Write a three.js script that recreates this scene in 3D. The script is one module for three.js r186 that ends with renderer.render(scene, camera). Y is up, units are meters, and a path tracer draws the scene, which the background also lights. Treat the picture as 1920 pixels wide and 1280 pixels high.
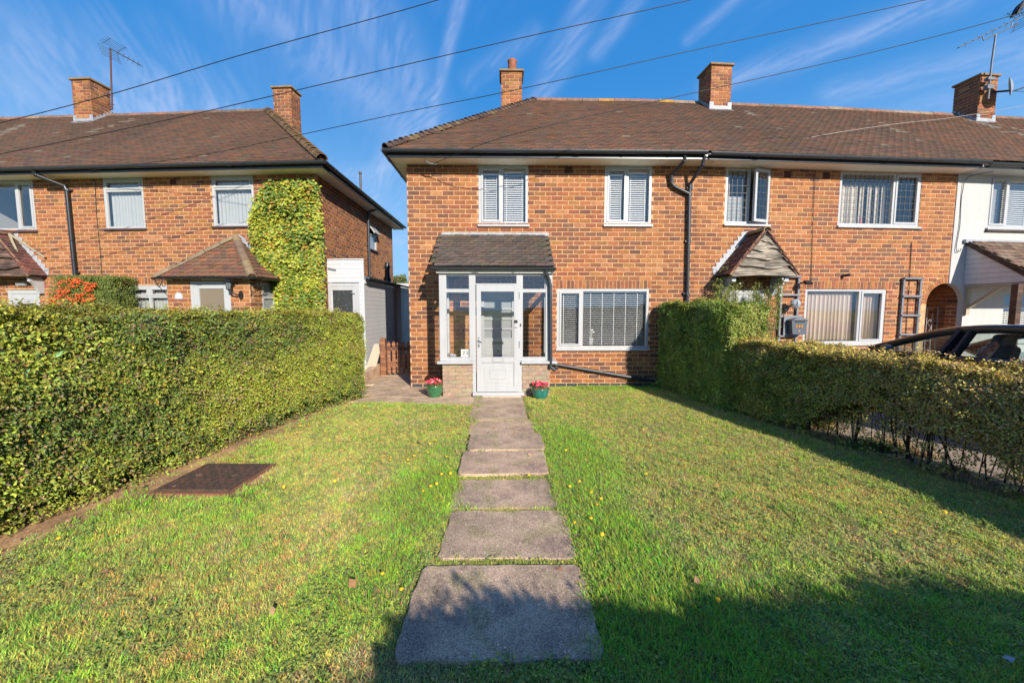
import * as THREE from 'three';
import { mergeGeometries, mergeVertices } from 'three/addons/utils/BufferGeometryUtils.js';
import { RoundedBoxGeometry } from 'three/addons/geometries/RoundedBoxGeometry.js';

// ---------------------------------------------------------------- camera, sky, sun, exposure
const scene = new THREE.Scene();
const camera = new THREE.PerspectiveCamera(81.71, 1024 / 682, 0.05, 900);
camera.position.set(0, 1.62, 0);
camera.rotation.set(THREE.MathUtils.degToRad(-4.64), THREE.MathUtils.degToRad(-1.0), 0, 'YXZ');

const renderer = new THREE.WebGLRenderer({ antialias: true });
renderer.toneMapping = THREE.LinearToneMapping;
renderer.toneMappingExposure = 1.65;
renderer.shadowMap.enabled = true;
renderer.shadowMap.type = THREE.PCFSoftShadowMap;

function rng(seed) { let s = seed >>> 0; return () => { s = (s + 0x6D2B79F5) >>> 0; let t = s; t = Math.imul(t ^ (t >>> 15), t | 1); t ^= t + Math.imul(t ^ (t >>> 7), t | 61); return ((t ^ (t >>> 14)) >>> 0) / 4294967296; }; }
// value noise, tileable with period p
function hash2(x, y, s) { let h = Math.imul(x, 374761393) + Math.imul(y, 668265263) + Math.imul(s, 2147483647 ^ 0x5bd1e995); h = Math.imul(h ^ (h >>> 13), 1274126177); return ((h ^ (h >>> 16)) >>> 0) / 4294967296; }
function vnoise(x, y, s, p = 0) {
  const xi = Math.floor(x), yi = Math.floor(y), fx = x - xi, fy = y - yi;
  const u = fx * fx * (3 - 2 * fx), v = fy * fy * (3 - 2 * fy);
  const w = (a) => p ? ((a % p) + p) % p : a;
  const a = hash2(w(xi), w(yi), s), b = hash2(w(xi + 1), w(yi), s), c = hash2(w(xi), w(yi + 1), s), d = hash2(w(xi + 1), w(yi + 1), s);
  return a + (b - a) * u + (c - a) * v + (a - b - c + d) * u * v;
}
function fbm(x, y, s, oct = 4, p = 0) { let r = 0, a = 0.5, t = 0; for (let i = 0; i < oct; i++) { r += a * vnoise(x, y, s + i * 17, p); t += a; a *= 0.5; x *= 2; y *= 2; p *= 2; } return r / t; }
const smooth = (a, b, x) => { const t = Math.min(1, Math.max(0, (x - a) / (b - a))); return t * t * (3 - 2 * t); };
const lin = (c) => c <= 0.04045 ? c / 12.92 : Math.pow((c + 0.055) / 1.055, 2.4);
const srgb = (r, g, b) => [lin(r / 255), lin(g / 255), lin(b / 255)];

// the sky: clear autumn blue with thin streaks of cirrus
{
  // wisps: points (azimuth, elevation), width, strength
  const WISPS = [[[[-1.669,0.644],[-1.699,0.571],[-1.738,0.468],[-1.756,0.343]],0.019,0.62],[[[-1.348,0.652],[-1.457,0.511],[-1.521,0.425]],0.046,0.42],[[[-1.242,0.631],[-1.351,0.54]],0.027,0.35],[[[-1.108,0.448],[-0.899,0.466],[-0.737,0.472]],0.035,0.45],[[[-0.895,0.391],[-0.656,0.373]],0.032,0.32],[[[-1.155,0.535],[-1.046,0.584]],0.018,0.36],[[[-1.77,0.421],[-1.851,0.346],[-1.921,0.171]],0.041,0.45],[[[-2.006,0.27],[-1.797,0.335]],0.035,0.3],[[[-2.467,0.409],[-2.377,0.373],[-2.27,0.312]],0.101,0.34],[[[-2.126,0.566],[-2.025,0.532],[-1.854,0.438]],0.115,0.4],[[[-1.937,0.619],[-1.828,0.541],[-1.757,0.447]],0.081,0.34],[[[-0.83,0.323],[-0.654,0.344]],0.03,0.26],[[[-1.656,0.502],[-1.502,0.583]],0.035,0.2],[[[-2.253,0.468],[-2.163,0.391]],0.041,0.14]];
  for (let n = 0, r = rng(4); n < 60; n++) { const A = -0.2 + r() * 3.5, E = 0.15 + r() * 1.1, L = 0.15 + r() * 0.35, t = r() * 3; WISPS.push([[[A, E], [A + Math.cos(t) * L / Math.cos(E), E + Math.sin(t) * L * 0.5]], 0.02 + r() * 0.07, 0.2 + r() * 0.3]); }
  for (const w of WISPS) { const k = w[1] * 2.8; w.push([Math.min(...w[0].map((p) => p[0] - k / Math.cos(p[1]))), Math.max(...w[0].map((p) => p[0] + k / Math.cos(p[1]))), Math.min(...w[0].map((p) => p[1])) - k, Math.max(...w[0].map((p) => p[1])) + k]); }
  const W = 2048, Hh = 1024, data = new Float32Array(W * Hh * 4);
  const zen = srgb(6, 94, 180), mid = srgb(58, 136, 206), low = srgb(146, 196, 240), cloud = srgb(196, 206, 236);
  for (let j = 0; j < Hh; j++) {
    const el = (j + 0.5) / Hh * Math.PI - Math.PI / 2, e = Math.max(0, el) / (Math.PI / 2);
    const t1 = smooth(0, 0.32, e), t2 = smooth(0.2, 0.75, e);
    for (let i = 0; i < W; i++) {
      const az = (i + 0.5) / W * Math.PI * 2 - Math.PI, o = (j * W + i) * 4;
      const c = [0, 1, 2].map((k) => { let v = low[k] + (mid[k] - low[k]) * t1; return v + (zen[k] - v) * t2; });
      if (el > -0.02) {
        // thin fibrous haze everywhere, and the longer wisps and the old trail
        const h = 1 / (Math.sin(Math.max(el, 0)) + 0.16), x = Math.cos(az) * Math.cos(el) * h, y = Math.sin(az) * Math.cos(el) * h, wx = (fbm(x * 1.4, y * 1.4, 5, 3) - 0.5) * 0.5;
        const p = x * 0.58 + y * 0.81 + wx, q = -x * 0.81 + y * 0.58 + wx * 0.6, fib = fbm(p * 3.4, q * 15, 31, 5), fine = fbm(p * 14, q * 90, 54, 4), patch = fbm(x * 1.1 + 3.3, y * 1.1 + 1.7, 77, 4);
        let m = smooth(0.34, 0.78, patch) * (0.13 + 0.27 * smooth(0.34, 0.72, fib)) * (0.5 + 1.0 * smooth(0.25, 0.75, fine));
        for (const [P, w0, s, B] of WISPS) { if (az < B[0] || az > B[1] || el < B[2] || el > B[3]) continue; const w = w0 * (0.55 + 0.7 * patch); let d = 9; for (let n = 0; n + 1 < P.length; n++) { const c = Math.cos(el), ax = (P[n][0] - az) * c, ay = P[n][1] - el, bx = (P[n + 1][0] - az) * c, by = P[n + 1][1] - el, dx = bx - ax, dy = by - ay, t = Math.min(1, Math.max(0, -(ax * dx + ay * dy) / (dx * dx + dy * dy))); d = Math.min(d, Math.hypot(ax + t * dx, ay + t * dy)); } if (d < w * 2.6) { const e = d * 1.25 + (fib - 0.5) * w * 1.5 + (fine - 0.5) * w * 0.8; m = Math.max(m, m * 0.5 + s * 0.85 * Math.exp(-e * e / (w * w * 0.8)) * (0.35 + 1.15 * smooth(0.3, 0.7, fine * 0.6 + fib * 0.4))); } }
        m = Math.min(0.8, m) * smooth(-0.02, 0.1, el);
        for (let k = 0; k < 3; k++) c[k] += (cloud[k] - c[k]) * m * 0.7;
      }
      if (el < 0) for (let k = 0; k < 3; k++) c[k] = low[k] * 0.6;
      for (let k = 0; k < 3; k++) data[o + k] = c[k] * 0.74;
      data[o + 3] = 1;
    }
  }
  const sky = new THREE.DataTexture(data, W, Hh, THREE.RGBAFormat, THREE.FloatType);
  sky.mapping = THREE.EquirectangularReflectionMapping; sky.magFilter = THREE.LinearFilter; sky.minFilter = THREE.LinearFilter; sky.needsUpdate = true;
  scene.background = sky; scene.environment = sky;
}
const SUN = new THREE.Vector3(0.586, 0.643, 1.08).normalize();
const sun = new THREE.DirectionalLight(new THREE.Color().setRGB(1, 0.93, 0.82), 4.6);
sun.position.copy(SUN).multiplyScalar(40); sun.target.position.set(0, 0, -6); sun.castShadow = true;
sun.shadow.mapSize.set(4096, 4096); sun.shadow.radius = 1; sun.shadow.bias = -0.0004;
Object.assign(sun.shadow.camera, { left: -22, right: 22, top: 16, bottom: -16, near: 1, far: 90 });
scene.add(sun); scene.add(sun.target);

// ---------------------------------------------------------------- naming and building helpers
const taken = new Map();
function numbered(name) { const n = taken.get(name) || 0; taken.set(name, n + 1); return n ? `${name}_${String(n).padStart(3, '0')}` : name; }
function put(o, label, category, group, kind) { if (label) o.userData.label = label; if (category) o.userData.category = category; if (group) o.userData.group = group; if (kind) o.userData.kind = kind; return o; }
const shade = (m) => { m.castShadow = true; m.receiveShadow = true; return m; };

// a frame is a facade: origin on the ground, local x along the wall, local z out of the wall
function frame(ox, oz, deg) {
  const a = THREE.MathUtils.degToRad(deg), c = Math.cos(a), s = Math.sin(a);
  return { a, ox, oz, at: (u, v, w = 0) => new THREE.Vector3(ox + u * c + w * s, v, oz - u * s + w * c) };
}
const WORLD = frame(0, 0, 0);
const FM = frame(-1.96, -8.13, 0), FN = frame(3.89, -8.13, 3.5), FW = frame(9.639, -8.482, 4.5), FL = frame(-4.297, -9.3, -4.5);

// a thing: a Group with its base at (u, v, w) of a frame; geometry handed to part() is given in that frame's coordinates
function thing(name, label, category, fr = WORLD, base = [0, 0, 0], group) {
  const g = new THREE.Group(); g.name = numbered(name); g.position.copy(fr.at(...base)); g.rotation.y = fr.a;
  put(g, label, category, group); scene.add(g); g.userData.base = undefined; delete g.userData.base;
  bases.set(g, base); return g;
}
const bases = new Map();
function baseOf(o) { while (o && !bases.has(o)) o = o.parent; return o ? bases.get(o) : [0, 0, 0]; }
function merged(list) {
  list = (Array.isArray(list) ? list : [list]).filter(Boolean).map((g) => {
    g = g.index ? g.toNonIndexed() : g;
    if (!g.attributes.uv) boxUV(g);
    for (const k of Object.keys(g.attributes)) if (!['position', 'normal', 'uv', 'color'].includes(k)) g.deleteAttribute(k);
    return g;
  });
  const anyColor = list.some((g) => g.attributes.color);
  if (anyColor) for (const g of list) if (!g.attributes.color) g.setAttribute('color', new THREE.BufferAttribute(new Float32Array(g.attributes.position.count * 3).fill(1), 3));
  return list.length === 1 ? list[0] : mergeGeometries(list);
}
function part(parent, name, list, mat, label) {
  const geo = merged(list).clone(), b = baseOf(parent); geo.translate(-b[0], -b[1], -b[2]);
  const m = shade(new THREE.Mesh(geo, mat)); m.name = name; if (label) m.userData.label = label; parent.add(m); return m;
}
// a part that is a holder of sub-parts (same axes as its parent)
function holder(parent, name, label) { const g = new THREE.Group(); g.name = name; if (label) g.userData.label = label; parent.add(g); return g; }
function single(name, list, mat, label, category, group, kind, fr = WORLD, base = [0, 0, 0]) {
  const geo = merged(list).clone(); geo.translate(-base[0], -base[1], -base[2]);
  const m = shade(new THREE.Mesh(geo, mat)); m.name = numbered(name); m.position.copy(fr.at(...base)); m.rotation.y = fr.a; put(m, label, category, group, kind); scene.add(m); return m;
}
// texture coordinates in metres from the dominant direction of each face
function boxUV(g) {
  const p = g.attributes.position, n = g.attributes.normal, uv = new Float32Array(p.count * 2);
  for (let i = 0; i < p.count; i++) {
    const x = Math.abs(n.getX(i)), y = Math.abs(n.getY(i)), z = Math.abs(n.getZ(i));
    if (y >= x && y >= z) { uv[2 * i] = p.getX(i); uv[2 * i + 1] = p.getZ(i); }
    else if (x >= z) { uv[2 * i] = p.getZ(i); uv[2 * i + 1] = p.getY(i); }
    else { uv[2 * i] = p.getX(i); uv[2 * i + 1] = p.getY(i); }
  }
  g.setAttribute('uv', new THREE.BufferAttribute(uv, 2)); return g;
}
const fin = (g) => { g = g.index ? g.toNonIndexed() : g; g.deleteAttribute('uv'); return boxUV(g); };
function box(u0, u1, v0, v1, w0, w1, r = 0) {
  const g = r ? new RoundedBoxGeometry(u1 - u0, v1 - v0, w1 - w0, 1, r) : new THREE.BoxGeometry(u1 - u0, v1 - v0, w1 - w0);
  g.translate((u0 + u1) / 2, (v0 + v1) / 2, (w0 + w1) / 2); return fin(g);
}
const V3 = (a) => a.isVector3 ? a : new THREE.Vector3(...a);
function rod(a, b, r, seg = 8, r2 = r) {
  a = V3(a); b = V3(b); const d = b.clone().sub(a), g = new THREE.CylinderGeometry(r2, r, d.length(), seg);
  g.applyQuaternion(new THREE.Quaternion().setFromUnitVectors(new THREE.Vector3(0, 1, 0), d.normalize())); g.translate((a.x + b.x) / 2, (a.y + b.y) / 2, (a.z + b.z) / 2); return fin(g);
}
function beam(a, b, sx, sy, up = [0, 1, 0]) { // a rectangular bar from a to b
  a = V3(a); b = V3(b); const d = b.clone().sub(a), L = d.length(), z = d.normalize(), x = new THREE.Vector3().crossVectors(V3(up), z).normalize(), y = new THREE.Vector3().crossVectors(z, x);
  const g = new THREE.BoxGeometry(sx, sy, L); g.applyMatrix4(new THREE.Matrix4().makeBasis(x, y, z)); g.translate((a.x + b.x) / 2, (a.y + b.y) / 2, (a.z + b.z) / 2); return fin(g);
}
function ball(c, r, sy = 1, seg = 8) { const g = new THREE.SphereGeometry(r, seg, Math.max(5, seg - 2)); g.scale(1, sy, 1); g.translate(...c); return fin(g); }
function pipe(pts, r, seg = 8) { const out = []; for (let i = 0; i + 1 < pts.length; i++) { out.push(rod(pts[i], pts[i + 1], r, seg)); if (i) out.push(ball(V3(pts[i]).toArray(), r * 1.12, 1, seg)); } return out; }
function sag(pts, r, seg = 5) { const c = new THREE.CatmullRomCurve3(pts.map(V3)); return fin(new THREE.TubeGeometry(c, Math.max(8, pts.length * 8), r, seg)); }
function extr(shape, depth, opt = {}) { return fin(new THREE.ExtrudeGeometry(shape, { depth, bevelEnabled: false, steps: 1, curveSegments: 16, ...opt })); }
function poly(pts) { const s = new THREE.Shape(); pts.forEach(([x, y], i) => i ? s.lineTo(x, y) : s.moveTo(x, y)); s.closePath(); return s; }
function tris(list) { // [[p, q, r], ...] flat shaded
  const a = new Float32Array(list.length * 9); list.forEach((t, i) => t.forEach((p, j) => a.set(V3(p).toArray(), i * 9 + j * 3)));
  const g = new THREE.BufferGeometry(); g.setAttribute('position', new THREE.BufferAttribute(a, 3)); g.computeVertexNormals(); return boxUV(g);
}
const quad = (a, b, c, d) => tris([[a, b, c], [a, c, d]]);
// a thick sheet under the polygon a, b, c, d
function slab(a, b, c, d, t) {
  const P = [a, b, c, d].map(V3), n = P[1].clone().sub(P[0]).cross(P[3].clone().sub(P[0])).normalize().multiplyScalar(-t), Q = P.map((p) => p.clone().add(n));
  const T = [[P[0], P[1], P[2]], [P[0], P[2], P[3]], [Q[2], Q[1], Q[0]], [Q[3], Q[2], Q[0]]];
  for (let i = 0; i < 4; i++) { const j = (i + 1) % 4; T.push([P[j], P[i], Q[i]], [P[j], Q[i], Q[j]]); }
  return tris(T.map((t) => t.map((p) => p.clone())));
}
function tint(g, c) { g = g.index ? g.toNonIndexed() : g; const n = g.attributes.position.count, a = new Float32Array(n * 3); for (let i = 0; i < n; i++) a.set(c, i * 3); g.setAttribute('color', new THREE.BufferAttribute(a, 3)); return g; }

// ---------------------------------------------------------------- textures
function tex(N, fn, isColor = true, repeat = 1) {
  const d = new Uint8Array(N * N * 4);
  for (let j = 0; j < N; j++) for (let i = 0; i < N; i++) { const c = fn(i / N, j / N), o = (j * N + i) * 4; d[o] = c[0] * 255; d[o + 1] = c[1] * 255; d[o + 2] = c[2] * 255; d[o + 3] = 255; }
  const t = new THREE.DataTexture(d, N, N, THREE.RGBAFormat); t.wrapS = t.wrapT = THREE.RepeatWrapping; t.magFilter = THREE.LinearFilter; t.minFilter = THREE.LinearMipmapLinearFilter; t.generateMipmaps = true;
  if (isColor) t.colorSpace = THREE.SRGBColorSpace; t.repeat.set(repeat, repeat); t.needsUpdate = true; return t;
}
const g3 = (v) => { v = Math.min(1, Math.max(0, v)); return [v, v, v]; };
const mottle = tex(512, (x, y) => { const a = fbm(x * 12, y * 12, 3, 4, 12), b = vnoise(x * 160, y * 160, 9, 160), c = vnoise(x * 64, y * 64, 19, 64); return g3(0.80 + a * 0.24 + (b - 0.5) * 0.18 + (c - 0.5) * 0.14); }, true, 1 / 0.9);
const grit = tex(512, (x, y) => g3(fbm(x * 80, y * 80, 23, 3, 80) * 0.7 + vnoise(x * 250, y * 250, 29, 250) * 0.3), false, 1 / 0.9);
const concreteMap = tex(1024, (x, y) => {
  const a = fbm(x * 6, y * 6, 41, 5, 6), s = vnoise(x * 300, y * 300, 43, 300), s2 = vnoise(x * 170, y * 170, 47, 170), st = fbm(x * 14, y * 14, 49, 4, 14);
  let v = 0.72 + (a - 0.5) * 0.26 + (s - 0.5) * 0.34 + (st - 0.5) * 0.2; if (s2 > 0.9) v += 0.22; if (s2 < 0.1) v -= 0.25; const d = smooth(0.56, 0.8, st) * 0.14;
  const ms = smooth(0.57, 0.74, fbm(x * 10 + 3, y * 10, 53, 5, 10)) * 0.06; return [v * 1.03 - d - ms, v * 0.96 - d - ms * 0.55, v * 0.90 - d * 0.8 - ms * 1.2].map((q) => Math.min(1, Math.max(0, q)));
}, true, 1 / 1.3);
const woodMap = tex(512, (x, y) => { const a = fbm(x * 3, y * 40, 61, 4), b = fbm(x * 8, y * 120, 67, 3), k = fbm(x * 5, y * 5, 71, 3, 5); const v = 0.5 + (a - 0.5) * 0.7 + (b - 0.5) * 0.3 + (k - 0.5) * 0.25; return g3(v + 0.15); }, true, 1 / 0.9);
const streakMap = tex(512, (x, y) => { const a = fbm(x * 30, y * 3, 73, 4, 3), k = fbm(x * 6, y * 6, 79, 4, 6); return g3(0.93 + (a - 0.5) * 0.07 + (k - 0.5) * 0.08); }, true, 1 / 2);
const renderBump = tex(512, (x, y) => g3(vnoise(x * 120, y * 120, 83, 120) * 0.6 + fbm(x * 40, y * 40, 89, 3, 40) * 0.4), false, 1 / 1.0);

// ---------------------------------------------------------------- materials
const C = (r, g, b) => new THREE.Color().setRGB(r, g, b);
const std = (name, color, rough = 0.8, extra = {}) => { const m = new THREE.MeshStandardMaterial({ color: C(...color), roughness: rough, metalness: 0, ...extra }); m.name = name; return m; };
const phy = (name, color, rough, extra) => { const m = new THREE.MeshPhysicalMaterial({ color: C(...color), roughness: rough, metalness: 0, ...extra }); m.name = name; return m; };
const mBrick = std('brick', [1, 1, 1], 0.9, { vertexColors: true, map: mottle, bumpMap: grit, bumpScale: 0.004 });
const mMortar = std('mortar', [0.59, 0.36, 0.19], 0.95, { map: mottle, bumpMap: grit, bumpScale: 0.003 });
const mTile = std('clay_tile', [1, 1, 1], 0.88, { vertexColors: true, map: mottle, bumpMap: grit, bumpScale: 0.004 });
const mUnder = std('roof_felt', [0.03, 0.026, 0.024], 0.95);
const mWhite = std('white_plastic', [0.475, 0.475, 0.48], 0.34, { map: streakMap });
const mSoffit = std('cream_soffit_paint', [0.88, 0.84, 0.76], 0.6, { map: streakMap });
const mBlack = std('black_plastic', [0.016, 0.018, 0.022], 0.33);
const mGutter = std('grey_black_plastic', [0.03, 0.034, 0.042], 0.38, { bumpMap: grit, bumpScale: 0.001 });
const mGlass = phy('glass', [1, 1, 1], 0.02, { transmission: 1, thickness: 0, ior: 1.75 });
const mFrost = phy('frosted_glass', [0.8, 0.82, 0.82], 0.22, { transmission: 0.75, thickness: 0, ior: 1.5 });
const mLead = std('lead_flashing', [0.36, 0.38, 0.42], 0.55, { map: mottle });
const mLeadStrip = std('lead_strip', [0.06, 0.06, 0.065], 0.5);
const mSlat = std('white_blind', [0.72, 0.73, 0.72], 0.5);
const mNet = phy('net_curtain', [0.56, 0.58, 0.57], 0.95, { transmission: 0.3, thickness: 0, map: streakMap, side: THREE.DoubleSide });
const mCurtain = phy('beige_curtain', [0.70, 0.56, 0.45], 0.95, { transmission: 0.2, thickness: 0, map: streakMap, side: THREE.DoubleSide });
const mRoom = std('room_paint', [0.42, 0.40, 0.37], 0.9);
const mRender = std('white_render', [0.53, 0.51, 0.49], 0.95, { bumpMap: renderBump, bumpScale: 0.004, map: streakMap });
const mClad = std('white_cladding', [0.60, 0.60, 0.61], 0.45, { map: streakMap });
const mGreyClad = std('grey_white_cladding', [0.58, 0.57, 0.58], 0.55, { map: streakMap });
const mOldWood = std('weathered_board', [0.50, 0.42, 0.33], 0.9, { map: woodMap, bumpMap: woodMap, bumpScale: 0.006 });
const mGateWood = std('red_brown_fence_stain', [0.58, 0.24, 0.11], 0.75, { map: woodMap, bumpMap: woodMap, bumpScale: 0.003 });
const mBrownWood = std('dark_brown_post', [0.11, 0.065, 0.042], 0.7, { map: woodMap });
const mCreamWood = std('cream_painted_wood', [0.42, 0.36, 0.25], 0.6, { map: streakMap });
const mGrey = std('grey_paint', [0.15, 0.165, 0.19], 0.5, { map: mottle });
const mIron = std('black_iron', [0.02, 0.02, 0.022], 0.5, { metalness: 0.3 });
const mSteel = std('galvanised_steel', [0.4, 0.41, 0.42], 0.42, { metalness: 0.7 });
const mRust = std('rusty_steel', [0.13, 0.05, 0.03], 0.75, { metalness: 0.2, map: mottle });
const mCap = std('weathered_mortar', [0.30, 0.20, 0.10], 0.95, { map: mottle, bumpMap: grit, bumpScale: 0.01 });
const mConcrete = std('concrete', [0.92, 0.755, 0.575], 0.95, { map: concreteMap, bumpMap: grit, bumpScale: 0.0012 });
// ---------------------------------------------------------------- bricks
const ORANGE = [0, 4, 6, 0, 4, 6, 1, 3, 2];
const TONES = [[0.38, 0.152, 0.052], [0.332, 0.122, 0.045], [0.268, 0.098, 0.043], [0.198, 0.082, 0.048], [0.423, 0.19, 0.078], [0.155, 0.068, 0.048], [0.364, 0.137, 0.045], [0.31, 0.104, 0.038], [0.241, 0.089, 0.045]];
const TONE_ODDS = [0.17, 0.17, 0.15, 0.12, 0.06, 0.05, 0.12, 0.06, 0.10];
const BLUE = [0.05, 0.052, 0.062];
const PALE = [[0.37, 0.275, 0.18], [0.39, 0.295, 0.20], [0.37, 0.265, 0.185], [0.38, 0.285, 0.18]];
function pickTone(r) { let q = r(), i = 0; while (i < TONES.length - 1 && q > TONE_ODDS[i]) q -= TONE_ODDS[i++]; return i; }
const BL = 0.2205, BH = 0.0785, BD = 0.05, BC = 0.0045;
// front face, four chamfers, four sides; centre of the front face at the origin, facing +z
function brickVerts(L, H, D, c) {
  const x = L / 2, y = H / 2, f = [[-x + c, -y + c, 0], [x - c, -y + c, 0], [x - c, y - c, 0], [-x + c, y - c, 0]], m = [[-x, -y, -c], [x, -y, -c], [x, y, -c], [-x, y, -c]], b = m.map(([p, q]) => [p, q, -D]);
  const q = [f]; for (let i = 0; i < 4; i++) { const j = (i + 1) % 4; q.push([m[i], m[j], f[j], f[i]], [b[i], b[j], m[j], m[i]]); }
  return q;
}
function brickGeometry(L, H, D, c, color, du = 0, dv = 0) {
  const pos = [], uv = [], col = []; for (const q of brickVerts(L, H, D, c)) for (const i of [0, 1, 2, 0, 2, 3]) { pos.push(...q[i]); uv.push(q[i][0] + du, q[i][1] + dv + q[i][2]); col.push(...color); }
  const g = new THREE.BufferGeometry(); g.setAttribute('position', new THREE.Float32BufferAttribute(pos, 3)); g.setAttribute('uv', new THREE.Float32BufferAttribute(uv, 2)); g.setAttribute('color', new THREE.Float32BufferAttribute(col, 3)); g.computeVertexNormals(); return g;
}
const brickCache = new Map();
function brickVariant(tone, k, pale) {
  const key = `${tone}_${k}_${pale}`; if (!brickCache.has(key)) {
    const r = rng(tone * 91 + k * 7 + 3), c = (tone < 0 ? BLUE : pale ? PALE[tone % 4] : TONES[tone]).map((v) => v * (0.88 + r() * 0.24));
    brickCache.set(key, brickGeometry(BL, BH, BD, BC, c, r() * 3, r() * 3));
  } return brickCache.get(key);
}
const rectOp = (u0, u1, v0, v1) => ({ span: (v) => v > v0 && v < v1 ? [u0, u1] : null, path: poly([[u0, v0], [u1, v0], [u1, v1], [u0, v1]]) });
// bricks in stretcher bond on the plane z = 0 of `matrix`; `parent` gets up to o.single of them as meshes, the rest as one mesh
function layBricks(parent, o) {
  const r = rng(o.seed || 1), list = [], Cr = o.course || 0.0885, L = o.pitch || 0.23, j = 0.0145, ops = o.openings || [], phase = o.phase ?? o.u0;
  const n = Math.ceil((o.v1 - o.v0) / Cr - 0.15), M = o.matrix || new THREE.Matrix4(), b0 = baseOf(parent);
  for (let k = 0; k < n; k++) {
    const vc = o.v0 + (k + 0.5) * Cr; let spans = [[o.u0, o.u1]];
    for (const op of ops) { const s = op.span(vc); if (s) spans = spans.flatMap(([a, b]) => s[1] <= a || s[0] >= b ? [[a, b]] : [[a, s[0]], [s[1], b]].filter(([p, q]) => q - p > 0.02)); }
    for (const [a0, b0_] of spans) for (let i = Math.floor((a0 - phase) / L) - 1; ; i++) {
      let a = phase + (k % 2 ? L / 2 : 0) + i * L + j / 2, b = a + L - j; if (a >= b0_) break; a = Math.max(a, a0); b = Math.min(b, b0_); if (b - a < 0.03) continue;
      const tone = o.blue && k < o.blue ? -1 : o.pale ? Math.floor(r() * 4) : o.orange ? ORANGE[Math.floor(r() * 9)] : (() => { const t = pickTone(r), n = fbm(a * 0.7 + (o.seed || 0), vc * 0.8, 57, 3); if (vc < 0.42 && r() < 0.35) return [3, 8, 5, 2][Math.floor(r() * 4)]; return r() < 0.4 ? (n > 0.55 ? [0, 6, 4, 1][Math.floor(r() * 4)] : n < 0.43 ? [2, 8, 3, 7][Math.floor(r() * 4)] : t) : t; })();
      list.push({ u: (a + b) / 2, v: vc, len: b - a, tone, w: (r() - 0.5) * 0.003, k: Math.floor(r() * 3), f: 0.86 + r() * 0.28 });
    }
  }
  let rest = list;
  if (o.single) { const keep = list.filter(o.keep || (() => true)).sort((p, q) => Math.hypot(p.u - o.near[0], p.v - o.near[1]) - Math.hypot(q.u - o.near[0], q.v - o.near[1])).slice(0, o.single), set = new Set(keep); rest = list.filter((q) => !set.has(q));
    for (const q of keep) { const m = shade(new THREE.Mesh(brickVariant(q.tone, q.k, o.pale), mBrick)); m.name = 'brick'; m.applyMatrix4(new THREE.Matrix4().makeTranslation(-b0[0], -b0[1], -b0[2]).multiply(M).multiply(new THREE.Matrix4().makeTranslation(q.u, q.v, q.w))); m.scale.set(q.len / BL, (Cr - j) / BH, 1); parent.add(m); } }
  if (!rest.length) return;
  const quads = 9, P = new Float32Array(rest.length * quads * 18), U = new Float32Array(rest.length * quads * 12), K = new Float32Array(rest.length * quads * 18); let at = 0, au = 0; const v = new THREE.Vector3();
  for (const q of rest) { const c = q.tone < 0 ? BLUE : o.pale ? PALE[q.tone] : TONES[q.tone];
    for (const f of brickVerts(q.len, Cr - j, BD, BC)) for (const i of [0, 1, 2, 0, 2, 3]) { v.set(f[i][0] + q.u, f[i][1] + q.v, f[i][2] + q.w); U[au++] = v.x + (o.seed || 0) * 0.37; U[au++] = v.y + f[i][2]; v.applyMatrix4(M); P[at] = v.x - b0[0]; K[at++] = c[0] * q.f; P[at] = v.y - b0[1]; K[at++] = c[1] * q.f; P[at] = v.z - b0[2]; K[at++] = c[2] * q.f; } }
  const g = new THREE.BufferGeometry(); g.setAttribute('position', new THREE.BufferAttribute(P, 3)); g.setAttribute('uv', new THREE.BufferAttribute(U, 2)); g.setAttribute('color', new THREE.BufferAttribute(K, 3)); g.computeVertexNormals();
  const m = shade(new THREE.Mesh(g, mBrick)); m.name = 'brickwork'; m.userData.kind = 'stuff'; parent.add(m);
}
// a facade: mortar sheet with openings, and the bricks proud of it
function brickWall(h, name, o) {
  const s = poly([[o.u0, o.v0], [o.u1, o.v0], [o.u1, o.v1], [o.u0, o.v1]]); for (const op of o.openings || []) if (op.path) s.holes.push(op.path);
  const g = o.outline ? extr(o.outline, 0.1) : extr(s, 0.1); g.translate(0, 0, -0.1055); if (o.matrix) g.applyMatrix4(o.matrix);
  const wall = part(h, name, g, o.pale ? mPaleMortar : mMortar); layBricks(wall, { ...o, openings: [...(o.openings || []), ...(o.skip || [])] }); return wall;
}
const mPaleMortar = std('pale_mortar', [0.36, 0.29, 0.22], 0.95, { map: mottle });
// bricks on end over an opening
function soldiers(wall, u0, u1, v0, seed, H = 0.222) {
  const r = rng(seed), n = Math.round((u1 - u0) / 0.0805), p = (u1 - u0) / n, b0 = baseOf(wall);
  for (let i = 0; i < n; i++) { const t = pickTone(r), m = shade(new THREE.Mesh(brickVariant(t, i % 3, false), mBrick)); m.name = 'soldier_brick'; m.position.set(u0 + (i + 0.5) * p - b0[0], v0 + H / 2 + 0.004 - b0[1], (r() - 0.5) * 0.003 - b0[2]); m.rotation.z = Math.PI / 2; m.scale.set((H - 0.004) / BL, (p - 0.0105) / BH, 1); wall.add(m); }
}

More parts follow.
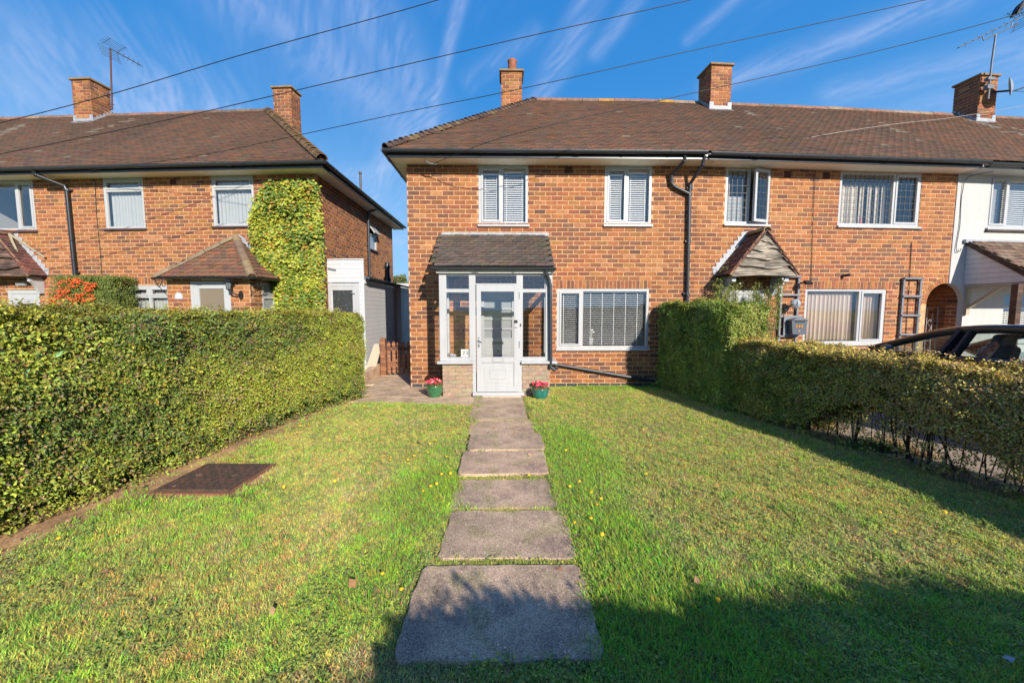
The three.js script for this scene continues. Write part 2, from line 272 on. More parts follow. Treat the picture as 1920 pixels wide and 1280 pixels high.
// ---------------------------------------------------------------- roofs
const TILE_TONES = [[0.148, 0.076, 0.042], [0.129, 0.07, 0.04], [0.164, 0.078, 0.041], [0.111, 0.064, 0.038], [0.191, 0.082, 0.04], [0.144, 0.082, 0.047], [0.157, 0.073, 0.039], [0.122, 0.074, 0.044]];
const GA = 0.096, TW = 0.165;
function tileGeometry(c, w = TW, len = GA + 0.075, t = 0.016) {
  const g = new THREE.BoxGeometry(w - 0.005, len, t); g.translate(0, len / 2, 0);
  const p = g.attributes.position; for (let i = 0; i < p.count; i++) { const y = p.getY(i), x = p.getX(i); p.setZ(i, p.getZ(i) + 0.028 - y * 0.115 - x * x * 0.5); } g.computeVertexNormals();
  return tint(boxUV(g.toNonIndexed()), c);
}
const tileShared = new Map(), tileBlank = tileGeometry([1, 1, 1]);
function tileTone(c) { const q = c.map((v) => Math.max(0.02, Math.round(v * 60) / 60)), k = q.join(); if (!tileShared.has(k)) tileShared.set(k, tileGeometry(q)); return tileShared.get(k); }
// rows of tiles on the plane from `o` with `along` the eave and `up` the slope; span(t) gives the stretch of the eave direction at slope distance t
function roofTiles(parent, { o, along, up, length, span, single = 0, near = 0, seed = 1, skip, tones = TILE_TONES, gauge = GA, streaks }) {
  const b0 = baseOf(parent), x = V3(along).normalize(), y = V3(up).normalize(), z = new THREE.Vector3().crossVectors(x, y), O = V3(o).sub(V3(b0)), r = rng(seed), list = [];
  const rows = Math.floor(length / gauge);
  for (let k = 0; k <= rows; k++) { const t = k * gauge, [a, b] = span(t + 0.04); for (let i = Math.floor(a / TW) - 1; ; i++) { const u = (i + (k % 2 ? 0.5 : 0) + 0.5) * TW; if (u > b - 0.02) break; if (u < a + 0.02) continue; const q = { u, t: t + (r() - 0.5) * 0.008, h: (r() - 0.5) * 0.006, rz: (r() - 0.5) * 0.05, rx: (r() - 0.5) * 0.02, k: Math.floor(r() * tones.length), f: 0.88 + r() * 0.24, l: r() }; if (!skip || !skip(q)) list.push(q); } }
  list.sort((p, q) => (p.t * 1.4 + Math.abs(p.u - near)) - (q.t * 1.4 + Math.abs(q.u - near)));
  const base = new THREE.Matrix4().makeBasis(x, y, z), M = (q) => { const m = base.clone().setPosition(O.clone().addScaledVector(x, q.u).addScaledVector(y, q.t).addScaledVector(z, q.h)); return m.multiply(new THREE.Matrix4().makeRotationFromEuler(new THREE.Euler(q.rx, 0, q.rz))); };
  const tone = (q) => { const c = tones[q.k], n = fbm(q.u * 0.55 + seed * 3, q.t * 0.7, 7, 3), f = q.f * (0.76 + n * 0.48); if (streaks && q.l < 0.55) for (const s of streaks) if (q.u > s[0] + (s[4] || 0) * q.t && q.u < s[1] + (s[4] || 0) * q.t && q.t > s[2] && q.t < s[3]) return [0.25, 0.21, 0.16]; return q.l > 0.996 ? [0.24, 0.2, 0.14] : [c[0] * f, c[1] * f, c[2] * f]; };
  for (const q of list.slice(0, single)) { const m = shade(new THREE.Mesh(tileTone(tone(q)), mTile)); m.name = 'roof_tile'; m.applyMatrix4(M(q)); parent.add(m); }
  const rest = list.slice(single); if (!rest.length) return;
  const im = shade(new THREE.InstancedMesh(tileBlank, mTile, rest.length)); im.name = 'roof_tiles'; im.userData.kind = 'stuff';
  rest.forEach((q, i) => { im.setMatrixAt(i, M(q)); im.setColorAt(i, C(...tone(q))); }); parent.add(im);
}
const halfRound = (r, len, t = 0.016, squash = 1) => { const s = new THREE.Shape(); s.absarc(0, 0, r, 0, Math.PI, false); s.absarc(0, 0, r - t, Math.PI, 0, true); const g = new THREE.ExtrudeGeometry(s, { depth: len, bevelEnabled: false, curveSegments: 8 }); g.scale(1, squash, 1); return fin(g); };
const RIDGE_TONES = [[0.24, 0.13, 0.085], [0.29, 0.14, 0.085], [0.20, 0.125, 0.09], [0.31, 0.21, 0.13], [0.27, 0.13, 0.08], [0.25, 0.145, 0.1], [0.42, 0.22, 0.035]];
// half round tiles end to end from a to b
function ridgeTiles(parent, name, a, b, r, len, seed, tones = RIDGE_TONES, lift = 0, flare = 0) {
  const A = V3(a), B = V3(b), d = B.clone().sub(A), n = Math.max(1, Math.round(d.length() / len)), L = d.length() / n, z = d.normalize(), b0 = V3(baseOf(parent)), q = rng(seed);
  const x = new THREE.Vector3().crossVectors(new THREE.Vector3(0, 1, 0), z).normalize(), y = new THREE.Vector3().crossVectors(z, x);
  const geos = tones.map((c) => { const g = halfRound(r, L * (flare ? 1.35 : 0.975)); if (flare) { const p = g.attributes.position; for (let i = 0; i < p.count; i++) { const f = 1 + flare * (1 - p.getZ(i) / (L * 1.35)); p.setX(i, p.getX(i) * f); p.setY(i, p.getY(i) * f + (1 - p.getZ(i) / (L * 1.35)) * 0.03); } g.computeVertexNormals(); } return tint(g, c); });
  for (let i = 0; i < n; i++) { const m = shade(new THREE.Mesh(geos[Math.floor(q() * geos.length)], mTile)); m.name = name; m.applyMatrix4(new THREE.Matrix4().makeBasis(x, y, z).setPosition(A.clone().sub(b0).addScaledVector(z, i * L).addScaledVector(y, lift + (q() - 0.5) * 0.012))); parent.add(m); }
}
function gutterGeo(a, b, r = 0.056) { // half round trough from a to b
  const A = V3(a), B = V3(b), d = B.clone().sub(A), s = new THREE.Shape(); s.absarc(0, 0, r, 0, Math.PI, true); s.absarc(0, 0, r - 0.006, Math.PI, 0, false);
  const g = new THREE.ExtrudeGeometry(s, { depth: d.length(), bevelEnabled: false, curveSegments: 10 }), z = d.clone().normalize(), x = new THREE.Vector3().crossVectors(new THREE.Vector3(0, 1, 0), z).normalize();
  g.applyMatrix4(new THREE.Matrix4().makeBasis(x, new THREE.Vector3().crossVectors(z, x), z).setPosition(A)); return fin(g);
}
function gutter(h, a, b, mat = mGutter, r = 0.056, step = 0.9) {
  const g = part(h, 'gutter', gutterGeo(a, b, r), mat), A = V3(a), B = V3(b), d = B.clone().sub(A), n = Math.floor(d.length() / step), z = d.clone().normalize();
  for (let i = 0; i <= n; i++) { const p = A.clone().addScaledVector(z, Math.min(d.length() - 0.04, 0.02 + i * step)); part(g, i % 3 === 1 ? 'gutter_joint' : 'gutter_bracket', gutterGeo(p, p.clone().addScaledVector(z, i % 3 === 1 ? 0.1 : 0.03), r + 0.006), mat); }
  return g;
}

// ---------------------------------------------------------------- chimney on the ridge
function chimney(h, u0, u1, w0, w1, vb, vt, seed, pot, slopeFlash = true) {
  const c = part(h, 'chimney', box(u0 + 0.01, u1 - 0.01, vb, vt, w1 + 0.01, w0 - 0.01), mMortar);
  const L = 0.23, face = (m, len, single, sd) => layBricks(c, { u0: 0, u1: len, v0: vb, v1: vt, seed: sd, phase: 0, matrix: m, single, near: [len / 2, vt] });
  face(new THREE.Matrix4().makeTranslation(u0, 0, w0), u1 - u0, 60, seed);
  face(new THREE.Matrix4().makeRotationY(Math.PI / 2).setPosition(u1, 0, w0), w0 - w1, 40, seed + 1);
  face(new THREE.Matrix4().makeRotationY(-Math.PI / 2).setPosition(u0, 0, w1), w0 - w1, 40, seed + 2);
  face(new THREE.Matrix4().makeRotationY(Math.PI).setPosition(u1, 0, w1), u1 - u0, 0, seed + 3);
  part(c, 'cap', [box(u0 - 0.045, u1 + 0.045, vt, vt + 0.055, w1 - 0.045, w0 + 0.045, 0.012), box(u0 + 0.03, u1 - 0.03, vt + 0.05, vt + 0.085, w1 + 0.03, w0 - 0.03, 0.015)], mCap);
  if (pot) { const x = (u0 + u1) / 2 + 0.02, z = (w0 + w1) / 2; const g = new THREE.LatheGeometry([[0.135, 0], [0.125, 0.05], [0.115, 0.1], [0.112, 0.3], [0.128, 0.315], [0.128, 0.36], [0.1, 0.37], [0.095, 0.3]].map(([a, b]) => new THREE.Vector2(a, b)), 20); g.translate(x, vt + 0.07, z); part(c, 'chimney_pot', fin(g), mPot); part(c, 'pot_cap', [ball([x, vt + 0.43, z], 0.085, 0.5, 12)], mGrey); part(c, 'flaunching', fin(new THREE.CylinderGeometry(0.14, 0.2, 0.09, 14).translate(x, vt + 0.1, z)), mCap); }
  else { const x = (u0 + u1) / 2 + 0.06, z = (w0 + w1) / 2; part(c, 'capped_flue', [fin(new THREE.CylinderGeometry(0.09, 0.11, 0.07, 12).translate(x, vt + 0.1, z))], mGrey); }
  return c;
}
const mPot = std('terracotta_pot', [0.30, 0.10, 0.05], 0.8, { map: mottle });
// lead round the foot of a chimney that stands on a slope: apron in front, steps at the side
function chimneyFlashing(c, u0, u1, w0, vf, slope, side) { // vf: height of the roof at the front face
  const L = [box(u0 - 0.02, u1 + 0.02, vf - 0.03, vf + 0.10, w0 + 0.003, w0 + 0.012), box(u0 - 0.02, u0 + 0.09, vf + 0.09, vf + 0.2, w0 + 0.003, w0 + 0.011), box(u1 - 0.09, u1 + 0.02, vf + 0.09, vf + 0.2, w0 + 0.003, w0 + 0.011), beamPlate(u0 - 0.05, u1 + 0.05, w0, vf)];
  for (const s of side) { const x = s > 0 ? u1 : u0; for (let i = 0; i < 6; i++) { const w = w0 - i * 0.1, v = vf + i * 0.1 * slope; L.push(extr(poly([[0, -0.06], [0.1, slope * 0.1 - 0.06], [0.1, slope * 0.1 + 0.075], [0, 0.14]]), 0.008).applyMatrix4(new THREE.Matrix4().makeRotationY(Math.PI / 2).setPosition(s > 0 ? x + 0.003 : x - 0.011, v, w))); } }
  part(c, 'lead_flashing', L, mLead);
}
function beamPlate(u0, u1, w0, v) { return slab([u0, v - 0.075, w0 + 0.13], [u1, v - 0.075, w0 + 0.13], [u1, v + 0.035, w0], [u0, v + 0.035, w0], 0.012); }

// ---------------------------------------------------------------- windows
// o: u0 u1 v0 v1; mull: positions of mullions; top: height of a transom; sash: indices of lights with an opening frame; w: face of the frame
function makeWindow(h, o) {
  const win = holder(h, 'window', o.label), F = o.frame || 0.055, w1 = o.w ?? -0.012, w0 = w1 - 0.06, us = [o.u0, ...(o.mull || []), o.u1], B = [], mat = o.mat || mWhite;
  B.push(box(o.u0, o.u0 + F, o.v0, o.v1, w0, w1, 0.006), box(o.u1 - F, o.u1, o.v0, o.v1, w0, w1, 0.006), box(o.u0 + F - 0.004, o.u1 - F + 0.004, o.v0, o.v0 + F, w0 + 0.002, w1 - 0.002), box(o.u0 + F - 0.004, o.u1 - F + 0.004, o.v1 - F, o.v1, w0 + 0.002, w1 - 0.002));
  for (const m of o.mull || []) B.push(box(m - F * 0.45, m + F * 0.45, o.v0 + F, o.v1 - F, w0 + 0.003, w1 - 0.003));
  if (o.top) B.push(box(o.u0 + F, o.u1 - F, o.top - F * 0.4, o.top + F * 0.4, w0 + 0.004, w1 - 0.004));
  part(win, 'frame', B, mat);
  const rows = o.top ? [[o.v0 + F, o.top - F * 0.4], [o.top + F * 0.4, o.v1 - F]] : [[o.v0 + F, o.v1 - F]];
  for (let i = 0; i + 1 < us.length; i++) rows.forEach(([a, b], rI) => {
    let l = us[i] + (i ? F * 0.45 : F), r = us[i + 1] - (i + 2 < us.length ? F * 0.45 : F); if (o.gone === i) return;
    const s = (o.sash || []).includes(i) && (o.sashRow === undefined || o.sashRow === rI);
    if (s) { const S = 0.04; part(win, 'sash', [box(l, l + S, a, b, w1 - 0.03, w1 + 0.012, 0.005), box(r - S, r, a, b, w1 - 0.03, w1 + 0.012, 0.005), box(l + S, r - S, a, a + S, w1 - 0.03, w1 + 0.010), box(l + S, r - S, b - S, b, w1 - 0.03, w1 + 0.010)], mat); l += S; r -= S; a += S; b -= S; }
    part(win, 'pane', box(l - 0.003, r + 0.003, a - 0.003, b + 0.003, w1 - 0.032, w1 - 0.028), o.glass || mGlass);
    if (o.lead) { const L = [], nx = Math.max(2, Math.round((r - l) / 0.105)), ny = Math.round((b - a) / 0.14); for (let k = 1; k < nx; k++) { const x = l + (r - l) * k / nx; L.push(box(x - 0.004, x + 0.004, a, b, w1 - 0.027, w1 - 0.024)); } for (let k = 1; k < ny; k++) { const y = a + (b - a) * k / ny; L.push(box(l, r, y - 0.004, y + 0.004, w1 - 0.0265, w1 - 0.0235)); } part(win, 'lead_strips', L, mLeadStrip); }
  });
  if (o.sill) part(win, 'sill', box(o.u0 - 0.02, o.u1 + 0.03, o.v0 - 0.045, o.v0 - 0.002, w0, 0.045, 0.008), o.sillMat || mat);
  return win;
}
const slatUnit = fin(new THREE.BoxGeometry(1, 0.0022, 0.026));
function blind(win, u0, u1, v0, v1, w, tilt, pitch = 0.043, cords = 2) {
  const b0 = baseOf(win), n = Math.floor((v1 - v0) / pitch);
  for (let i = 0; i < n; i++) { const m = shade(new THREE.Mesh(slatUnit, mSlat)); m.name = 'blind_slat'; m.position.set((u0 + u1) / 2 - b0[0], v0 + (i + 0.5) * pitch - b0[1], w - b0[2]); m.rotation.x = tilt; m.scale.x = u1 - u0; win.add(m); }
  const L = [box(u0, u1, v1, v1 + 0.03, w - 0.015, w + 0.015)]; for (let i = 0; i < cords; i++) { const x = u0 + (u1 - u0) * (0.12 + 0.76 * i / Math.max(1, cords - 1)); L.push(box(x - 0.004, x + 0.004, v0, v1, w + 0.013, w + 0.0145)); } part(win, 'blind_cords', L, mSlat);
}
// hanging cloth with folds
function cloth(u0, u1, v0, v1, w, folds, depth, seed) {
  const n = Math.max(24, Math.ceil(folds * 10)), r = rng(seed), P = [], ph = r() * 6, idx = [], J = 6, q = []; for (let i = 0; i <= n; i++) q.push((r() - 0.5) * 0.3);
  for (let j = 0; j <= J; j++) for (let i = 0; i <= n; i++) { const t = i / n, v = j / J, a = t * folds * Math.PI * 2 + ph + Math.sin(t * 13 + seed) * 0.9 + Math.sin(v * 2 + t * 5) * 0.25; P.push(u0 + (u1 - u0) * t + Math.cos(a) * depth * 0.3, v0 + (v1 - v0) * v, w + Math.sin(a) * depth * (0.6 + 0.4 * (1 - v)) + q[i] * depth * 0.5); }
  for (let j = 0; j < J; j++) for (let i = 0; i < n; i++) { const a = j * (n + 1) + i; idx.push(a, a + 1, a + n + 2, a, a + n + 2, a + n + 1); }
  const g = new THREE.BufferGeometry(); g.setAttribute('position', new THREE.Float32BufferAttribute(P, 3)); g.setIndex(idx); g.computeVertexNormals(); return boxUV(g.toNonIndexed());
}
// the hollow of a house: floor, ceiling, back and side walls, so that windows look into rooms
function shell(h, u0, u1, depth, vt, o = {}) {
  const k = o.skew || 0; // sideways shift of the back, for a side wall that is not square to the front
  part(h, 'interior', [box(u0 + 0.15, u1 - 0.15, 0.02, 0.1, -depth + 0.2, -0.11), box(u0 + 0.15, u1 - 0.15, 2.42, 2.6, -depth + 0.2, -0.11), box(u0 + 0.15, u1 - 0.15, vt, vt + 0.08, -depth + 0.2, -0.11), box(u0 + 0.15, u1 - 0.15, 0.1, vt, -3.3, -3.2), box((u0 + u1) / 2 - 0.05, (u0 + u1) / 2 + 0.05, 0.1, vt, -3.2, -0.35)], mRoom);
  part(h, 'rear_wall', box(u0 + (o.right === 'skew' ? k : 0), u1 + (o.right === 'skew' ? k : 0), 0, vt, -depth, -depth + 0.15), mSideBrick);
  if (o.left !== false) part(h, 'side_wall', box(u0, u0 + 0.14, 0, vt, -depth + 0.15, -0.11), mSideBrick);
}
const mCream = phy("cream_curtain", [0.82, 0.74, 0.62], 0.95, { transmission: 0.3, thickness: 0, map: streakMap, side: THREE.DoubleSide }), mBamboo = std("bamboo", [0.3, 0.24, 0.13], 0.9, { map: woodMap }), mPink = std("pink_plastic", [0.5, 0.06, 0.1], 0.6);
const mSideBrick = std('brick_side', [0.29, 0.1, 0.038], 0.95, { map: mottle, bumpMap: grit, bumpScale: 0.004 });
// ---------------------------------------------------------------- the end terrace house in the middle
const EV = 4.60, RV = 7.216, EW = 0.40, RW = -3.0, SL = Math.hypot(RV - EV, EW - RW);
const mRearTile = std('rear_tiles', [0.07, 0.04, 0.03], 0.9, { map: mottle });
const roofUp = [0, RV - EV, RW - EW];
function airBrick(h, u, v) { part(h, 'air_brick', [box(u - 0.075, u + 0.075, v - 0.065, v + 0.065, -0.04, 0.004), ...[-0.045, 0, 0.045].flatMap((x) => [-0.03, 0.012].map((y) => box(u + x - 0.014, u + x + 0.014, v + y, v + y + 0.022, 0.0045, 0.006)))], mAir); }
const mAir = std('terracotta_vent', [0.10, 0.035, 0.022], 0.9, { map: mottle });
const bent = (r, pts, seg = 10) => pipe(pts, r, seg);
function wallClip(h, u, v, w = 0.05) { return part(h, 'pipe_clip', [box(u - 0.065, u + 0.065, v - 0.02, v + 0.02, 0.002, w), fin(new THREE.CylinderGeometry(0.042, 0.042, 0.05, 10).translate(u, v, w))], mGutter); }

const main = thing('brick_house', 'brick end house in the middle with white venetian blinds behind its glazed porch', 'house', FM);
{
  const h = main, VT = 4.50;
  const ops = [rectOp(1.428, 2.426, 3.325, 4.6), rectOp(3.97, 4.93, 3.334, 4.6), rectOp(3.025, 4.935, 0.812, 2.045), rectOp(1.42, 2.22, -0.1, 2.02)];
  ops[0].path = poly([[1.428, 3.325], [2.426, 3.325], [2.426, 4.49], [1.428, 4.49]]); ops[1].path = poly([[3.97, 3.334], [4.93, 3.334], [4.93, 4.49], [3.97, 4.49]]); ops[3].path = poly([[1.42, 0.01], [2.22, 0.01], [2.22, 2.02], [1.42, 2.02]]);
  const wall = brickWall(h, 'front_wall', { u0: 0, u1: 5.85, v0: 0, v1: VT + 0.02, openings: ops, skip: [rectOp(2.99, 4.97, 2.05, 2.2125)], seed: 11, blue: 1, phase: 0.02, single: 300, near: [2.6, 2.4], keep: (q) => (q.v > 0.0 && (q.u < 0.75 || q.u > 2.85 || q.v > 3.13)) });
  soldiers(wall, 2.99, 4.97, 2.0415, 12, 0.168);
  shell(h, 0, 5.85, 6, VT);
  // roof
  const roof = holder(h, 'roof'), c = [[-0.25, EV, EW], [5.85, EV, EW], [5.75, RV, RW], [2.80, RV, RW]];
  part(roof, 'underlay', [slab(c[0], c[1], c[2], c[3], 0.05), slab([-0.25, EV, -6.4], c[0], c[3], [2.80, RV, RW], 0.05)], mUnder);
  part(roof, 'rear_slope', slab([5.85, EV, -6.4], [-0.25, EV, -6.4], [2.80, RV, RW - 0.01], [5.65, RV, RW - 0.01], 0.05), mRearTile);
  roofTiles(roof, { o: [0, EV + 0.005, EW + 0.03], along: [1, 0, 0], up: roofUp, length: SL, span: (t) => [-0.25 + t / SL * 3.05, 5.95 - t / SL * 0.1], single: 300, near: 2.9, seed: 21 });
  roofTiles(roof, { o: [-0.28, EV + 0.005, -6.4], along: [0, 0, 1], up: [3.05, RV - EV, 0], length: 4.0, span: (t) => [t / 4.02 * 3.4, 6.8 - t / 4.02 * 3.4], seed: 22 });
  ridgeTiles(roof, 'ridge_tile', [2.78, RV - 0.03, RW], [5.75, RV - 0.03, RW], 0.115, 0.42, 5);
  ridgeTiles(roof, 'hip_tile', [-0.27, EV + 0.005, EW + 0.03], [2.80, RV, RW], 0.085, 0.14, 6, [[0.10, 0.055, 0.038], [0.13, 0.075, 0.045], [0.085, 0.05, 0.038], [0.17, 0.12, 0.06]], 0.0, 0.12);
  const ch = chimney(h, 1.864, 2.42, -2.8, -3.35, 6.2, 7.86, 31, true);
  // eaves
  part(h, 'soffit', [box(-0.23, 5.845, VT - 0.012, VT + 0.012, 0.001, 0.36), box(-0.23, -0.001, VT - 0.012, VT + 0.012, -6.3, 0.001)], mSoffit);
  part(h, 'fascia', [box(-0.255, 5.85, VT - 0.015, EV - 0.02, 0.36, 0.385), box(-0.255, -0.23, VT - 0.015, EV - 0.02, -6.35, 0.36)], mBlack);
  gutter(h, [-0.33, EV + 0.005, 0.445], [5.80, EV + 0.005, 0.445]); gutter(h, [-0.315, EV + 0.005, -6.4], [-0.315, EV + 0.005, 0.46]);
  // windows
  for (const [a, b, v, m] of [[1.428, 2.426, 3.325, 1.90], [3.97, 4.93, 3.334, 4.43]]) { const w = makeWindow(h, { u0: a, u1: b, v0: v, v1: VT - 0.013, mull: [m], sash: [0], sill: true }); blind(w, a + 0.1, m - 0.07, v + 0.1, VT - 0.18, -0.10, 0.92, 0.043, 2); blind(w, m + 0.04, b - 0.07, v + 0.06, VT - 0.14, -0.10, 0.92, 0.043, 2); }
  { const w = makeWindow(h, { u0: 3.025, u1: 4.935, v0: 0.812, v1: 2.045, mull: [3.545], sash: [0], sill: true }); blind(w, 3.13, 3.50, 0.9, 1.93, -0.10, 0.3, 0.044, 2); blind(w, 3.585, 4.87, 0.88, 1.96, -0.10, 0.3, 0.044, 5);
    part(w, 'orchid', [rod([3.78, 0.87, -0.19], [3.79, 1.02, -0.19], 0.035, 10, 0.045), rod([3.79, 1.02, -0.19], [3.80, 1.17, -0.2], 0.006, 6), ball([3.80, 1.18, -0.19], 0.025), ball([3.83, 1.15, -0.19], 0.022)], mSlat, 'small pale potted plant on the sill'); }
  // door inside the porch
  const d = holder(h, 'inner_door'); const gl = [[1.03, 1.20], [1.235, 1.405], [1.44, 1.61], [1.645, 1.815]];
  part(d, 'leaf', [box(1.42, 1.53, 0.06, 2.02, -0.08, -0.02), box(2.10, 2.22, 0.06, 2.02, -0.08, -0.02), box(1.53, 2.10, 0.06, 1.03, -0.08, -0.025), box(1.53, 2.10, 1.815, 2.02, -0.08, -0.025), ...gl.slice(0, 3).map(([, b]) => box(1.53, 2.10, b, b + 0.035, -0.08, -0.024)), ...[0.2, 0.36, 0.52, 0.68, 0.84].map((v) => box(1.55, 2.08, v, v + 0.012, -0.026, -0.018))], mWhite);
  for (const [a, b] of gl) part(d, 'pane', box(1.528, 2.102, a - 0.002, b + 0.002, -0.055, -0.05), mFrost);
  part(d, 'letter_plate', box(1.70, 1.93, 0.90, 0.96, -0.024, -0.008, 0.004), mGrey); part(d, 'knob', ball([1.82, 0.76, 0.0], 0.026), mGrey);
  // rainwater pipes
  const p = part(h, 'downpipe', bent(0.034, [[5.775, 4.55, 0.40], [5.775, 4.40, 0.34], [5.672, 4.13, 0.07], [5.665, 3.98, 0.06], [5.70, 1.9, 0.06], [5.72, 0.05, 0.06]]), mGutter);
  part(p, 'branch', bent(0.034, [[5.40, 4.55, 0.40], [5.40, 4.45, 0.36], [5.285, 4.29, 0.08], [5.295, 4.14, 0.06], [5.36, 4.07, 0.06], [5.66, 3.93, 0.06]]), mGutter);
  for (const v of [4.05, 3.0, 1.95]) wallClip(p, 5.685, v);
  part(h, 'drain_pipe', bent(0.034, [[2.95, 0.50, 0.06], [4.0, 0.315, 0.06], [5.25, 0.10, 0.06]]), mGutter); 
  airBrick(h, 3.235, 4.405);
  part(h, 'cable_bracket', [...pipe([[0.42, 4.46, 0.3], [0.50, 4.41, 0.30], [0.62, 4.39, 0.28]], 0.012, 6), sag([[0.62, 4.39, 0.28], [0.66, 4.42, 0.25], [0.64, 4.47, 0.2]], 0.005)], mGrey);
}

// ---------------------------------------------------------------- the brick neighbour on the right
const ARCH = { uc: 5.73, vs: 1.74, r: 0.45 };
function archOp(uc, vs, r, lo, hi) { const span = (v) => { if (v > vs + r) return null; const k = v < vs ? r : Math.sqrt(r * r - (v - vs) ** 2); const a = Math.max(lo, uc - k), b = Math.min(hi, uc + k); return b > a ? [a, b] : null; }; return { span }; }
const next = thing('brick_house', 'brick house right of the middle with leaded upper windows and beige curtains below', 'house', FN);
{
  const h = next, VT = 4.50, U = 5.76;
  const ops = [rectOp(0.60, 1.56, 3.365, 4.6), rectOp(3.09, 4.94, 3.37, 4.6), rectOp(2.465, 4.32, 0.885, 2.06), rectOp(0.74, 1.57, -0.1, 2.03)];
  ops[0].path = poly([[0.6, 3.365], [1.56, 3.365], [1.56, 4.465], [0.6, 4.465]]); ops[1].path = poly([[3.09, 3.37], [4.94, 3.37], [4.94, 4.465], [3.09, 4.465]]); ops[3].path = poly([[0.74, 0.01], [1.57, 0.01], [1.57, 2.03], [0.74, 2.03]]);
  const o = new THREE.Shape(); o.moveTo(0, 0); o.lineTo(ARCH.uc - ARCH.r, 0); o.lineTo(ARCH.uc - ARCH.r, ARCH.vs); o.absarc(ARCH.uc, ARCH.vs, ARCH.r, Math.PI, Math.acos((U - ARCH.uc) / ARCH.r), true); o.lineTo(U, VT + 0.02); o.lineTo(0, VT + 0.02); o.closePath(); for (const q of ops) o.holes.push(q.path);
  const ringR = ARCH.r + 0.125;
  const wall = brickWall(h, 'front_wall', { u0: 0, u1: U, v0: 0, v1: VT + 0.02, outline: o, openings: ops, skip: [archOp(ARCH.uc, ARCH.vs, ringR, 0, U), rectOp(2.40, 4.52, 2.05, 2.2125), rectOp(0.70, 1.75, 2.05, 2.2125)], seed: 13, phase: 0.11, single: 300, near: [3.6, 2.6], keep: (q) => q.v > 0.9 && (q.u > 1.6 || q.v > 2.9) });
  soldiers(wall, 2.40, 4.52, 2.0415, 14, 0.168); soldiers(wall, 0.70, 1.75, 2.0415, 15, 0.168);
  const r = rng(77); for (let i = 0; i < 14; i++) { const a = Math.PI - (i + 0.5) * 0.1225; const x = ARCH.uc + Math.cos(a) * (ARCH.r + 0.0625), y = ARCH.vs + Math.sin(a) * (ARCH.r + 0.0625); if (x > U - 0.02) continue; const m = shade(new THREE.Mesh(brickVariant([0, 1, 6, 4][i % 4], i % 3, false), mBrick)); m.name = 'arch_brick'; m.position.set(x, y, (r() - 0.5) * 0.004); m.rotation.z = a; m.scale.set(0.118 / BL, 0.058 / BH, 1); wall.add(m); }
  shell(h, 0, 5.2, 6, VT, { left: false });
  const roof = holder(h, 'roof'), c = [[0, EV, EW], [U, EV, EW], [U, RV, RW], [0.1, RV, RW]];
  part(roof, 'underlay', slab(...c, 0.05), mUnder); part(roof, 'rear_slope', slab([U, EV, -6.4], [0.2, EV, -6.4], [0.1, RV, RW - 0.01], [U, RV, RW - 0.01], 0.05), mRearTile);
  const tones = TILE_TONES.map((q) => [q[0] * 0.9, q[1] * 0.95, q[2]]);
  roofTiles(roof, { o: [0, EV + 0.005, EW + 0.03], along: [1, 0, 0], up: roofUp, length: SL, span: (t) => [-0.09 + t / SL * 0.1, U + 0.09], single: 300, near: 2.0, seed: 23, tones, streaks: [[2.55, 2.75, 2.9, 3.55, -0.05], [4.9, 5.3, 1.9, 3.0, 0.3]] });
  ridgeTiles(roof, 'ridge_tile', [0.05, RV - 0.03, RW], [U, RV - 0.03, RW], 0.115, 0.42, 7);
  const cc = chimney(h, 1.625, 2.185, -2.45, -3.05, 6.5, 7.93, 33); chimneyFlashing(cc, 1.625, 2.185, -2.45, EV + (RV - EV) * (EW + 2.45) / (EW - RW) + 0.03, 0.77, [-1, 1]);
  part(h, 'soffit', box(0, U - 0.005, VT - 0.012, VT + 0.012, 0.001, 0.36), mSoffit); part(h, 'fascia', box(0.002, U, VT - 0.015, EV - 0.02, 0.36, 0.385), mBlack);
  gutter(h, [-0.02, EV - 0.01, 0.445], [U + 0.1, EV - 0.005, 0.445]);
  { const w = makeWindow(h, { u0: 0.60, u1: 1.56, v0: 3.365, v1: VT - 0.013, mull: [1.11], sill: true, lead: true, gone: 1, label: 'leaded window with its right casement open' });
    part(w, 'curtain', [cloth(0.66, 0.8, 3.42, 4.4, -0.16, 2, 0.02, 3)], mCurtain); part(w, 'net', cloth(0.64, 1.1, 3.41, 3.95, -0.13, 5, 0.015, 4), mNet);
    const s = new THREE.Group(); s.name = 'casement'; s.position.set(1.52, 0, 0.0); s.rotation.y = 0.26; w.add(s);
    // an open casement: its own frame and pane, hinged on the right
    const W = 0.40, y0 = 3.40, y1 = 4.44; const add = (n, g, m) => { const q = shade(new THREE.Mesh(merged(g), m)); q.name = n; w.add(q); q.position.copy(s.position); q.rotation.copy(s.rotation); };
    w.remove(s);
    add('sash', [box(-W, -W + 0.055, y0, y1, -0.02, 0.035, 0.005), box(-0.055, 0, y0, y1, -0.02, 0.035, 0.005), box(-W + 0.05, -0.05, y0, y0 + 0.055, -0.019, 0.033), box(-W + 0.05, -0.05, y1 - 0.055, y1, -0.019, 0.033)], mWhite);
    add('pane', box(-W + 0.05, -0.05, y0 + 0.05, y1 - 0.05, 0.004, 0.008), mGlass);
    const L = []; for (let k = 1; k < 3; k++) L.push(box(-W + 0.055 + 0.097 * k - 0.004, -W + 0.055 + 0.097 * k + 0.004, y0 + 0.055, y1 - 0.055, 0.009, 0.012)); for (let k = 1; k < 7; k++) L.push(box(-W + 0.055, -0.055, y0 + 0.055 + 0.133 * k - 0.004, y0 + 0.055 + 0.133 * k + 0.004, 0.0095, 0.0125)); add('lead_strips', L, mLeadStrip); }
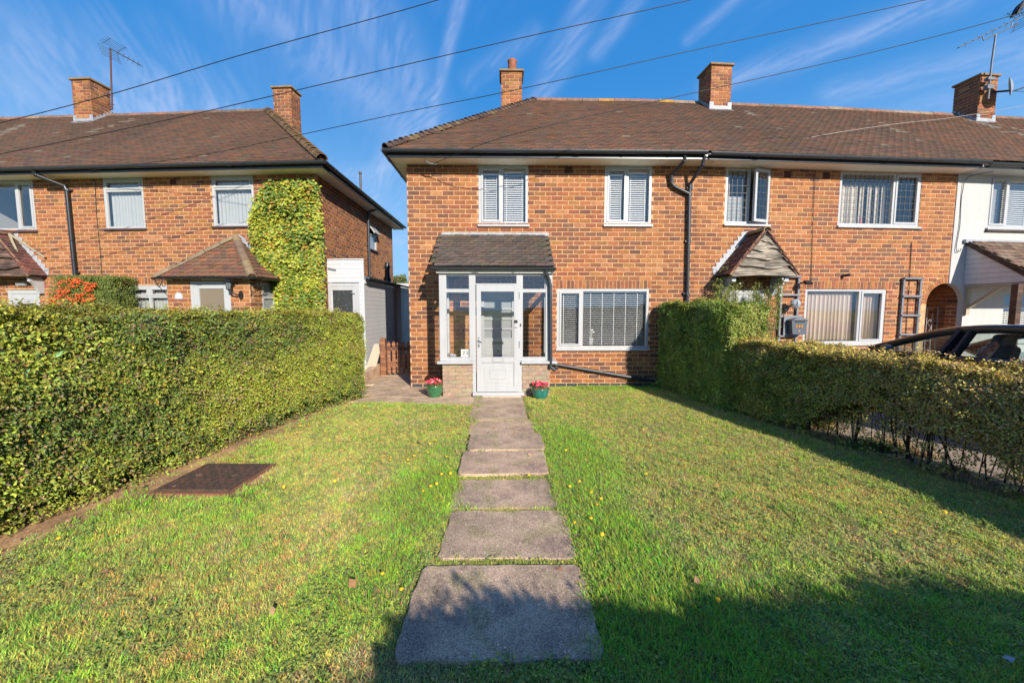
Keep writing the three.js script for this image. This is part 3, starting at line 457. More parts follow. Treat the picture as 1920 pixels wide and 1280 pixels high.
  { const w = makeWindow(h, { u0: 3.09, u1: 4.94, v0: 3.37, v1: VT - 0.013, mull: [4.335], sash: [1], sill: true, lead: true, label: 'wide leaded window with striped curtains' });
    part(w, 'curtain', cloth(3.14, 3.66, 3.42, 4.26, -0.16, 5, 0.03, 5), mCream); part(w, 'curtain', [cloth(3.72, 3.80, 3.42, 4.26, -0.17, 1, 0.02, 6), cloth(3.87, 3.99, 3.42, 4.26, -0.17, 1.5, 0.02, 7), cloth(4.05, 4.14, 3.42, 4.26, -0.17, 1, 0.02, 8), cloth(4.2, 4.29, 3.42, 4.26, -0.17, 1, 0.02, 9), cloth(4.42, 4.56, 3.42, 4.26, -0.17, 1.5, 0.02, 10)], mCream); part(w, 'roller_blind', box(3.12, 4.31, 4.36, 4.44, -0.12, -0.11), mBamboo); part(w, 'doll', [rod([3.73, 3.43, -0.13], [3.73, 3.52, -0.13], 0.028, 8, 0.012), ball([3.73, 3.545, -0.13], 0.02)], mPink); }
  { const w = makeWindow(h, { u0: 2.465, u1: 4.32, v0: 0.885, v1: 2.06, mull: [3.73], sash: [1], sill: true, label: 'lower window with drawn beige curtains' }); part(w, 'curtain', cloth(2.5, 3.68, 0.95, 2.02, -0.15, 13, 0.03, 11), mCurtain); part(w, 'curtain', cloth(3.78, 4.28, 0.95, 2.02, -0.15, 6, 0.03, 12), mCurtain); }
  const d = part(h, 'front_door', [box(0.74, 0.84, 0.03, 2.03, -0.1, -0.03), box(1.47, 1.57, 0.03, 2.03, -0.1, -0.03), box(0.84, 1.47, 1.93, 2.03, -0.1, -0.032), box(0.84, 1.47, 0.03, 1.93, -0.09, -0.045)], mWhite); part(d, 'panel_mould', [box(0.92, 1.39, 1.2, 1.85, -0.046, -0.038), box(0.92, 1.39, 0.2, 1.05, -0.046, -0.038)], mWhite);
  airBrick(h, 1.92, 4.38); airBrick(h, 2.77, 4.38);
  part(h, 'cable', [sag([[2.50, 4.46, 0.02], [2.52, 3.4, 0.016], [2.55, 2.6, 0.016], [2.56, 2.08, 0.016]], 0.006)], mIron); part(h, 'cable', [sag([[4.80, 3.05, 0.012], [4.82, 2.3, 0.012], [4.83, 1.6, 0.012], [4.85, 0.5, 0.012]], 0.007)], mIron);
  // passage behind the arch, with its iron gate
  const pz = -2.2, ps = holder(h, 'passage'), aL = ARCH.uc - ARCH.r - 0.03, aR = ARCH.uc + ARCH.r + 0.03;
  part(ps, 'passage_lining', [box(aL - 0.1, aL, 0, 2.4, pz, -0.112), box(aR + 0.012, aR + 0.1, 0, 2.4, pz, -0.112), box(aL - 0.1, aR + 0.1, 0, 2.4, pz - 0.1, pz - 0.02), box(aL - 0.1, aR + 0.1, 2.22, 2.4, pz, -0.112), box(aL, aR, 0.01, 0.03, pz, -0.112)], mMortar);
  layBricks(ps, { u0: 0, u1: 2.05, v0: 0, v1: 2.2, seed: 17, phase: 0, matrix: new THREE.Matrix4().makeRotationY(-Math.PI / 2).setPosition(aR, 0, pz) }); layBricks(ps, { u0: 0, u1: aR - aL, v0: 0, v1: 2.2, seed: 18, phase: 0, matrix: new THREE.Matrix4().makeTranslation(aL, 0, pz + 0.02) });
  part(ps, 'wall_thickness', [box(ARCH.uc + ARCH.r - 0.002, ARCH.uc + ARCH.r + 0.02, 0, ARCH.vs, -0.34, -0.113)], mMortar); layBricks(ps, { u0: 0, u1: 0.23, v0: 0, v1: ARCH.vs, seed: 19, phase: 0, matrix: new THREE.Matrix4().makeRotationY(-Math.PI / 2).setPosition(ARCH.uc + ARCH.r - 0.004, 0, -0.345) });
}
// ---------------------------------------------------------------- the white rendered house at the right edge
const whiteHouse = thing('rendered_house', 'white rendered house at the right edge with a brown post canopy', 'house', FW);
{
  const h = whiteHouse, VT = 4.50, U = 9.5, uc = ARCH.uc - 5.762;
  const o = new THREE.Shape(); o.moveTo(uc + ARCH.r, 0); o.lineTo(U, 0); o.lineTo(U, VT + 0.02); o.lineTo(0.004, VT + 0.02); o.lineTo(0.004, ARCH.vs + Math.sqrt(ARCH.r ** 2 - (uc - 0.004) ** 2)); o.absarc(uc, ARCH.vs, ARCH.r, Math.acos((0.004 - uc) / ARCH.r), 0, true); o.closePath();
  for (const q of [[0.80, 2.6, 3.385, 4.465], [1.40, 3.3, 0.9, 2.0], [5, 6, 3.385, 4.465]]) o.holes.push(poly([[q[0], q[2]], [q[1], q[2]], [q[1], q[3]], [q[0], q[3]]]));
  part(h, 'front_wall', extr(o, 0.11).translate(0, 0, -0.11), mRender);
  part(h, 'corner_bead', box(0.0, 0.035, 2.2, VT, 0.002, 0.012), mWhite);
  shell(h, 0.62, U, 6, VT);
  const roof = holder(h, 'roof'), c = [[0, EV, EW], [U, EV, EW], [U, RV, RW], [0, RV, RW]];
  part(roof, 'underlay', slab(...c, 0.05), mUnder); part(roof, 'rear_slope', slab([U, EV, -6.4], [0, EV, -6.4], [0, RV, RW - 0.01], [U, RV, RW - 0.01], 0.05), mRearTile);
  roofTiles(roof, { o: [0, EV + 0.005, EW + 0.03], along: [1, 0, 0], up: roofUp, length: SL, span: () => [-0.09, U], single: 200, near: 0.5, seed: 24, streaks: [[3.2, 3.5, 1.6, 4.1, 0.06], [4.3, 4.6, 2.2, 3.4, -0.1], [4.7, 5.0, 1.2, 2.8, -0.2]] });
  ridgeTiles(roof, 'ridge_tile', [0, RV - 0.03, RW], [U, RV - 0.03, RW], 0.115, 0.42, 8);
  const cc = chimney(h, 3.70, 4.26, -2.45, -3.05, 6.5, 8.05, 35); chimneyFlashing(cc, 3.70, 4.26, -2.45, EV + (RV - EV) * (EW + 2.45) / (EW - RW) + 0.03, 0.77, [-1]);
  part(h, 'soffit', box(0.005, U, VT - 0.012, VT + 0.012, 0.001, 0.33), mWhite); part(h, 'fascia', box(0.06, U, VT - 0.015, EV - 0.03, 0.33, 0.36), mWhite);
  gutter(h, [0.1, EV - 0.03, 0.42], [U, EV - 0.03, 0.42]); part(h, 'gutter_arm', [beam([0.14, EV - 0.1, 0.36], [0.34, EV - 0.03, 0.42], 0.02, 0.02), beam([1.0, EV - 0.1, 0.36], [1.15, EV - 0.03, 0.42], 0.02, 0.02)], mBlack);
  { const w = makeWindow(h, { u0: 0.80, u1: 2.6, v0: 3.385, v1: VT - 0.013, mull: [1.28], sash: [0], sill: true, sillMat: mWhite }); blind(w, 0.88, 1.24, 3.47, 4.4, -0.135, 0.9, 0.043, 2); blind(w, 1.32, 2.5, 3.46, 4.4, -0.135, 0.9, 0.043, 3); part(w, 'sill_edge', box(0.77, 2.63, 3.30, 3.338, -0.02, 0.05), mBrownWood); }
  { const w = makeWindow(h, { u0: 1.40, u1: 3.3, v0: 0.9, v1: 2.0, mull: [2.35], top: 1.68, sill: true }); blind(w, 1.47, 3.2, 0.97, 1.62, -0.135, 0.9, 0.043, 3); }
  makeWindow(h, { u0: 5, u1: 6, v0: 3.385, v1: VT - 0.013, mull: [5.5], sill: true });
  part(h, 'cable', sag([[0.42, 4.46, 0.3], [0.16, 4.40, 0.06], [0.12, 4.1, 0.018], [0.13, 3.4, 0.018], [0.09, 2.95, 0.02], [0.1, 2.86, 0.03], [0.17, 2.87, 0.03], [0.19, 2.93, 0.03]], 0.008), mGrey);
}
// ---------------------------------------------------------------- the brick pair on the left
const EVL = 4.80, RVL = 7.55, VTL = 4.695, PL = -5.37, SLL = Math.hypot(RVL - EVL, EW - RW), upL = [0, RVL - EVL, RW - EW];
const mTileSill = std('dark_tile_sill', [0.075, 0.045, 0.05], 0.7, { map: mottle });
const leftHouse = thing('brick_house', 'brick house on the left half covered by yellow green ivy at its corner', 'house', FL);
const SK = Math.tan(FL.a); // the flank runs straight back although the front is turned a little
{
  const h = leftHouse, U0 = PL;
  const wins = [[-2.505, -1.49, 3.545], [-5.19, -4.18, 3.52]];
  const ops = [...wins.map(([a, b, v]) => { const q = rectOp(a, b, v, 4.7); q.path = poly([[a, v], [b, v], [b, VTL - 0.005], [a, VTL - 0.005]]); return q; }), rectOp(-5.11, -3.3, 0.95, 2.19)];
  const wall = brickWall(h, 'front_wall', { u0: U0, u1: 0, v0: 0, v1: VTL + 0.02, openings: ops, skip: [rectOp(-5.2, -3.2, 2.20, 2.39)], seed: 41, blue: 1, phase: 0, single: 300, near: [-3.0, 3.0], keep: (q) => q.v > 1.7 && q.u < -1.4 });
  soldiers(wall, -5.2, -3.2, 2.215, 42, 0.168);
  const flank = new THREE.Matrix4().makeBasis(new THREE.Vector3(Math.sin(FL.a), 0, -Math.cos(FL.a)), new THREE.Vector3(0, 1, 0), new THREE.Vector3(Math.cos(FL.a), 0, Math.sin(FL.a)));
  const fo = [rectOp(3.52, 4.22, 3.55, 4.3)];
  const side = brickWall(h, 'side_wall', { u0: 0.05, u1: 6.0, v0: 0, v1: VTL + 0.02, openings: fo, matrix: flank, seed: 43, phase: -0.06, single: 250, near: [0.4, 3.4], keep: (q) => q.v > 2.7 });
  // small bathroom window in the flank, its top light open
  const sw = holder(h, 'side_window'), fl = (g) => g.applyMatrix4(flank);
  part(sw, 'frame', [box(3.52, 3.57, 3.55, 4.3, -0.07, -0.01), box(4.17, 4.22, 3.55, 4.3, -0.07, -0.01), box(3.57, 4.17, 3.55, 3.6, -0.069, -0.012), box(3.57, 4.17, 4.25, 4.3, -0.069, -0.012), box(3.57, 4.17, 4.0, 4.04, -0.068, -0.013)].map(fl), mWhite);
  part(sw, 'pane', fl(box(3.56, 4.18, 3.59, 4.01, -0.04, -0.036)), mFrost); part(sw, 'open_top_light', [slab([3.56, 4.24, 0.0], [4.18, 4.24, 0.0], [4.18, 4.04, 0.14], [3.56, 4.04, 0.14], 0.03)].map(fl), mWhite); part(sw, 'sill', fl(box(3.48, 4.26, 3.50, 3.548, -0.05, 0.05)), mTileSill);
  part(h, 'interior', [box(U0 + 0.15, -0.5, 0.02, 0.1, -5.8, -0.11), box(U0 + 0.15, -0.5, 2.42, 2.6, -5.8, -0.11), box(U0 + 0.15, -0.5, VTL, VTL + 0.08, -5.8, -0.11), box(U0 + 0.15, -0.5, 0.1, VTL, -3.3, -3.2), box(-3.4, -3.3, 0.1, VTL, -3.2, -0.35)], mRoom);
  part(h, 'rear_wall', box(U0, SK * 6 - 0.02, 0, VTL, -6.1, -5.95), mSideBrick);
  // roof
  const X = 0.38, back = -6.4, bx = X + SK * 6.8, rp = [-3.10, RVL, RW], roof = holder(h, 'roof');
  part(roof, 'underlay', [slab([U0, EVL, EW], [X, EVL, EW], rp, [U0, RVL, RW], 0.05), slab([X, EVL, EW], [bx, EVL, back], rp, rp.map((q, i) => q + (i === 0 ? -0.01 : 0)), 0.05)], mUnder);
  part(roof, 'rear_slope', slab([bx, EVL, back], [U0, EVL, back], [U0, RVL, RW - 0.01], [rp[0], RVL, RW - 0.01], 0.05), mRearTile);
  roofTiles(roof, { o: [0, EVL + 0.005, EW + 0.03], along: [1, 0, 0], up: upL, length: SLL, span: (t) => [U0 - 0.09, X - t / SLL * 3.48], single: 300, near: -2.2, seed: 45 });
  const e = new THREE.Vector3(bx - X, 0, back - EW).normalize(), inn = new THREE.Vector3(-(-e.z), 0, -e.x).normalize(); // inwards, across the flank eave
  const run = new THREE.Vector3(rp[0] - X, 0, rp[2] - EW), d1 = run.dot(e), d2 = Math.abs(run.dot(inn)), LF = Math.hypot(d2, RVL - EVL), tot = Math.hypot(bx - X, back - EW);
  roofTiles(roof, { o: [X, EVL + 0.005, EW], along: e.toArray(), up: new THREE.Vector3().copy(inn).multiplyScalar(Math.sign(run.dot(inn)) * d2).setY(RVL - EVL).toArray(), length: LF - 0.1, span: (t) => [t / LF * d1, tot - t / LF * (tot - d1)], seed: 46 });
  ridgeTiles(roof, 'ridge_tile', [U0, RVL - 0.03, RW], [rp[0], RVL - 0.03, RW], 0.115, 0.42, 9, [[0.17, 0.1, 0.065], [0.2, 0.13, 0.08], [0.145, 0.1, 0.07], [0.24, 0.15, 0.04]]);
  ridgeTiles(roof, 'hip_tile', [X + 0.01, EVL + 0.005, EW + 0.03], rp, 0.105, 0.15, 10, [[0.20, 0.12, 0.06], [0.24, 0.15, 0.07], [0.16, 0.1, 0.055], [0.13, 0.085, 0.055]], 0.0, 0.2);
  const cc = chimney(h, -2.77, -2.21, -2.79, -3.25, 6.3, 8.10, 47);
  part(cc, 'lead_flashing', [0, 1, 2, 3, 4, 5].map((i) => extr(poly([[0, -0.1], [0.1, -0.18], [0.1, 0.04], [0, 0.12]]), 0.01).translate(-2.79 + i * 0.1, 7.28 - i * 0.08, -2.787)), mLead);
  part(h, 'soffit', [box(U0 + 0.005, 0.36, VTL - 0.012, VTL + 0.012, 0.001, 0.36), slab([0.0, VTL + 0.012, 0.001], [0.36, VTL + 0.012, 0.001], [0.36 + SK * 6.3, VTL + 0.012, -6.3], [SK * 6.3, VTL + 0.012, -6.3], 0.024)], mSoffit);
  part(h, 'fascia', [box(U0, 0.385, VTL - 0.015, EVL - 0.02, 0.36, 0.385), slab([0.386, VTL - 0.015, 0.386], [0.386 + SK * 6.8, VTL - 0.015, back], [0.386 + SK * 6.8, EVL - 0.02, back], [0.386, EVL - 0.02, 0.386], 0.02)], mBlack);
  gutter(h, [U0, EVL - 0.005, 0.445], [0.47, EVL - 0.005, 0.445]); gutter(h, [0.45 + SK * 6.8, EVL - 0.005, back], [0.45, EVL - 0.005, 0.46]);
  for (const [a, b, v] of wins) { const w = makeWindow(h, { u0: a, u1: b, v0: v, v1: VTL - 0.013, top: 4.40, sill: true, sillMat: mTileSill, frame: 0.06, sash: [0], sashRow: 1 }); part(w, 'net_curtain', cloth(a + 0.06, b - 0.06, v + 0.05, 4.6, -0.13, 11, 0.014, a * 7), mNet); }
  { const w = makeWindow(h, { u0: -5.11, u1: -3.3, v0: 0.95, v1: 2.19, mull: [-4.22], top: 1.92, sill: true, frame: 0.06, sash: [0, 1], sashRow: 1 }); part(w, 'net_curtain', cloth(-5.05, -3.4, 1.0, 2.13, -0.13, 18, 0.014, 5), mNet); }
  airBrick(h, -3.42, 4.58);
  part(h, 'cable', sag([[PL + 0.02, 4.62, 0.02], [PL - 0.01, 3.8, 0.012], [PL, 3.0, 0.012], [PL - 0.02, 1.5, 0.012]], 0.007), mIron);
  part(h, 'flank_pipe', bent(0.036, [3.2].flatMap((t) => [[t, EVL - 0.1, 0.36], [t, VTL - 0.1, 0.08], [t, 2.3, 0.07]]).map((p) => new THREE.Vector3(...p).applyMatrix4(flank).toArray())), mGutter);
}
const farLeft = thing('brick_house', 'brick house at the left edge behind the orange berried bush', 'house', FL);
{
  const h = farLeft, U0 = -12.5, U1 = PL;
  const q0 = rectOp(-8.65, -6.96, 3.505, 4.7); q0.path = poly([[-8.65, 3.505], [-6.96, 3.505], [-6.96, VTL - 0.005], [-8.65, VTL - 0.005]]); const q1 = rectOp(-7.93, -7.06, -0.1, 2.1); q1.path = poly([[-7.93, 0.01], [-7.06, 0.01], [-7.06, 2.1], [-7.93, 2.1]]);
  const wall = brickWall(h, 'front_wall', { u0: U0, u1: U1, v0: 0, v1: VTL + 0.02, openings: [q0, q1], skip: [rectOp(-8.1, -6.85, 2.11, 2.30)], seed: 51, phase: 0, single: 300, near: [-5.9, 3.0], keep: (q) => q.v > 1.7 && q.u > -8 });
  soldiers(wall, -8.1, -6.85, 2.125, 52, 0.168);
  shell(h, U0, U1, 6, VTL);
  const roof = holder(h, 'roof'); part(roof, 'underlay', slab([U0, EVL, EW], [U1, EVL, EW], [U1, RVL, RW], [U0, RVL, RW], 0.05), mUnder); part(roof, 'rear_slope', slab([U1, EVL, -6.4], [U0, EVL, -6.4], [U0, RVL, RW - 0.01], [U1, RVL, RW - 0.01], 0.05), mRearTile);
  roofTiles(roof, { o: [0, EVL + 0.005, EW + 0.03], along: [1, 0, 0], up: upL, length: SLL, span: () => [U0, U1 + 0.09], single: 200, near: -6.5, seed: 53, streaks: [[-9.3, -9.0, 2.6, 3.6, -0.3], [-7.9, -7.65, 2.4, 3.9, 0.22]], tones: TILE_TONES.map((q) => [q[0] * 0.92, q[1] * 0.97, q[2]]) });
  ridgeTiles(roof, 'ridge_tile', [U0, RVL - 0.03, RW], [U1, RVL - 0.03, RW], 0.115, 0.42, 12);
  const cc = chimney(h, -8.76, -8.17, -2.5, -3.05, 6.6, 8.37, 55); chimneyFlashing(cc, -8.76, -8.17, -2.5, EVL + (RVL - EVL) * (EW + 2.5) / (EW - RW) + 0.03, 0.81, [1]);
  part(h, 'soffit', box(U0, U1, VTL - 0.012, VTL + 0.012, 0.001, 0.36), mSoffit); part(h, 'fascia', box(U0, U1 - 0.002, VTL - 0.015, EVL - 0.02, 0.36, 0.385), mBlack); gutter(h, [U0, EVL - 0.02, 0.445], [U1 - 0.01, EVL - 0.008, 0.445]);
  makeWindow(h, { u0: -8.65, u1: -6.96, v0: 3.505, v1: VTL - 0.013, mull: [-7.42], sash: [1], sill: true, sillMat: mTileSill, frame: 0.065 }).children.length;
  const p = part(h, 'downpipe', bent(0.042, [[-6.34, 4.76, 0.42], [-6.34, 4.66, 0.38], [-6.04, 4.50, 0.08], [-6.01, 4.40, 0.07], [-5.985, 2.3, 0.07], [-5.98, 0.05, 0.07]]), mBlack); for (const v of [4.42, 2.5]) wallClip(p, -5.995, v, 0.06);
  part(h, 'front_door', [box(-7.93, -7.84, 0.03, 2.1, -0.1, -0.03), box(-7.15, -7.06, 0.03, 2.1, -0.1, -0.03), box(-7.84, -7.15, 2.0, 2.1, -0.1, -0.032), box(-7.84, -7.15, 0.03, 1.4, -0.09, -0.045), box(-7.84, -7.15, 1.76, 2.0, -0.09, -0.045), box(-7.84, -7.70, 1.4, 1.76, -0.09, -0.045), box(-7.29, -7.15, 1.4, 1.76, -0.09, -0.045)], mWhite);
  const s = new THREE.Shape(); s.moveTo(-7.71, 1.39); s.lineTo(-7.28, 1.39); s.lineTo(-7.28, 1.66); s.quadraticCurveTo(-7.495, 1.80, -7.71, 1.66); part(h, 'door_pane', extr(s, 0.006).translate(0, 0, -0.07), mFrost); part(h, 'door_panel_mould', [box(-7.78, -7.21, 1.86, 1.88, -0.046, -0.036), box(-7.78, -7.76, 1.45, 1.86, -0.046, -0.036), box(-7.23, -7.21, 1.45, 1.86, -0.046, -0.036)], mWhite);
  part(h, 'gas_box', fin(new THREE.CylinderGeometry(0.045, 0.045, 0.03, 14).rotateX(Math.PI / 2).translate(-6.93, 1.68, 0.015)), mIron);
}
// ---------------------------------------------------------------- porches, canopies, side extension
function digits(text, w, h, bg, fg, font, sub) {
  const W = 256, H = Math.round(256 * h / w), cv = document.createElement('canvas'); cv.width = W; cv.height = H; const x = cv.getContext('2d'); x.fillStyle = bg; x.fillRect(0, 0, W, H); x.fillStyle = fg; x.textAlign = 'center'; x.textBaseline = 'middle'; x.font = font; x.fillText(text, W / 2, H / 2 + (sub || 0));
  const t = new THREE.CanvasTexture(cv); t.colorSpace = THREE.SRGBColorSpace; return t;
}
function facePlate(u0, u1, v0, v1, w) { const g = new THREE.PlaneGeometry(u1 - u0, v1 - v0); g.translate((u0 + u1) / 2, (v0 + v1) / 2, w); return g; }
const platePart = (p, n, g, m) => { const b = baseOf(p), q = g.toNonIndexed().translate(-b[0], -b[1], -b[2]), o = shade(new THREE.Mesh(q, m)); o.name = n; p.add(o); return o; };

const mMould = std("grey_white_moulding", [0.34, 0.34, 0.35], 0.5), mPaleLead = std("pale_lead", [0.40, 0.41, 0.43], 0.6, { map: mottle });
const porch = thing('glazed_porch', 'white glazed porch with a tiled lean-to roof on the middle house, numbered 23', 'porch', FM, [1.8, 0, 0.45]);
{
  const h = porch, W = 0.89, f = 0.81;
  for (const g of [box(0.81, 1.36, 0, 0.62, f - 0.02, W - 0.012), box(2.28, 2.78, 0, 0.62, f - 0.02, W - 0.012), box(0.81, 0.89, 0, 0.62, 0.001, f - 0.02), box(2.70, 2.78, 0, 0.62, 0.001, f - 0.02)]) part(h, 'base_core', g, mPaleMortar);
  for (const [a, b, s] of [[0.80, 1.37, 61], [2.27, 2.79, 62]]) { const base = holder(h, 'base_wall'); layBricks(base, { u0: a, u1: b, v0: 0, v1: 0.62, seed: s, pale: true, course: 0.0775, pitch: 0.23, matrix: new THREE.Matrix4().makeTranslation(0, 0, W - 0.002), single: 60, near: [a, 0.6] }); }
  { const base = holder(h, 'base_wall'); layBricks(base, { u0: 0, u1: W, v0: 0, v1: 0.62, seed: 63, pale: true, course: 0.0775, matrix: new THREE.Matrix4().makeRotationY(-Math.PI / 2).setPosition(0.80, 0, 0) }); layBricks(base, { u0: 0, u1: W, v0: 0, v1: 0.62, seed: 64, pale: true, course: 0.0775, matrix: new THREE.Matrix4().makeRotationY(Math.PI / 2).setPosition(2.79, 0, W) }); }
  part(h, 'sill', [box(0.71, 1.385, 0.62, 0.672, 0.72, 0.955, 0.01), box(2.255, 2.92, 0.62, 0.672, 0.72, 0.955, 0.01), box(0.71, 0.94, 0.62, 0.672, 0.002, 0.719), box(2.66, 2.92, 0.62, 0.672, 0.002, 0.719)], mWhite);
  const X = 0.757, Y = 2.825, w0 = 0.82, w1 = 0.89, B = [];
  for (const [a, b] of [[X, 0.89], [1.30, 1.42], [2.165, 2.285], [2.70, Y]]) B.push(box(a, b, 0.672, 2.265, w0, w1, 0.008));
  B.push(box(1.36, 1.42, 0.02, 0.672, w0, w1), box(2.165, 2.27, 0.02, 0.672, w0, w1));
  B.push(box(X + 0.01, Y - 0.01, 2.236, 2.27, w0 + 0.004, w1 - 0.004), box(0.88, 1.31, 1.93, 1.992, w0 + 0.003, w1 - 0.003), box(2.28, 2.71, 1.93, 1.992, w0 + 0.003, w1 - 0.003), box(0.88, 1.31, 0.672, 0.742, w0 + 0.003, w1 - 0.003), box(2.28, 2.71, 0.672, 0.742, w0 + 0.003, w1 - 0.003), box(1.41, 2.17, 2.07, 2.09, w0 + 0.003, w1 - 0.003));
  for (const x of [X, Y - 0.07]) B.push(box(x, x + 0.07, 0.672, 2.265, 0.003, 0.10), box(x, x + 0.07, 0.672, 0.742, 0.10, w0), box(x, x + 0.07, 1.93, 1.992, 0.10, w0), box(x, x + 0.07, 2.2, 2.265, 0.10, w0));
  part(h, 'frame', B, mWhite);
  const P = (n, a, b, c, d) => part(h, 'pane', box(a, b, c, d, 0.853, 0.857), mGlass);
  P(0, 0.888, 1.302, 0.74, 1.932); P(0, 0.888, 1.302, 1.99, 2.238); P(0, 2.283, 2.702, 0.74, 1.932); P(0, 2.283, 2.702, 1.99, 2.238); P(0, 1.418, 2.167, 2.088, 2.238);
  for (const x of [X + 0.033, Y - 0.037]) { part(h, 'pane', box(x, x + 0.004, 0.74, 1.932, 0.098, w0 + 0.002), mGlass); part(h, 'pane', box(x, x + 0.004, 1.99, 2.202, 0.098, w0 + 0.002), mGlass); }
  const d = holder(h, 'door');
  part(d, 'leaf', [box(1.435, 1.52, 0.10, 2.068, 0.835, 0.902, 0.006), box(2.122, 2.21, 0.10, 2.068, 0.835, 0.902, 0.006), box(1.515, 2.127, 1.945, 2.066, 0.836, 0.900), box(1.515, 2.127, 0.64, 0.742, 0.836, 0.900), box(1.515, 2.127, 0.102, 0.20, 0.836, 0.900), box(1.515, 2.127, 0.2, 0.64, 0.836, 0.885), box(1.575, 2.065, 0.26, 0.58, 0.885, 0.890), box(1.68, 1.97, 0.34, 0.505, 0.89, 0.8935)], mWhite);
  part(d, 'panel_mould', [box(1.675, 1.975, 0.502, 0.509, 0.8905, 0.898), box(1.675, 1.975, 0.336, 0.343, 0.8905, 0.898), box(1.675, 1.682, 0.343, 0.502, 0.8905, 0.898), box(1.968, 1.975, 0.343, 0.502, 0.8905, 0.898)], mWhite);
  part(d, 'pane', box(1.517, 2.125, 0.74, 1.948, 0.862, 0.866), mGlass);
  part(d, 'letter_plate', [box(1.72, 1.93, 0.655, 0.662, 0.9, 0.909), box(1.72, 1.93, 0.715, 0.722, 0.9, 0.909), box(1.72, 1.727, 0.662, 0.715, 0.9, 0.909), box(1.923, 1.93, 0.662, 0.715, 0.9, 0.909)], mMould); part(d, 'letter_flap', box(1.73, 1.92, 0.664, 0.713, 0.9, 0.905), mWhite);
  part(d, 'handle', [box(1.462, 1.492, 0.92, 1.12, 0.902, 0.91, 0.003), rod([1.475, 1.06, 0.91], [1.475, 1.06, 0.945], 0.01), rod([1.475, 1.06, 0.945], [1.565, 1.03, 0.945], 0.01)], mSteel); part(d, 'lock', fin(new THREE.CylinderGeometry(0.012, 0.012, 0.012, 10).rotateX(Math.PI / 2).translate(1.477, 0.96, 0.914)), mIron);
  for (const v of [1.88, 0.98]) part(d, 'hinge', [rod([2.222, v - 0.06, 0.905], [2.222, v + 0.06, 0.905], 0.008)], mSteel);
  part(d, 'key_pad', [box(2.125, 2.185, 1.29, 1.37, 0.901, 0.925, 0.005)], mWhite); part(d, 'key_pad_top', box(2.122, 2.188, 1.372, 1.425, 0.901, 0.928, 0.005), mIron);
  part(h, 'door_bell', [box(2.235, 2.255, 1.31, 1.36, 0.891, 0.905), ], mRust);
  part(h, 'threshold', box(1.36, 2.31, 0.03, 0.095, 0.80, 0.965, 0.008), mWhite);
  part(h, 'floor', box(0.9, 2.69, 0.01, 0.06, 0.02, 0.79), mConcrete); part(h, 'ceiling', box(0.8, 2.78, 2.272, 2.29, 0.005, 0.86), mWhite);
  part(h, 'fascia', box(0.72, 2.85, 2.272, 2.352, 0.895, 0.955, 0.004), mSoffit);
  part(h, 'gable_cheek', [extr(poly([[0.002, 2.29], [0.93, 2.29], [0.93, 2.36], [0.002, 3.05]]), 0.05).applyMatrix4(new THREE.Matrix4().makeRotationY(-Math.PI / 2).setPosition(0.79, 0, 0)), extr(poly([[0.002, 2.29], [0.93, 2.29], [0.93, 2.36], [0.002, 3.05]]), 0.05).applyMatrix4(new THREE.Matrix4().makeRotationY(-Math.PI / 2).setPosition(2.83, 0, 0))], mSoffit);
  const roof = holder(h, 'roof'); part(roof, 'underlay', slab([0.69, 2.37, 1.0], [2.84, 2.37, 1.0], [2.84, 3.09, 0.004], [0.69, 3.09, 0.004], 0.03), mUnder);
  roofTiles(roof, { o: [0.70, 2.378, 1.03], along: [1, 0, 0], up: [0, 0.735, -1.02], length: 1.16, span: () => [-0.02, 2.16], single: 300, near: 1, seed: 66, gauge: 0.1, tones: [[0.112, 0.082, 0.062], [0.098, 0.074, 0.057], [0.125, 0.09, 0.066], [0.085, 0.067, 0.053], [0.118, 0.082, 0.06]] });
  part(roof, 'lead_flashing', [slab([0.68, 3.095, 0.05], [2.85, 3.095, 0.05], [2.85, 3.14, 0.004], [0.68, 3.14, 0.004], 0.006), box(0.68, 2.85, 3.13, 3.165, 0.002, 0.008)], mPaleLead);
  gutter(h, [0.66, 2.365, 1.01], [2.87, 2.365, 1.01], mGutter, 0.05, 0.72);
  part(h, 'downpipe', bent(0.032, [[2.70, 2.33, 1.01], [2.70, 2.26, 0.99], [2.755, 2.15, 0.94], [2.78, 2.05, 0.935], [2.80, 0.56, 0.935], [2.86, 0.52, 0.93], [2.92, 0.53, 0.86], [2.95, 0.52, 0.12], [2.97, 0.50, 0.06]]), mGutter);
  const n = digits('23', 0.155, 0.14, '#e6e8e6', '#6e7072', 'bold 170px sans-serif'); const card = std('number_card', [0.8, 0.8, 0.8], 0.6, { map: n });
  part(h, 'number_card', box(1.14, 1.295, 0.745, 0.885, 0.828, 0.834), mWhite); platePart(h, 'number_print', facePlate(1.14, 1.295, 0.745, 0.885, 0.8355), card);
  part(h, 'ornament', [ball([0.95, 0.76, 0.72], 0.05, 0.8), ball([1.0, 0.75, 0.7], 0.04, 0.8)], mMould, 'pale pebble ornament on the sill');
}
const mCurtainWall = std("hall_wall", [0.62, 0.50, 0.36], 0.9), mVerge = std("verge_mortar", [0.36, 0.2, 0.12], 0.9, { map: mottle }), mOldRed = std("red_weathered_board", [0.26, 0.15, 0.11], 0.9, { map: woodMap }), mPostWood = std("brown_post", [0.16, 0.07, 0.035], 0.6, { map: woodMap });
const mReflectTint = phy('reflection_tinted_glass', [0.30, 0.235, 0.16], 0.28, { transmission: 0.35, thickness: 0, ior: 1.5 }), mDimGlass = phy('dim_glass', [0.3, 0.34, 0.35], 0.3, { transmission: 0.5, thickness: 0 });  // the tan door glass has a reflection from across the street painted in
const mObscure = phy("obscure_glass", [0.10, 0.11, 0.11], 0.12, { transmission: 0.6, thickness: 0, ior: 1.5, bumpMap: grit, bumpScale: 0.01 });
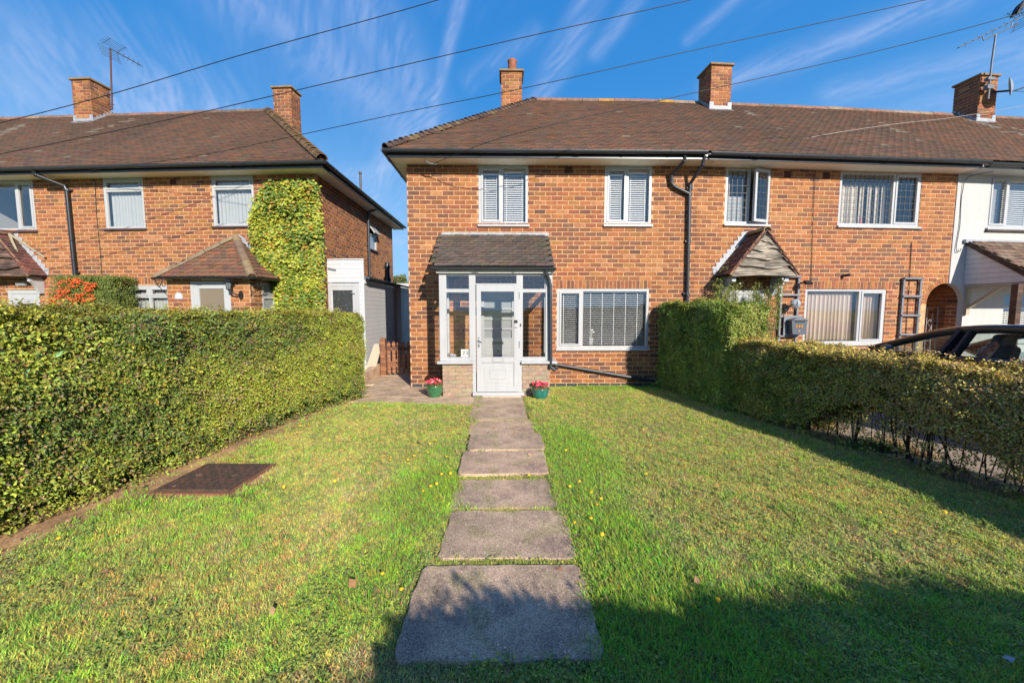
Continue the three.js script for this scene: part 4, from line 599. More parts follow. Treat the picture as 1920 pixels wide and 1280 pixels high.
// the porch of the left house
const porchL = thing('brick_porch', 'brick porch with a pyramid tiled roof beside the ivy, on the left house', 'porch', FL, [-2.0, 0, 0.5]);
{
  const h = porchL, e0 = -2.975, e1 = -0.85, ev = 2.29, W = 1.05, ap = [-1.955, 3.27, 0.02], k = SK * 1.05;
  const front = brickWall(h, 'front_wall', { u0: -2.88, u1: -1.02, v0: 0, v1: 2.24, openings: [(() => { const o = rectOp(-2.355, -1.46, -0.1, 2.21); o.path = poly([[-2.355, 0.01], [-1.46, 0.01], [-1.46, 2.21], [-2.355, 2.21]]); return o; })()], seed: 71, orange: true, matrix: new THREE.Matrix4().makeTranslation(0, 0, 0.9), single: 150, near: [-2, 1.9], keep: (q) => q.v > 1.4, phase: -2.88 });
  const right = new THREE.Matrix4().makeRotationY(Math.PI / 2).setPosition(-1.02, 0, 0.89);
  brickWall(h, 'side_wall', { u0: 0.01, u1: 0.88, v0: 0, v1: 2.24, openings: [rectOp(0.36, 0.80, 0.9, 2.2)], seed: 72, orange: true, matrix: right, phase: 0.1 });
  part(h, 'left_wall', box(-2.88, -2.78, 0, 2.24, 0.0, 0.79), mSideBrick);
  const R = (g) => g.applyMatrix4(right); const sw = holder(h, 'side_window'); part(sw, 'frame', [box(0.36, 0.41, 0.9, 2.2, -0.06, 0.0), box(0.75, 0.8, 0.9, 2.2, -0.06, 0.0), box(0.41, 0.75, 0.9, 0.95, -0.059, -0.002), box(0.41, 0.75, 2.15, 2.2, -0.059, -0.002), box(0.41, 0.75, 1.86, 1.92, -0.058, 0.004)].map(R), mWhite); part(sw, 'pane', R(box(0.4, 0.76, 0.94, 1.87, -0.03, -0.026)), mFrost); part(sw, 'pane', R(box(0.4, 0.76, 1.91, 2.16, -0.03, -0.026)), mFrost);
  const d = holder(h, 'door'); part(d, 'frame', [box(-2.355, -2.29, 0.03, 2.21, 0.83, 0.892), box(-1.525, -1.46, 0.03, 2.21, 0.83, 0.892), box(-2.29, -1.525, 2.14, 2.21, 0.83, 0.890), box(-2.29, -2.17, 0.03, 2.14, 0.835, 0.882), box(-1.62, -1.525, 0.03, 2.14, 0.835, 0.882), box(-2.17, -1.62, 2.06, 2.14, 0.835, 0.881), box(-2.17, -1.62, 0.03, 0.75, 0.835, 0.881)], mWhite); part(d, 'pane', box(-2.172, -1.618, 0.74, 2.07, 0.858, 0.862), mReflectTint); part(d, 'notice', box(-1.84, -1.74, 1.96, 1.99, 0.855, 0.857), mSlat);
  part(h, 'back_wall', box(-2.78, -1.1, 0.03, 2.2, 0.012, 0.03), mCurtainWall); part(h, 'floor', box(-2.78, -1.1, 0.01, 0.04, 0.03, 0.79), mConcrete);
  part(h, 'lintel_board', box(-2.88, -1.02, 2.242, 2.27, 0.80, 0.90), mSoffit);
  const roof = holder(h, 'roof'), A = [e0, ev, W], B = [e1, ev, W], Bk = [e1 - k * 1, ev, 0.02], Ak = [e0 - k * 1, ev, 0.02];
  part(roof, 'underlay', [tris([[A, B, ap], [B, Bk, ap], [Ak, A, ap], [B, A, Ak], [B, Ak, Bk]])], mUnder);
  const T = (o, q, t, s, skip) => { const O = V3(o), Q = V3(q), top = V3(t), x = Q.clone().sub(O), L = x.length(); x.normalize(); const v = top.clone().sub(O), d = v.dot(x), up = v.clone().addScaledVector(x, -d), H = up.length(); roofTiles(roof, { o: O.addScaledVector(up.clone().normalize(), 0.0).toArray(), along: x.toArray(), up: up.toArray(), length: H - 0.12, span: (z) => [z / H * d, L - z / H * (L - d)], single: 100, near: d, seed: s, gauge: 0.125, tones: TILE_TONES.map((c) => [c[0] * 1.25, c[1] * 1.15, c[2] * 1.15]) }); };
  T(A, B, ap, 73); T(B, Bk, ap, 74); T(Ak, A, ap, 75);
  ridgeTiles(roof, 'hip_tile', A, [ap[0], ap[1] + 0.01, ap[2]], 0.075, 0.34, 13, [[0.22, 0.16, 0.10], [0.26, 0.19, 0.11]]); ridgeTiles(roof, 'hip_tile', B, [ap[0], ap[1] + 0.01, ap[2]], 0.085, 0.32, 14, [[0.22, 0.14, 0.08], [0.27, 0.19, 0.1], [0.2, 0.13, 0.09]]);
  part(roof, 'lead_flashing', [0, 1, 2, 3, 4].map((i) => extr(poly([[0, -0.02], [0.17, -0.02 - 0.17 * 0.95], [0.17, 0.02], [0, 0.14]]), 0.008).translate(-1.9 + i * 0.17, 3.22 - i * 0.162, 0.003)), mLead);
  gutter(h, [e0 - 0.03, ev, W + 0.03], [e1 + 0.03, ev, W + 0.03], mBlack, 0.045, 0.9); gutter(h, [e1 + 0.03, ev, W + 0.04], [e1 + 0.03 - k, ev, 0.02], mBlack, 0.045, 0.9);
  part(h, 'soffit', slab([e0, 2.272, W], [e1, 2.272, W], [e1 - k, 2.272, 0.02], [e0 - k, 2.272, 0.02], 0.015), mBlack);
  for (const [x, s] of [[-2.88, -1], [-1.02, 1]]) part(h, 'scroll_bracket', [rod([x, 1.9, 0.88], [x, 2.24, 0.88], 0.009, 6), rod([x, 2.24, 0.88], [x + s * 0.3, 2.24, 0.88], 0.009, 6), ...[0, 1].map((i) => { const c = []; for (let a = 0; a <= 14; a++) { const t = a / 14 * Math.PI * 2.2, r = 0.075 * (1 - a / 22); c.push([x + s * (0.09 + i * 0.11 + Math.cos(t) * r * 0.8), 2.15 - i * 0.015 + Math.sin(t) * r * (1 - i * 0.3), 0.88]); } return sag(c, 0.007); }), sag([[x, 1.92, 0.88], [x + s * 0.1, 2.0, 0.88], [x + s * 0.27, 2.23, 0.88]], 0.008)], mIron);
}
{ // arched house number plate with a blue print
  const t = thing('house_number_plate', 'small white arched number plate on the left brick porch', 'number plate', FL, [-2.61, 1.84, 0.902]);
  const s = new THREE.Shape(); s.moveTo(-2.70, 1.84); s.lineTo(-2.52, 1.84); s.lineTo(-2.52, 1.90); s.quadraticCurveTo(-2.54, 1.985, -2.61, 1.985); s.quadraticCurveTo(-2.68, 1.985, -2.70, 1.90); part(t, 'plate', extr(s, 0.012).translate(0, 0, 0.903), mWhite);
  platePart(t, 'number_print', facePlate(-2.66, -2.56, 1.86, 1.945, 0.9165), std('number_print', [0.8, 0.8, 0.8], 0.5, { map: digits('21', 0.10, 0.085, '#eeeef0', '#5a6a88', 'bold 150px serif') }));
}
{ // carriage lantern
  const t = thing('wall_lantern', 'black carriage lantern on the left brick porch', 'lantern', FL, [-1.25, 2.0, 0.905]), x = -1.36, z = 1.06;
  part(t, 'wall_plate', fin(new THREE.CylinderGeometry(0.055, 0.06, 0.025, 16).scale(0.8, 1, 1.6).rotateX(Math.PI / 2).translate(-1.22, 1.92, 0.915)), mIron);
  part(t, 'arm', pipe([[-1.22, 1.92, 0.93], [-1.26, 1.93, 1.0], [-1.33, 1.98, 1.05], [x, 2.02, z]], 0.014, 8), mIron);
  part(t, 'cage', [fin(new THREE.CylinderGeometry(0.045, 0.03, 0.02, 6).translate(x, 2.03, z)), ...[0, 1, 2, 3, 4, 5].map((i) => { const a = i * Math.PI / 3; return rod([x + Math.cos(a) * 0.04, 2.03, z + Math.sin(a) * 0.04], [x + Math.cos(a) * 0.062, 2.19, z + Math.sin(a) * 0.062], 0.005, 5); })], mIron);
  part(t, 'lantern_roof', [fin(new THREE.CylinderGeometry(0.02, 0.1, 0.075, 6).translate(x, 2.22, z)), fin(new THREE.CylinderGeometry(0.012, 0.03, 0.03, 6).translate(x, 2.262, z)), ball([x, 2.285, z], 0.012)], mIron);
  part(t, 'glass', fin(new THREE.CylinderGeometry(0.057, 0.037, 0.15, 6, 1, true).translate(x, 2.11, z)), mDimGlass);
}
// gabled canopies with waney boards
function gableCanopy(name, label, fr, { uc, half, ve, va, D, seed, pale }) {
  const h = thing(name, label, 'canopy', fr, [uc, ve, D * 0.5]), roof = holder(h, 'roof'), r = rng(seed), L = Math.hypot(half, va - ve), s = (va - ve) / half;
  part(roof, 'underlay', [slab([uc - half, ve, 0.005], [uc - half, ve, D], [uc, va, D], [uc, va, 0.005], 0.03), slab([uc + half, ve, D], [uc + half, ve, 0.005], [uc, va, 0.005], [uc, va, D], 0.03)], mUnder);
  const tones = [[0.17, 0.07, 0.048], [0.13, 0.055, 0.042], [0.21, 0.085, 0.055], [0.11, 0.052, 0.043]];
  roofTilesLong(roof, [uc - half, ve + 0.01, 0], [0, 0, 1], [half, va - ve, 0], L, D, seed, tones); roofTilesLong(roof, [uc + half, ve + 0.01, D], [0, 0, -1], [-half, va - ve, 0], L, D, seed + 1, tones);
  ridgeTiles(roof, 'ridge_tile', [uc, va + 0.0, 0.01], [uc, va + 0.0, D + 0.04], 0.085, 0.28, seed, [[0.28, 0.19, 0.09], [0.2, 0.11, 0.07]]);
  part(roof, 'verge_mortar', [beam([uc - half, ve + 0.005, D - 0.01], [uc - 0.03, va, D - 0.01], 0.05, 0.035, [0, 0, 1]), beam([uc + half, ve + 0.005, D - 0.01], [uc + 0.03, va, D - 0.01], 0.05, 0.035, [0, 0, 1])], mVerge);
  part(roof, 'lead_flashing', [...[-1, 1].flatMap((q) => Array.from({ length: 9 }, (_, i) => { const a = q * half * (1 - i / 9.5) * 1.0; const u = uc + a, v = ve + (half - Math.abs(a)) * s; return extr(poly([[0, -0.02], [-q * 0.095, 0.095 * s - 0.02], [-q * 0.09, 0.095 * s + 0.11], [q * 0.06, 0.20], [q * 0.03, 0.06]]), 0.006).translate(u, v, 0.002 + (i % 2) * 0.0015); }))], mPaleLead);
  // lapped boards with wavy lower edges
  const n = 5; for (let k = 0; k < n; k++) { const y0 = ve - 0.03 + (va - ve - 0.06) * [0, 0.24, 0.45, 0.66, 0.84][k], y1 = ve - 0.03 + (va - ve - 0.06) * [0.29, 0.5, 0.7, 0.88, 1.0][k], hw = (y) => Math.max(0.015, half * (1 - Math.max(0, y - ve) / (va - ve)) - 0.03), sh = new THREE.Shape(), m = 14, P = []; const ph = r() * 6, am = k ? 0.034 : 0.012;
    for (let i = 0; i <= m; i++) { const t = i / m; P.push([-hw(y0) + 2 * hw(y0) * t, y0 + Math.sin(t * 5 + ph) * am + Math.sin(t * 11 + ph * 2) * am * 0.4 - (k ? 0.01 : 0)]); }
    P.forEach((p, i) => i ? sh.lineTo(...p) : sh.moveTo(...p)); sh.lineTo(hw(y1), y1); sh.lineTo(-hw(y1), y1); sh.closePath();
    part(h, 'gable_board', extr(sh, 0.03, { bevelEnabled: true, bevelSize: 0.003, bevelThickness: 0.003, bevelSegments: 1 }).translate(0, -y1, 0).applyMatrix4(new THREE.Matrix4().makeRotationX(-0.26)).translate(uc, y1, D - 0.085 + k * 0.009), pale ? mOldRed : mOldWood); }
  part(h, 'wall_plate', [box(uc - half + 0.12, uc - half + 0.18, ve - 0.05, ve + 0.0, 0.01, D - 0.08), box(uc + half - 0.18, uc + half - 0.12, ve - 0.05, ve + 0.0, 0.01, D - 0.08)], mWhite);
  const br = (x) => { const q = new THREE.Shape(); q.moveTo(0.002, ve - 0.40); q.lineTo(0.09, ve - 0.40); q.quadraticCurveTo(0.14, ve - 0.2, D - 0.1, ve - 0.12); q.lineTo(D - 0.1, ve - 0.052); q.lineTo(0.002, ve - 0.052); q.closePath(); return extr(q, 0.08).applyMatrix4(new THREE.Matrix4().makeRotationY(-Math.PI / 2).setPosition(x + 0.04, 0, 0)); };
  part(h, 'bracket', br(uc - half + 0.15), mWhite); part(h, 'bracket', br(uc + half - 0.15), mWhite);
  return h;
}
function roofTilesLong(roof, o, along, up, L, D, seed, tones) { // two tiles to a row, staggered, flush at the verge
  const r = rng(seed), x = V3(along), y = V3(up).normalize(), z = new THREE.Vector3().crossVectors(x, y), O = V3(o), b0 = V3(baseOf(roof)), n = Math.floor((L - 0.06) / 0.095), tot = D + 0.03;
  for (let k = 0; k <= n; k++) { const cut = tot * (k % 2 ? 0.36 : 0.64); for (const [a, b] of [[0, cut], [cut, tot]]) { const g = tileGeometry(tones[Math.floor(r() * tones.length)].map((v) => v * (0.85 + r() * 0.3)), b - a, 0.17, 0.018), m = shade(new THREE.Mesh(g, mTile)); m.name = 'roof_tile'; const u = (a + b) / 2 - (along[2] < 0 ? 0.03 : 0); m.applyMatrix4(new THREE.Matrix4().makeBasis(x, y, z).setPosition(O.clone().sub(b0).addScaledVector(x, u).addScaledVector(y, k * 0.095 + (r() - 0.5) * 0.006))); roof.add(m); } }
}
gableCanopy('door_canopy', 'small gabled door canopy with grey waney boards above the climbing shrub', FN, { uc: 1.137, half: 0.70, ve: 2.29, va: 3.13, D: 0.52, seed: 81 });
const farCanopy = gableCanopy('door_canopy', 'red tiled gabled door canopy at the left edge of the photograph', FL, { uc: -7.63, half: 0.84, ve: 2.40, va: 3.40, D: 0.36, seed: 83, pale: true });
part(farCanopy, 'porch_light', box(-7.55, -7.30, 2.19, 2.27, 0.02, 0.09, 0.02), mFrost);
{ const L = [beam([-7.52, 3.40, 0.12], [-7.03, 2.60, 0.26], 0.035, 0.03), beam([-7.55, 3.42, 0.1], [-6.74, 2.86, 0.06], 0.03, 0.03)]; single('loose_batten', L, mCreamWood, 'two pale loose battens lying on the red canopy roof', 'batten', undefined, undefined, FL, [-7.3, 3.0, 0.1]); }
{ // lean-to canopy of the white house, seen from its end
  const h = thing('lean_to_canopy', 'white boarded lean-to canopy on a brown post at the right edge', 'canopy', FW, [1.6, 2.1, 0.5]), u0 = 0.36, u1 = 3.2, W = 0.98;
  const tri = (a, b) => { const y = (w) => 3.03 - (w - 0.004) * 0.76, P = []; const wa = Math.min(W, (3.03 - a) / 0.76), wb = Math.min(W, Math.max(0.01, (3.03 - b) / 0.76)); P.push([0.004, a], [Math.min(W, wa), a]); if (wb < W && wa >= W) P.push([W, y(W) < a ? a : Math.max(a, y(W))]); P.push([wb, b], [0.004, b]); return extr(poly(P), 0.02); };
  for (let i = 0; i < 8; i++) { const a = 2.16 + i * 0.107, b = Math.min(a + 0.101, 3.02); part(h, 'cladding_board', tri(a, b).applyMatrix4(new THREE.Matrix4().makeRotationY(-Math.PI / 2).setPosition(u0 + 0.02, 0, 0)), mClad); }
  part(h, 'gable_backing', tri(2.15, 3.02).applyMatrix4(new THREE.Matrix4().makeRotationY(-Math.PI / 2).setPosition(u0 + 0.045, 0, 0)), mClad);
  const roof = holder(h, 'roof'); part(roof, 'underlay', slab([u0 - 0.02, 2.27, 1.05], [u1, 2.27, 1.05], [u1, 3.06, 0.004], [u0 - 0.02, 3.06, 0.004], 0.03), mUnder);
  roofTiles(roof, { o: [0, 2.285, 1.08], along: [1, 0, 0], up: [0, 0.80, -1.06], length: 1.26, span: () => [u0 - 0.03, u1], single: 200, near: u0, seed: 86, gauge: 0.135, tones: [[0.16, 0.10, 0.065], [0.2, 0.125, 0.08], [0.13, 0.08, 0.055], [0.22, 0.15, 0.1]] });
  part(roof, 'verge_board', beam([u0 - 0.02, 2.25, 1.06], [u0 - 0.02, 3.05, 0.02], 0.03, 0.09), mBrownWood); part(roof, 'lead_flashing', box(u0 - 0.1, u1, 3.05, 3.12, 0.002, 0.06), mLead);
  part(h, 'soffit', box(u0 + 0.05, u1, 2.12, 2.14, 0.01, 1.0), mClad); part(h, 'fascia', box(u0 + 0.0, u1, 2.13, 2.27, 1.0, 1.02), mClad);
  part(h, 'post', box(0.24, 0.36, 0.02, 2.12, 0.86, 0.97, 0.01), mPostWood); part(h, 'bracket', [box(0.42, 0.50, 1.50, 2.15, 0.002, 0.06), box(0.42, 0.50, 2.08, 2.148, 0.06, 0.7), beam([0.46, 1.66, 0.06], [0.46, 2.1, 0.60], 0.07, 0.055)], mCreamWood);
}
// the white clad side extension of the left house
{
  const h = thing('side_extension', 'white boarded lean-to extension with a glazed door, behind the left hedge end', 'extension', FL, [0.45, 0, -1.5]), f = -0.35, u1 = 0.885;
  part(h, 'core', [box(0.02, 0.1, 0, 2.78, f - 0.1, f - 0.025), box(0.77, u1 - 0.02, 0, 2.78, f - 0.1, f - 0.025), box(0.1, 0.77, 2.30, 2.78, f - 0.1, f - 0.025)], mGreyClad);
  for (let v = 0.02; v < 2.78; v += 0.107) { const b = Math.min(2.80, v + 0.1045); if (v > 2.26) part(h, 'cladding_board', box(0.0, u1, v, b, f - 0.024, f, 0.003), mClad); else { part(h, 'cladding_board', box(0.77, u1, v, b, f - 0.024, f, 0.003), mClad); } }
  part(h, 'corner_trim', [box(u1 - 0.03, u1 + 0.012, 0.02, 2.80, f - 0.03, f + 0.008), box(0, u1 + 0.012, 2.80, 2.825, f - 0.04, f + 0.02)], mClad);
  const d = holder(h, 'door'); part(d, 'frame', [box(0.0, 0.06, 0.03, 2.25, f - 0.05, f - 0.004), box(0.70, 0.77, 0.03, 2.25, f - 0.05, f - 0.004), box(0.06, 0.70, 2.17, 2.25, f - 0.05, f - 0.006), box(0.06, 0.075, 0.03, 2.17, f - 0.05, f - 0.012), box(0.60, 0.70, 0.03, 2.17, f - 0.05, f - 0.012), box(0.075, 0.60, 2.08, 2.17, f - 0.05, f - 0.013), box(0.075, 0.60, 0.03, 0.3, f - 0.05, f - 0.013)], mWhite); part(d, 'pane', box(0.072, 0.602, 0.29, 2.09, f - 0.034, f - 0.03), mObscure); part(d, 'handle', [rod([0.66, 2.0, f - 0.01], [0.66, 2.0, f + 0.02], 0.008), rod([0.66, 2.0, f + 0.02], [0.58, 2.01, f + 0.02], 0.008)], mSteel);
  part(h, 'dark_inside', box(0.05, 0.8, 0.02, 2.4, -3.2, -3.15), mRoom);
  const side = new THREE.Matrix4().makeBasis(new THREE.Vector3(Math.sin(FL.a), 0, -Math.cos(FL.a)), new THREE.Vector3(0, 1, 0), new THREE.Vector3(Math.cos(FL.a), 0, Math.sin(FL.a))).setPosition(u1, 0, f - 0.002);
  part(h, 'side_core', box(0.03, 5.6, 0, 2.32, -0.12, -0.025).applyMatrix4(side), mGreyClad);
  for (let v = 0.02; v < 2.3; v += 0.107) part(h, 'cladding_board', box(0.028, 5.6, v, Math.min(2.33, v + 0.1045), -0.024, 0, 0.003).applyMatrix4(side), mGreyClad);
  part(h, 'roof', slab([0.05, 2.38, 0.12], [5.65, 2.38, 0.12], [5.65, 2.62, -0.85], [0.05, 2.62, -0.85], 0.05).applyMatrix4(side), mGrey);
  const P = (x, y, z) => new THREE.Vector3(x, y, z).applyMatrix4(side).toArray(); gutter(h, P(5.6, 2.37, 0.13), P(-0.05, 2.39, 0.13), mGutter, 0.05, 0.9);
  part(h, 'eaves_board', box(0.03, 5.6, 2.24, 2.33, 0.002, 0.03).applyMatrix4(side), mClad);
}
{ const x = -3.82, z = -13, L = [[0.115, 2.4], [0.12, 2.62], [0.085, 2.68], [0.075, 2.95], [0.105, 2.96], [0.105, 3.0], [0.08, 3.02], [0.08, 3.1], [0.05, 3.14], [0, 3.14]]; single('flue_pipe', fin(new THREE.LatheGeometry(L.map(([a, b]) => new THREE.Vector2(a, b)), 18).translate(x, 0, z)), mBlack, 'black flue cowl standing on the white extension roof', 'flue', undefined, undefined, WORLD, [x, 2.4, z]); }
// ---------------------------------------------------------------- ground, path, paving
const mConcreteB = std("concrete_pinkish", [0.94, 0.745, 0.57], 0.95, { map: concreteMap, bumpMap: grit, bumpScale: 0.0012 }), mConcreteC = std("concrete_dark", [0.84, 0.69, 0.52], 0.95, { map: concreteMap, bumpMap: grit, bumpScale: 0.0012 }), mStep = std("pale_step", [0.62, 0.52, 0.40], 0.9, { map: mottle });
const inLawn = (x, z) => x > -3.5 && x < 4.4; // used for the tufts below
const soilMap = tex(1024, (x, y) => { const a = fbm(x * 8, y * 8, 101, 5, 8), s = vnoise(x * 260, y * 260, 103, 260), g = fbm(x * 50, y * 50, 107, 3, 50); const v = 0.60 + (a - 0.5) * 0.3 + (s - 0.5) * 0.22 + (g - 0.5) * 0.2; return [v * 1.1, v * 0.92, v * 0.70].map((q) => Math.min(1, Math.max(0, q))); }, true, 1 / 1.7);
const mSoil = std('earth', [0.95, 0.80, 0.66], 1, { map: soilMap, bumpMap: grit, bumpScale: 0.003 });
const turfMap = tex(1024, (x, y) => { const a = fbm(x * 9, y * 9, 111, 5, 9), s = vnoise(x * 300, y * 300, 113, 300), g = fbm(x * 90, y * 60, 117, 3, 30); const v = 0.46 + (a - 0.5) * 0.3 + (s - 0.5) * 0.2 + (g - 0.5) * 0.3, k = a * 0.4 + g * 0.4; return [v * (0.86 + k * 0.25), v * 1.02, v * 0.38].map((q) => Math.min(1, Math.max(0, q))); }, true, 1 / 1.9);
const mTurf = std('turf', [1, 1, 1], 1, { map: turfMap, bumpMap: grit, bumpScale: 0.003 });
const mGravel = std('driveway_gravel', [0.62, 0.55, 0.47], 1, { map: concreteMap, bumpMap: grit, bumpScale: 0.003 });
function sheet(name, pts, y, mat) { const g = new THREE.ShapeGeometry(poly(pts.map(([x, z]) => [x, -z]))); g.rotateX(-Math.PI / 2); g.translate(0, y, 0); const m = shade(new THREE.Mesh(boxUV(g.toNonIndexed()), mat)); m.name = numbered(name); m.userData.kind = 'structure'; scene.add(m); return m; }
sheet('ground', [[-400, 400], [400, 400], [400, -400], [-400, -400]], -0.02, mTurf);
sheet('lawn', [[-3.35, 3.4], [3.9, 3.4], [4.5, -2.6], [4.0, -4.0], [3.15, -8.12], [-0.55, -8.12], [-0.55, -6.5], [-2.95, -7.0], [-3.4, -4], [-3.6, -2]], 0.0, mTurf);
{ const P = [[-4.9, 3.4], [-3.2, 3.4]], r = rng(141); for (let z = 3; z > -7.05; z -= 0.14) P.push([-3.42 + (z < -2 ? (-2 - z) * 0.105 : 0) + 0.30 * fbm(z * 2.1, 3, 5, 3) + (z < -3.2 && z > -4.5 ? 0.28 * (1 - Math.abs(z + 3.85) / 0.7) : 0) + (r() - 0.5) * 0.06, z]); P.push([-2.7, -7.7], [-4.9, -7.7]); sheet('soil_strip', P, 0.004, mSoil); }
{ const P = []; for (let i = 0; i < 26; i++) { const a = i / 26 * 6.283, q = 1 + 0.5 * (vnoise(i * 0.9, 4, 9) - 0.4); P.push([-2.74 + Math.cos(a) * 0.53 * q, -3.62 - Math.sin(a) * 0.42 * q]); } sheet('bare_soil', P, 0.008, mSoil); }
sheet('driveway', [[3.9, 3.4], [16, 3.4], [16, -9.2], [9.5, -8.5], [3.2, -8.12], [4.05, -4.0], [4.5, -2.6]], -0.008, mGravel);
sheet('street', [[-400, 30], [400, 30], [400, 7.5], [-400, 7.5]], -0.012, std('asphalt', [0.055, 0.055, 0.056], 0.95, { map: mottle }));
{ // the garden path of concrete slabs
  const p = holder(scene, 'path'); p.name = numbered('path'); p.userData.kind = 'structure'; const r = rng(121);
  for (const [z1, z0, a, b] of [[1.68, 2.33, -0.49, 0.47], [2.42, 3.01, -0.45, 0.435], [3.08, 3.62, -0.445, 0.44], [3.70, 4.29, -0.445, 0.435], [4.345, 4.92, -0.44, 0.43], [4.985, 5.60, -0.45, 0.42], [5.63, 7.14, -0.49, 0.36]]) {
    const s = new THREE.Shape(), n = 9, j = () => (r() - 0.5) * 0.018, P = []; const c0 = 0.03;
    for (let i = 0; i <= n; i++) P.push([a + c0 + (b - a - 2 * c0) * i / n, z1 + j()]); for (let i = 0; i <= n; i++) P.push([b + j(), z1 + c0 + (z0 - z1 - 2 * c0) * i / n]); for (let i = n; i >= 0; i--) P.push([a + c0 + (b - a - 2 * c0) * i / n, z0 + j()]); for (let i = n; i >= 0; i--) P.push([a + j(), z1 + c0 + (z0 - z1 - 2 * c0) * i / n]);
    P.forEach((q, i) => i ? s.lineTo(...q) : s.moveTo(...q)); s.closePath();
    const g = extr(s, 0.045, { bevelEnabled: true, bevelSize: 0.008, bevelThickness: 0.008, bevelSegments: 2 }); g.rotateX(-Math.PI / 2); g.rotateX(0); const m = shade(new THREE.Mesh(fin(g), [mConcrete, mConcreteB, mConcreteC][Math.floor(r() * 3)])); m.name = 'paving_slab'; m.position.set(0, -0.022 + (r() - 0.5) * 0.006, 0); m.rotation.set((r() - 0.5) * 0.008, (r() - 0.5) * 0.02, (r() - 0.5) * 0.008); p.add(m);
  }
  part(p, 'door_step', box(-0.42, 0.3, 0.0, 0.032, -7.3, -7.12, 0.006), mStep);
}
{ // irregular concrete paving between the hedge, the gate and the porch
  const p = holder(scene, 'paved_area'); p.name = numbered('paved_area'); p.userData.kind = 'structure'; const r = rng(131);
  for (const P of [[[-1.62, 6.62], [-0.58, 6.55], [-0.53, 7.18], [-1.16, 7.22], [-1.65, 7.1]], [[-2.75, 6.85], [-1.65, 6.64], [-1.68, 7.1], [-2.5, 7.25]], [[-2.52, 7.29], [-1.67, 7.14], [-1.2, 7.26], [-1.2, 8.12], [-1.96, 8.12], [-2.1, 7.9]], [[-2.85, 7.45], [-2.54, 7.32], [-2.13, 7.93], [-2.8, 8.4]], [[-3.4, 8.35], [-2.83, 8.45], [-2.11, 7.97], [-1.99, 8.16], [-1.98, 9.4], [-3.3, 9.5]], [[-3.35, 9.54], [-1.98, 9.44], [-1.98, 15], [-3.3, 15]]]) {
    const s = poly(P.map(([x, z]) => [x, z])), g = extr(s, 0.04, { bevelEnabled: true, bevelSize: 0.006, bevelThickness: 0.006, bevelSegments: 1 }); g.rotateX(-Math.PI / 2);
    const m = shade(new THREE.Mesh(fin(g), [mConcrete, mConcreteB, mConcreteC][Math.floor(r() * 3)])); m.name = 'paving_slab'; m.position.y = -0.03 + (r() - 0.5) * 0.004; p.add(m); }
}
// ---------------------------------------------------------------- leaves, hedges, shrubs
const leafy = (name, rough, trans) => phy(name, [1, 1, 1], rough, { side: THREE.DoubleSide, transmission: trans, thickness: 0, vertexColors: true });
const mLeaf = std('leaf', [1, 1, 1], 0.55, { side: THREE.DoubleSide, vertexColors: true }), mLeafThin = leafy('thin_leaf', 1, 0.35), mBlade = leafy('grass_blade', 1, 0.3);
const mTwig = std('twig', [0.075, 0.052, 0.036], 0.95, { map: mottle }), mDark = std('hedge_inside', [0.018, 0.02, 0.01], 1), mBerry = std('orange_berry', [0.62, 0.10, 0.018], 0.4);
// one pointed, folded leaf lying along +y with its face up +z
function leafTris(L, W, fold, curl) { const a = [0, 0, 0], b = [-W / 2, L * 0.45, fold], c = [W / 2, L * 0.45, fold], d = [0, L, -curl], m = [0, L * 0.5, 0]; return [[a, m, b], [b, m, d], [a, c, m], [c, d, m]]; }
function sprig(n, R, L, W, seed, { face = 0.7, shade0 = 0.75 } = {}) {
  const r = rng(seed), P = [], K = [];
  for (let i = 0; i < n; i++) {
    const q = new THREE.Quaternion().setFromEuler(new THREE.Euler((r() - 0.5) * 2.2 * (1 - face * 0.5), (r() - 0.5) * 2.2 * (1 - face * 0.5), r() * Math.PI * 2)), o = new THREE.Vector3((r() - 0.5) * 2 * R, (r() - 0.5) * 2 * R, (r() - 0.6) * R * 1.1), s = 0.7 + r() * 0.6, t = shade0 + r() * (1.25 - shade0);
    const yel = r() < 0.12 ? [1.35, 1.15, 0.7] : r() < 0.1 ? [1.3, 0.8, 0.9] : [1, 1, 1];
    for (const tr of leafTris(L * s, W * s, L * 0.12, L * 0.18)) for (const p of tr) { const v = new THREE.Vector3(...p).applyQuaternion(q).add(o); P.push(v.x, v.y, v.z); K.push(t * yel[0], t * yel[1], t * yel[2]); }
  }
  const g = new THREE.BufferGeometry(); g.setAttribute('position', new THREE.Float32BufferAttribute(P, 3)); g.setAttribute('color', new THREE.Float32BufferAttribute(K, 3)); g.computeVertexNormals(); return boxUV(g);
}
const privet = [1, 2, 3].map((s) => sprig(11, 0.036, 0.024, 0.0135, s * 7, { shade0: 0.6 })), ivyLeaf = [4, 5].map((s) => sprig(3, 0.045, 0.068, 0.06, s * 7, { face: 1.2 })), small = [6, 7].map((s) => sprig(7, 0.05, 0.04, 0.018, s * 9));
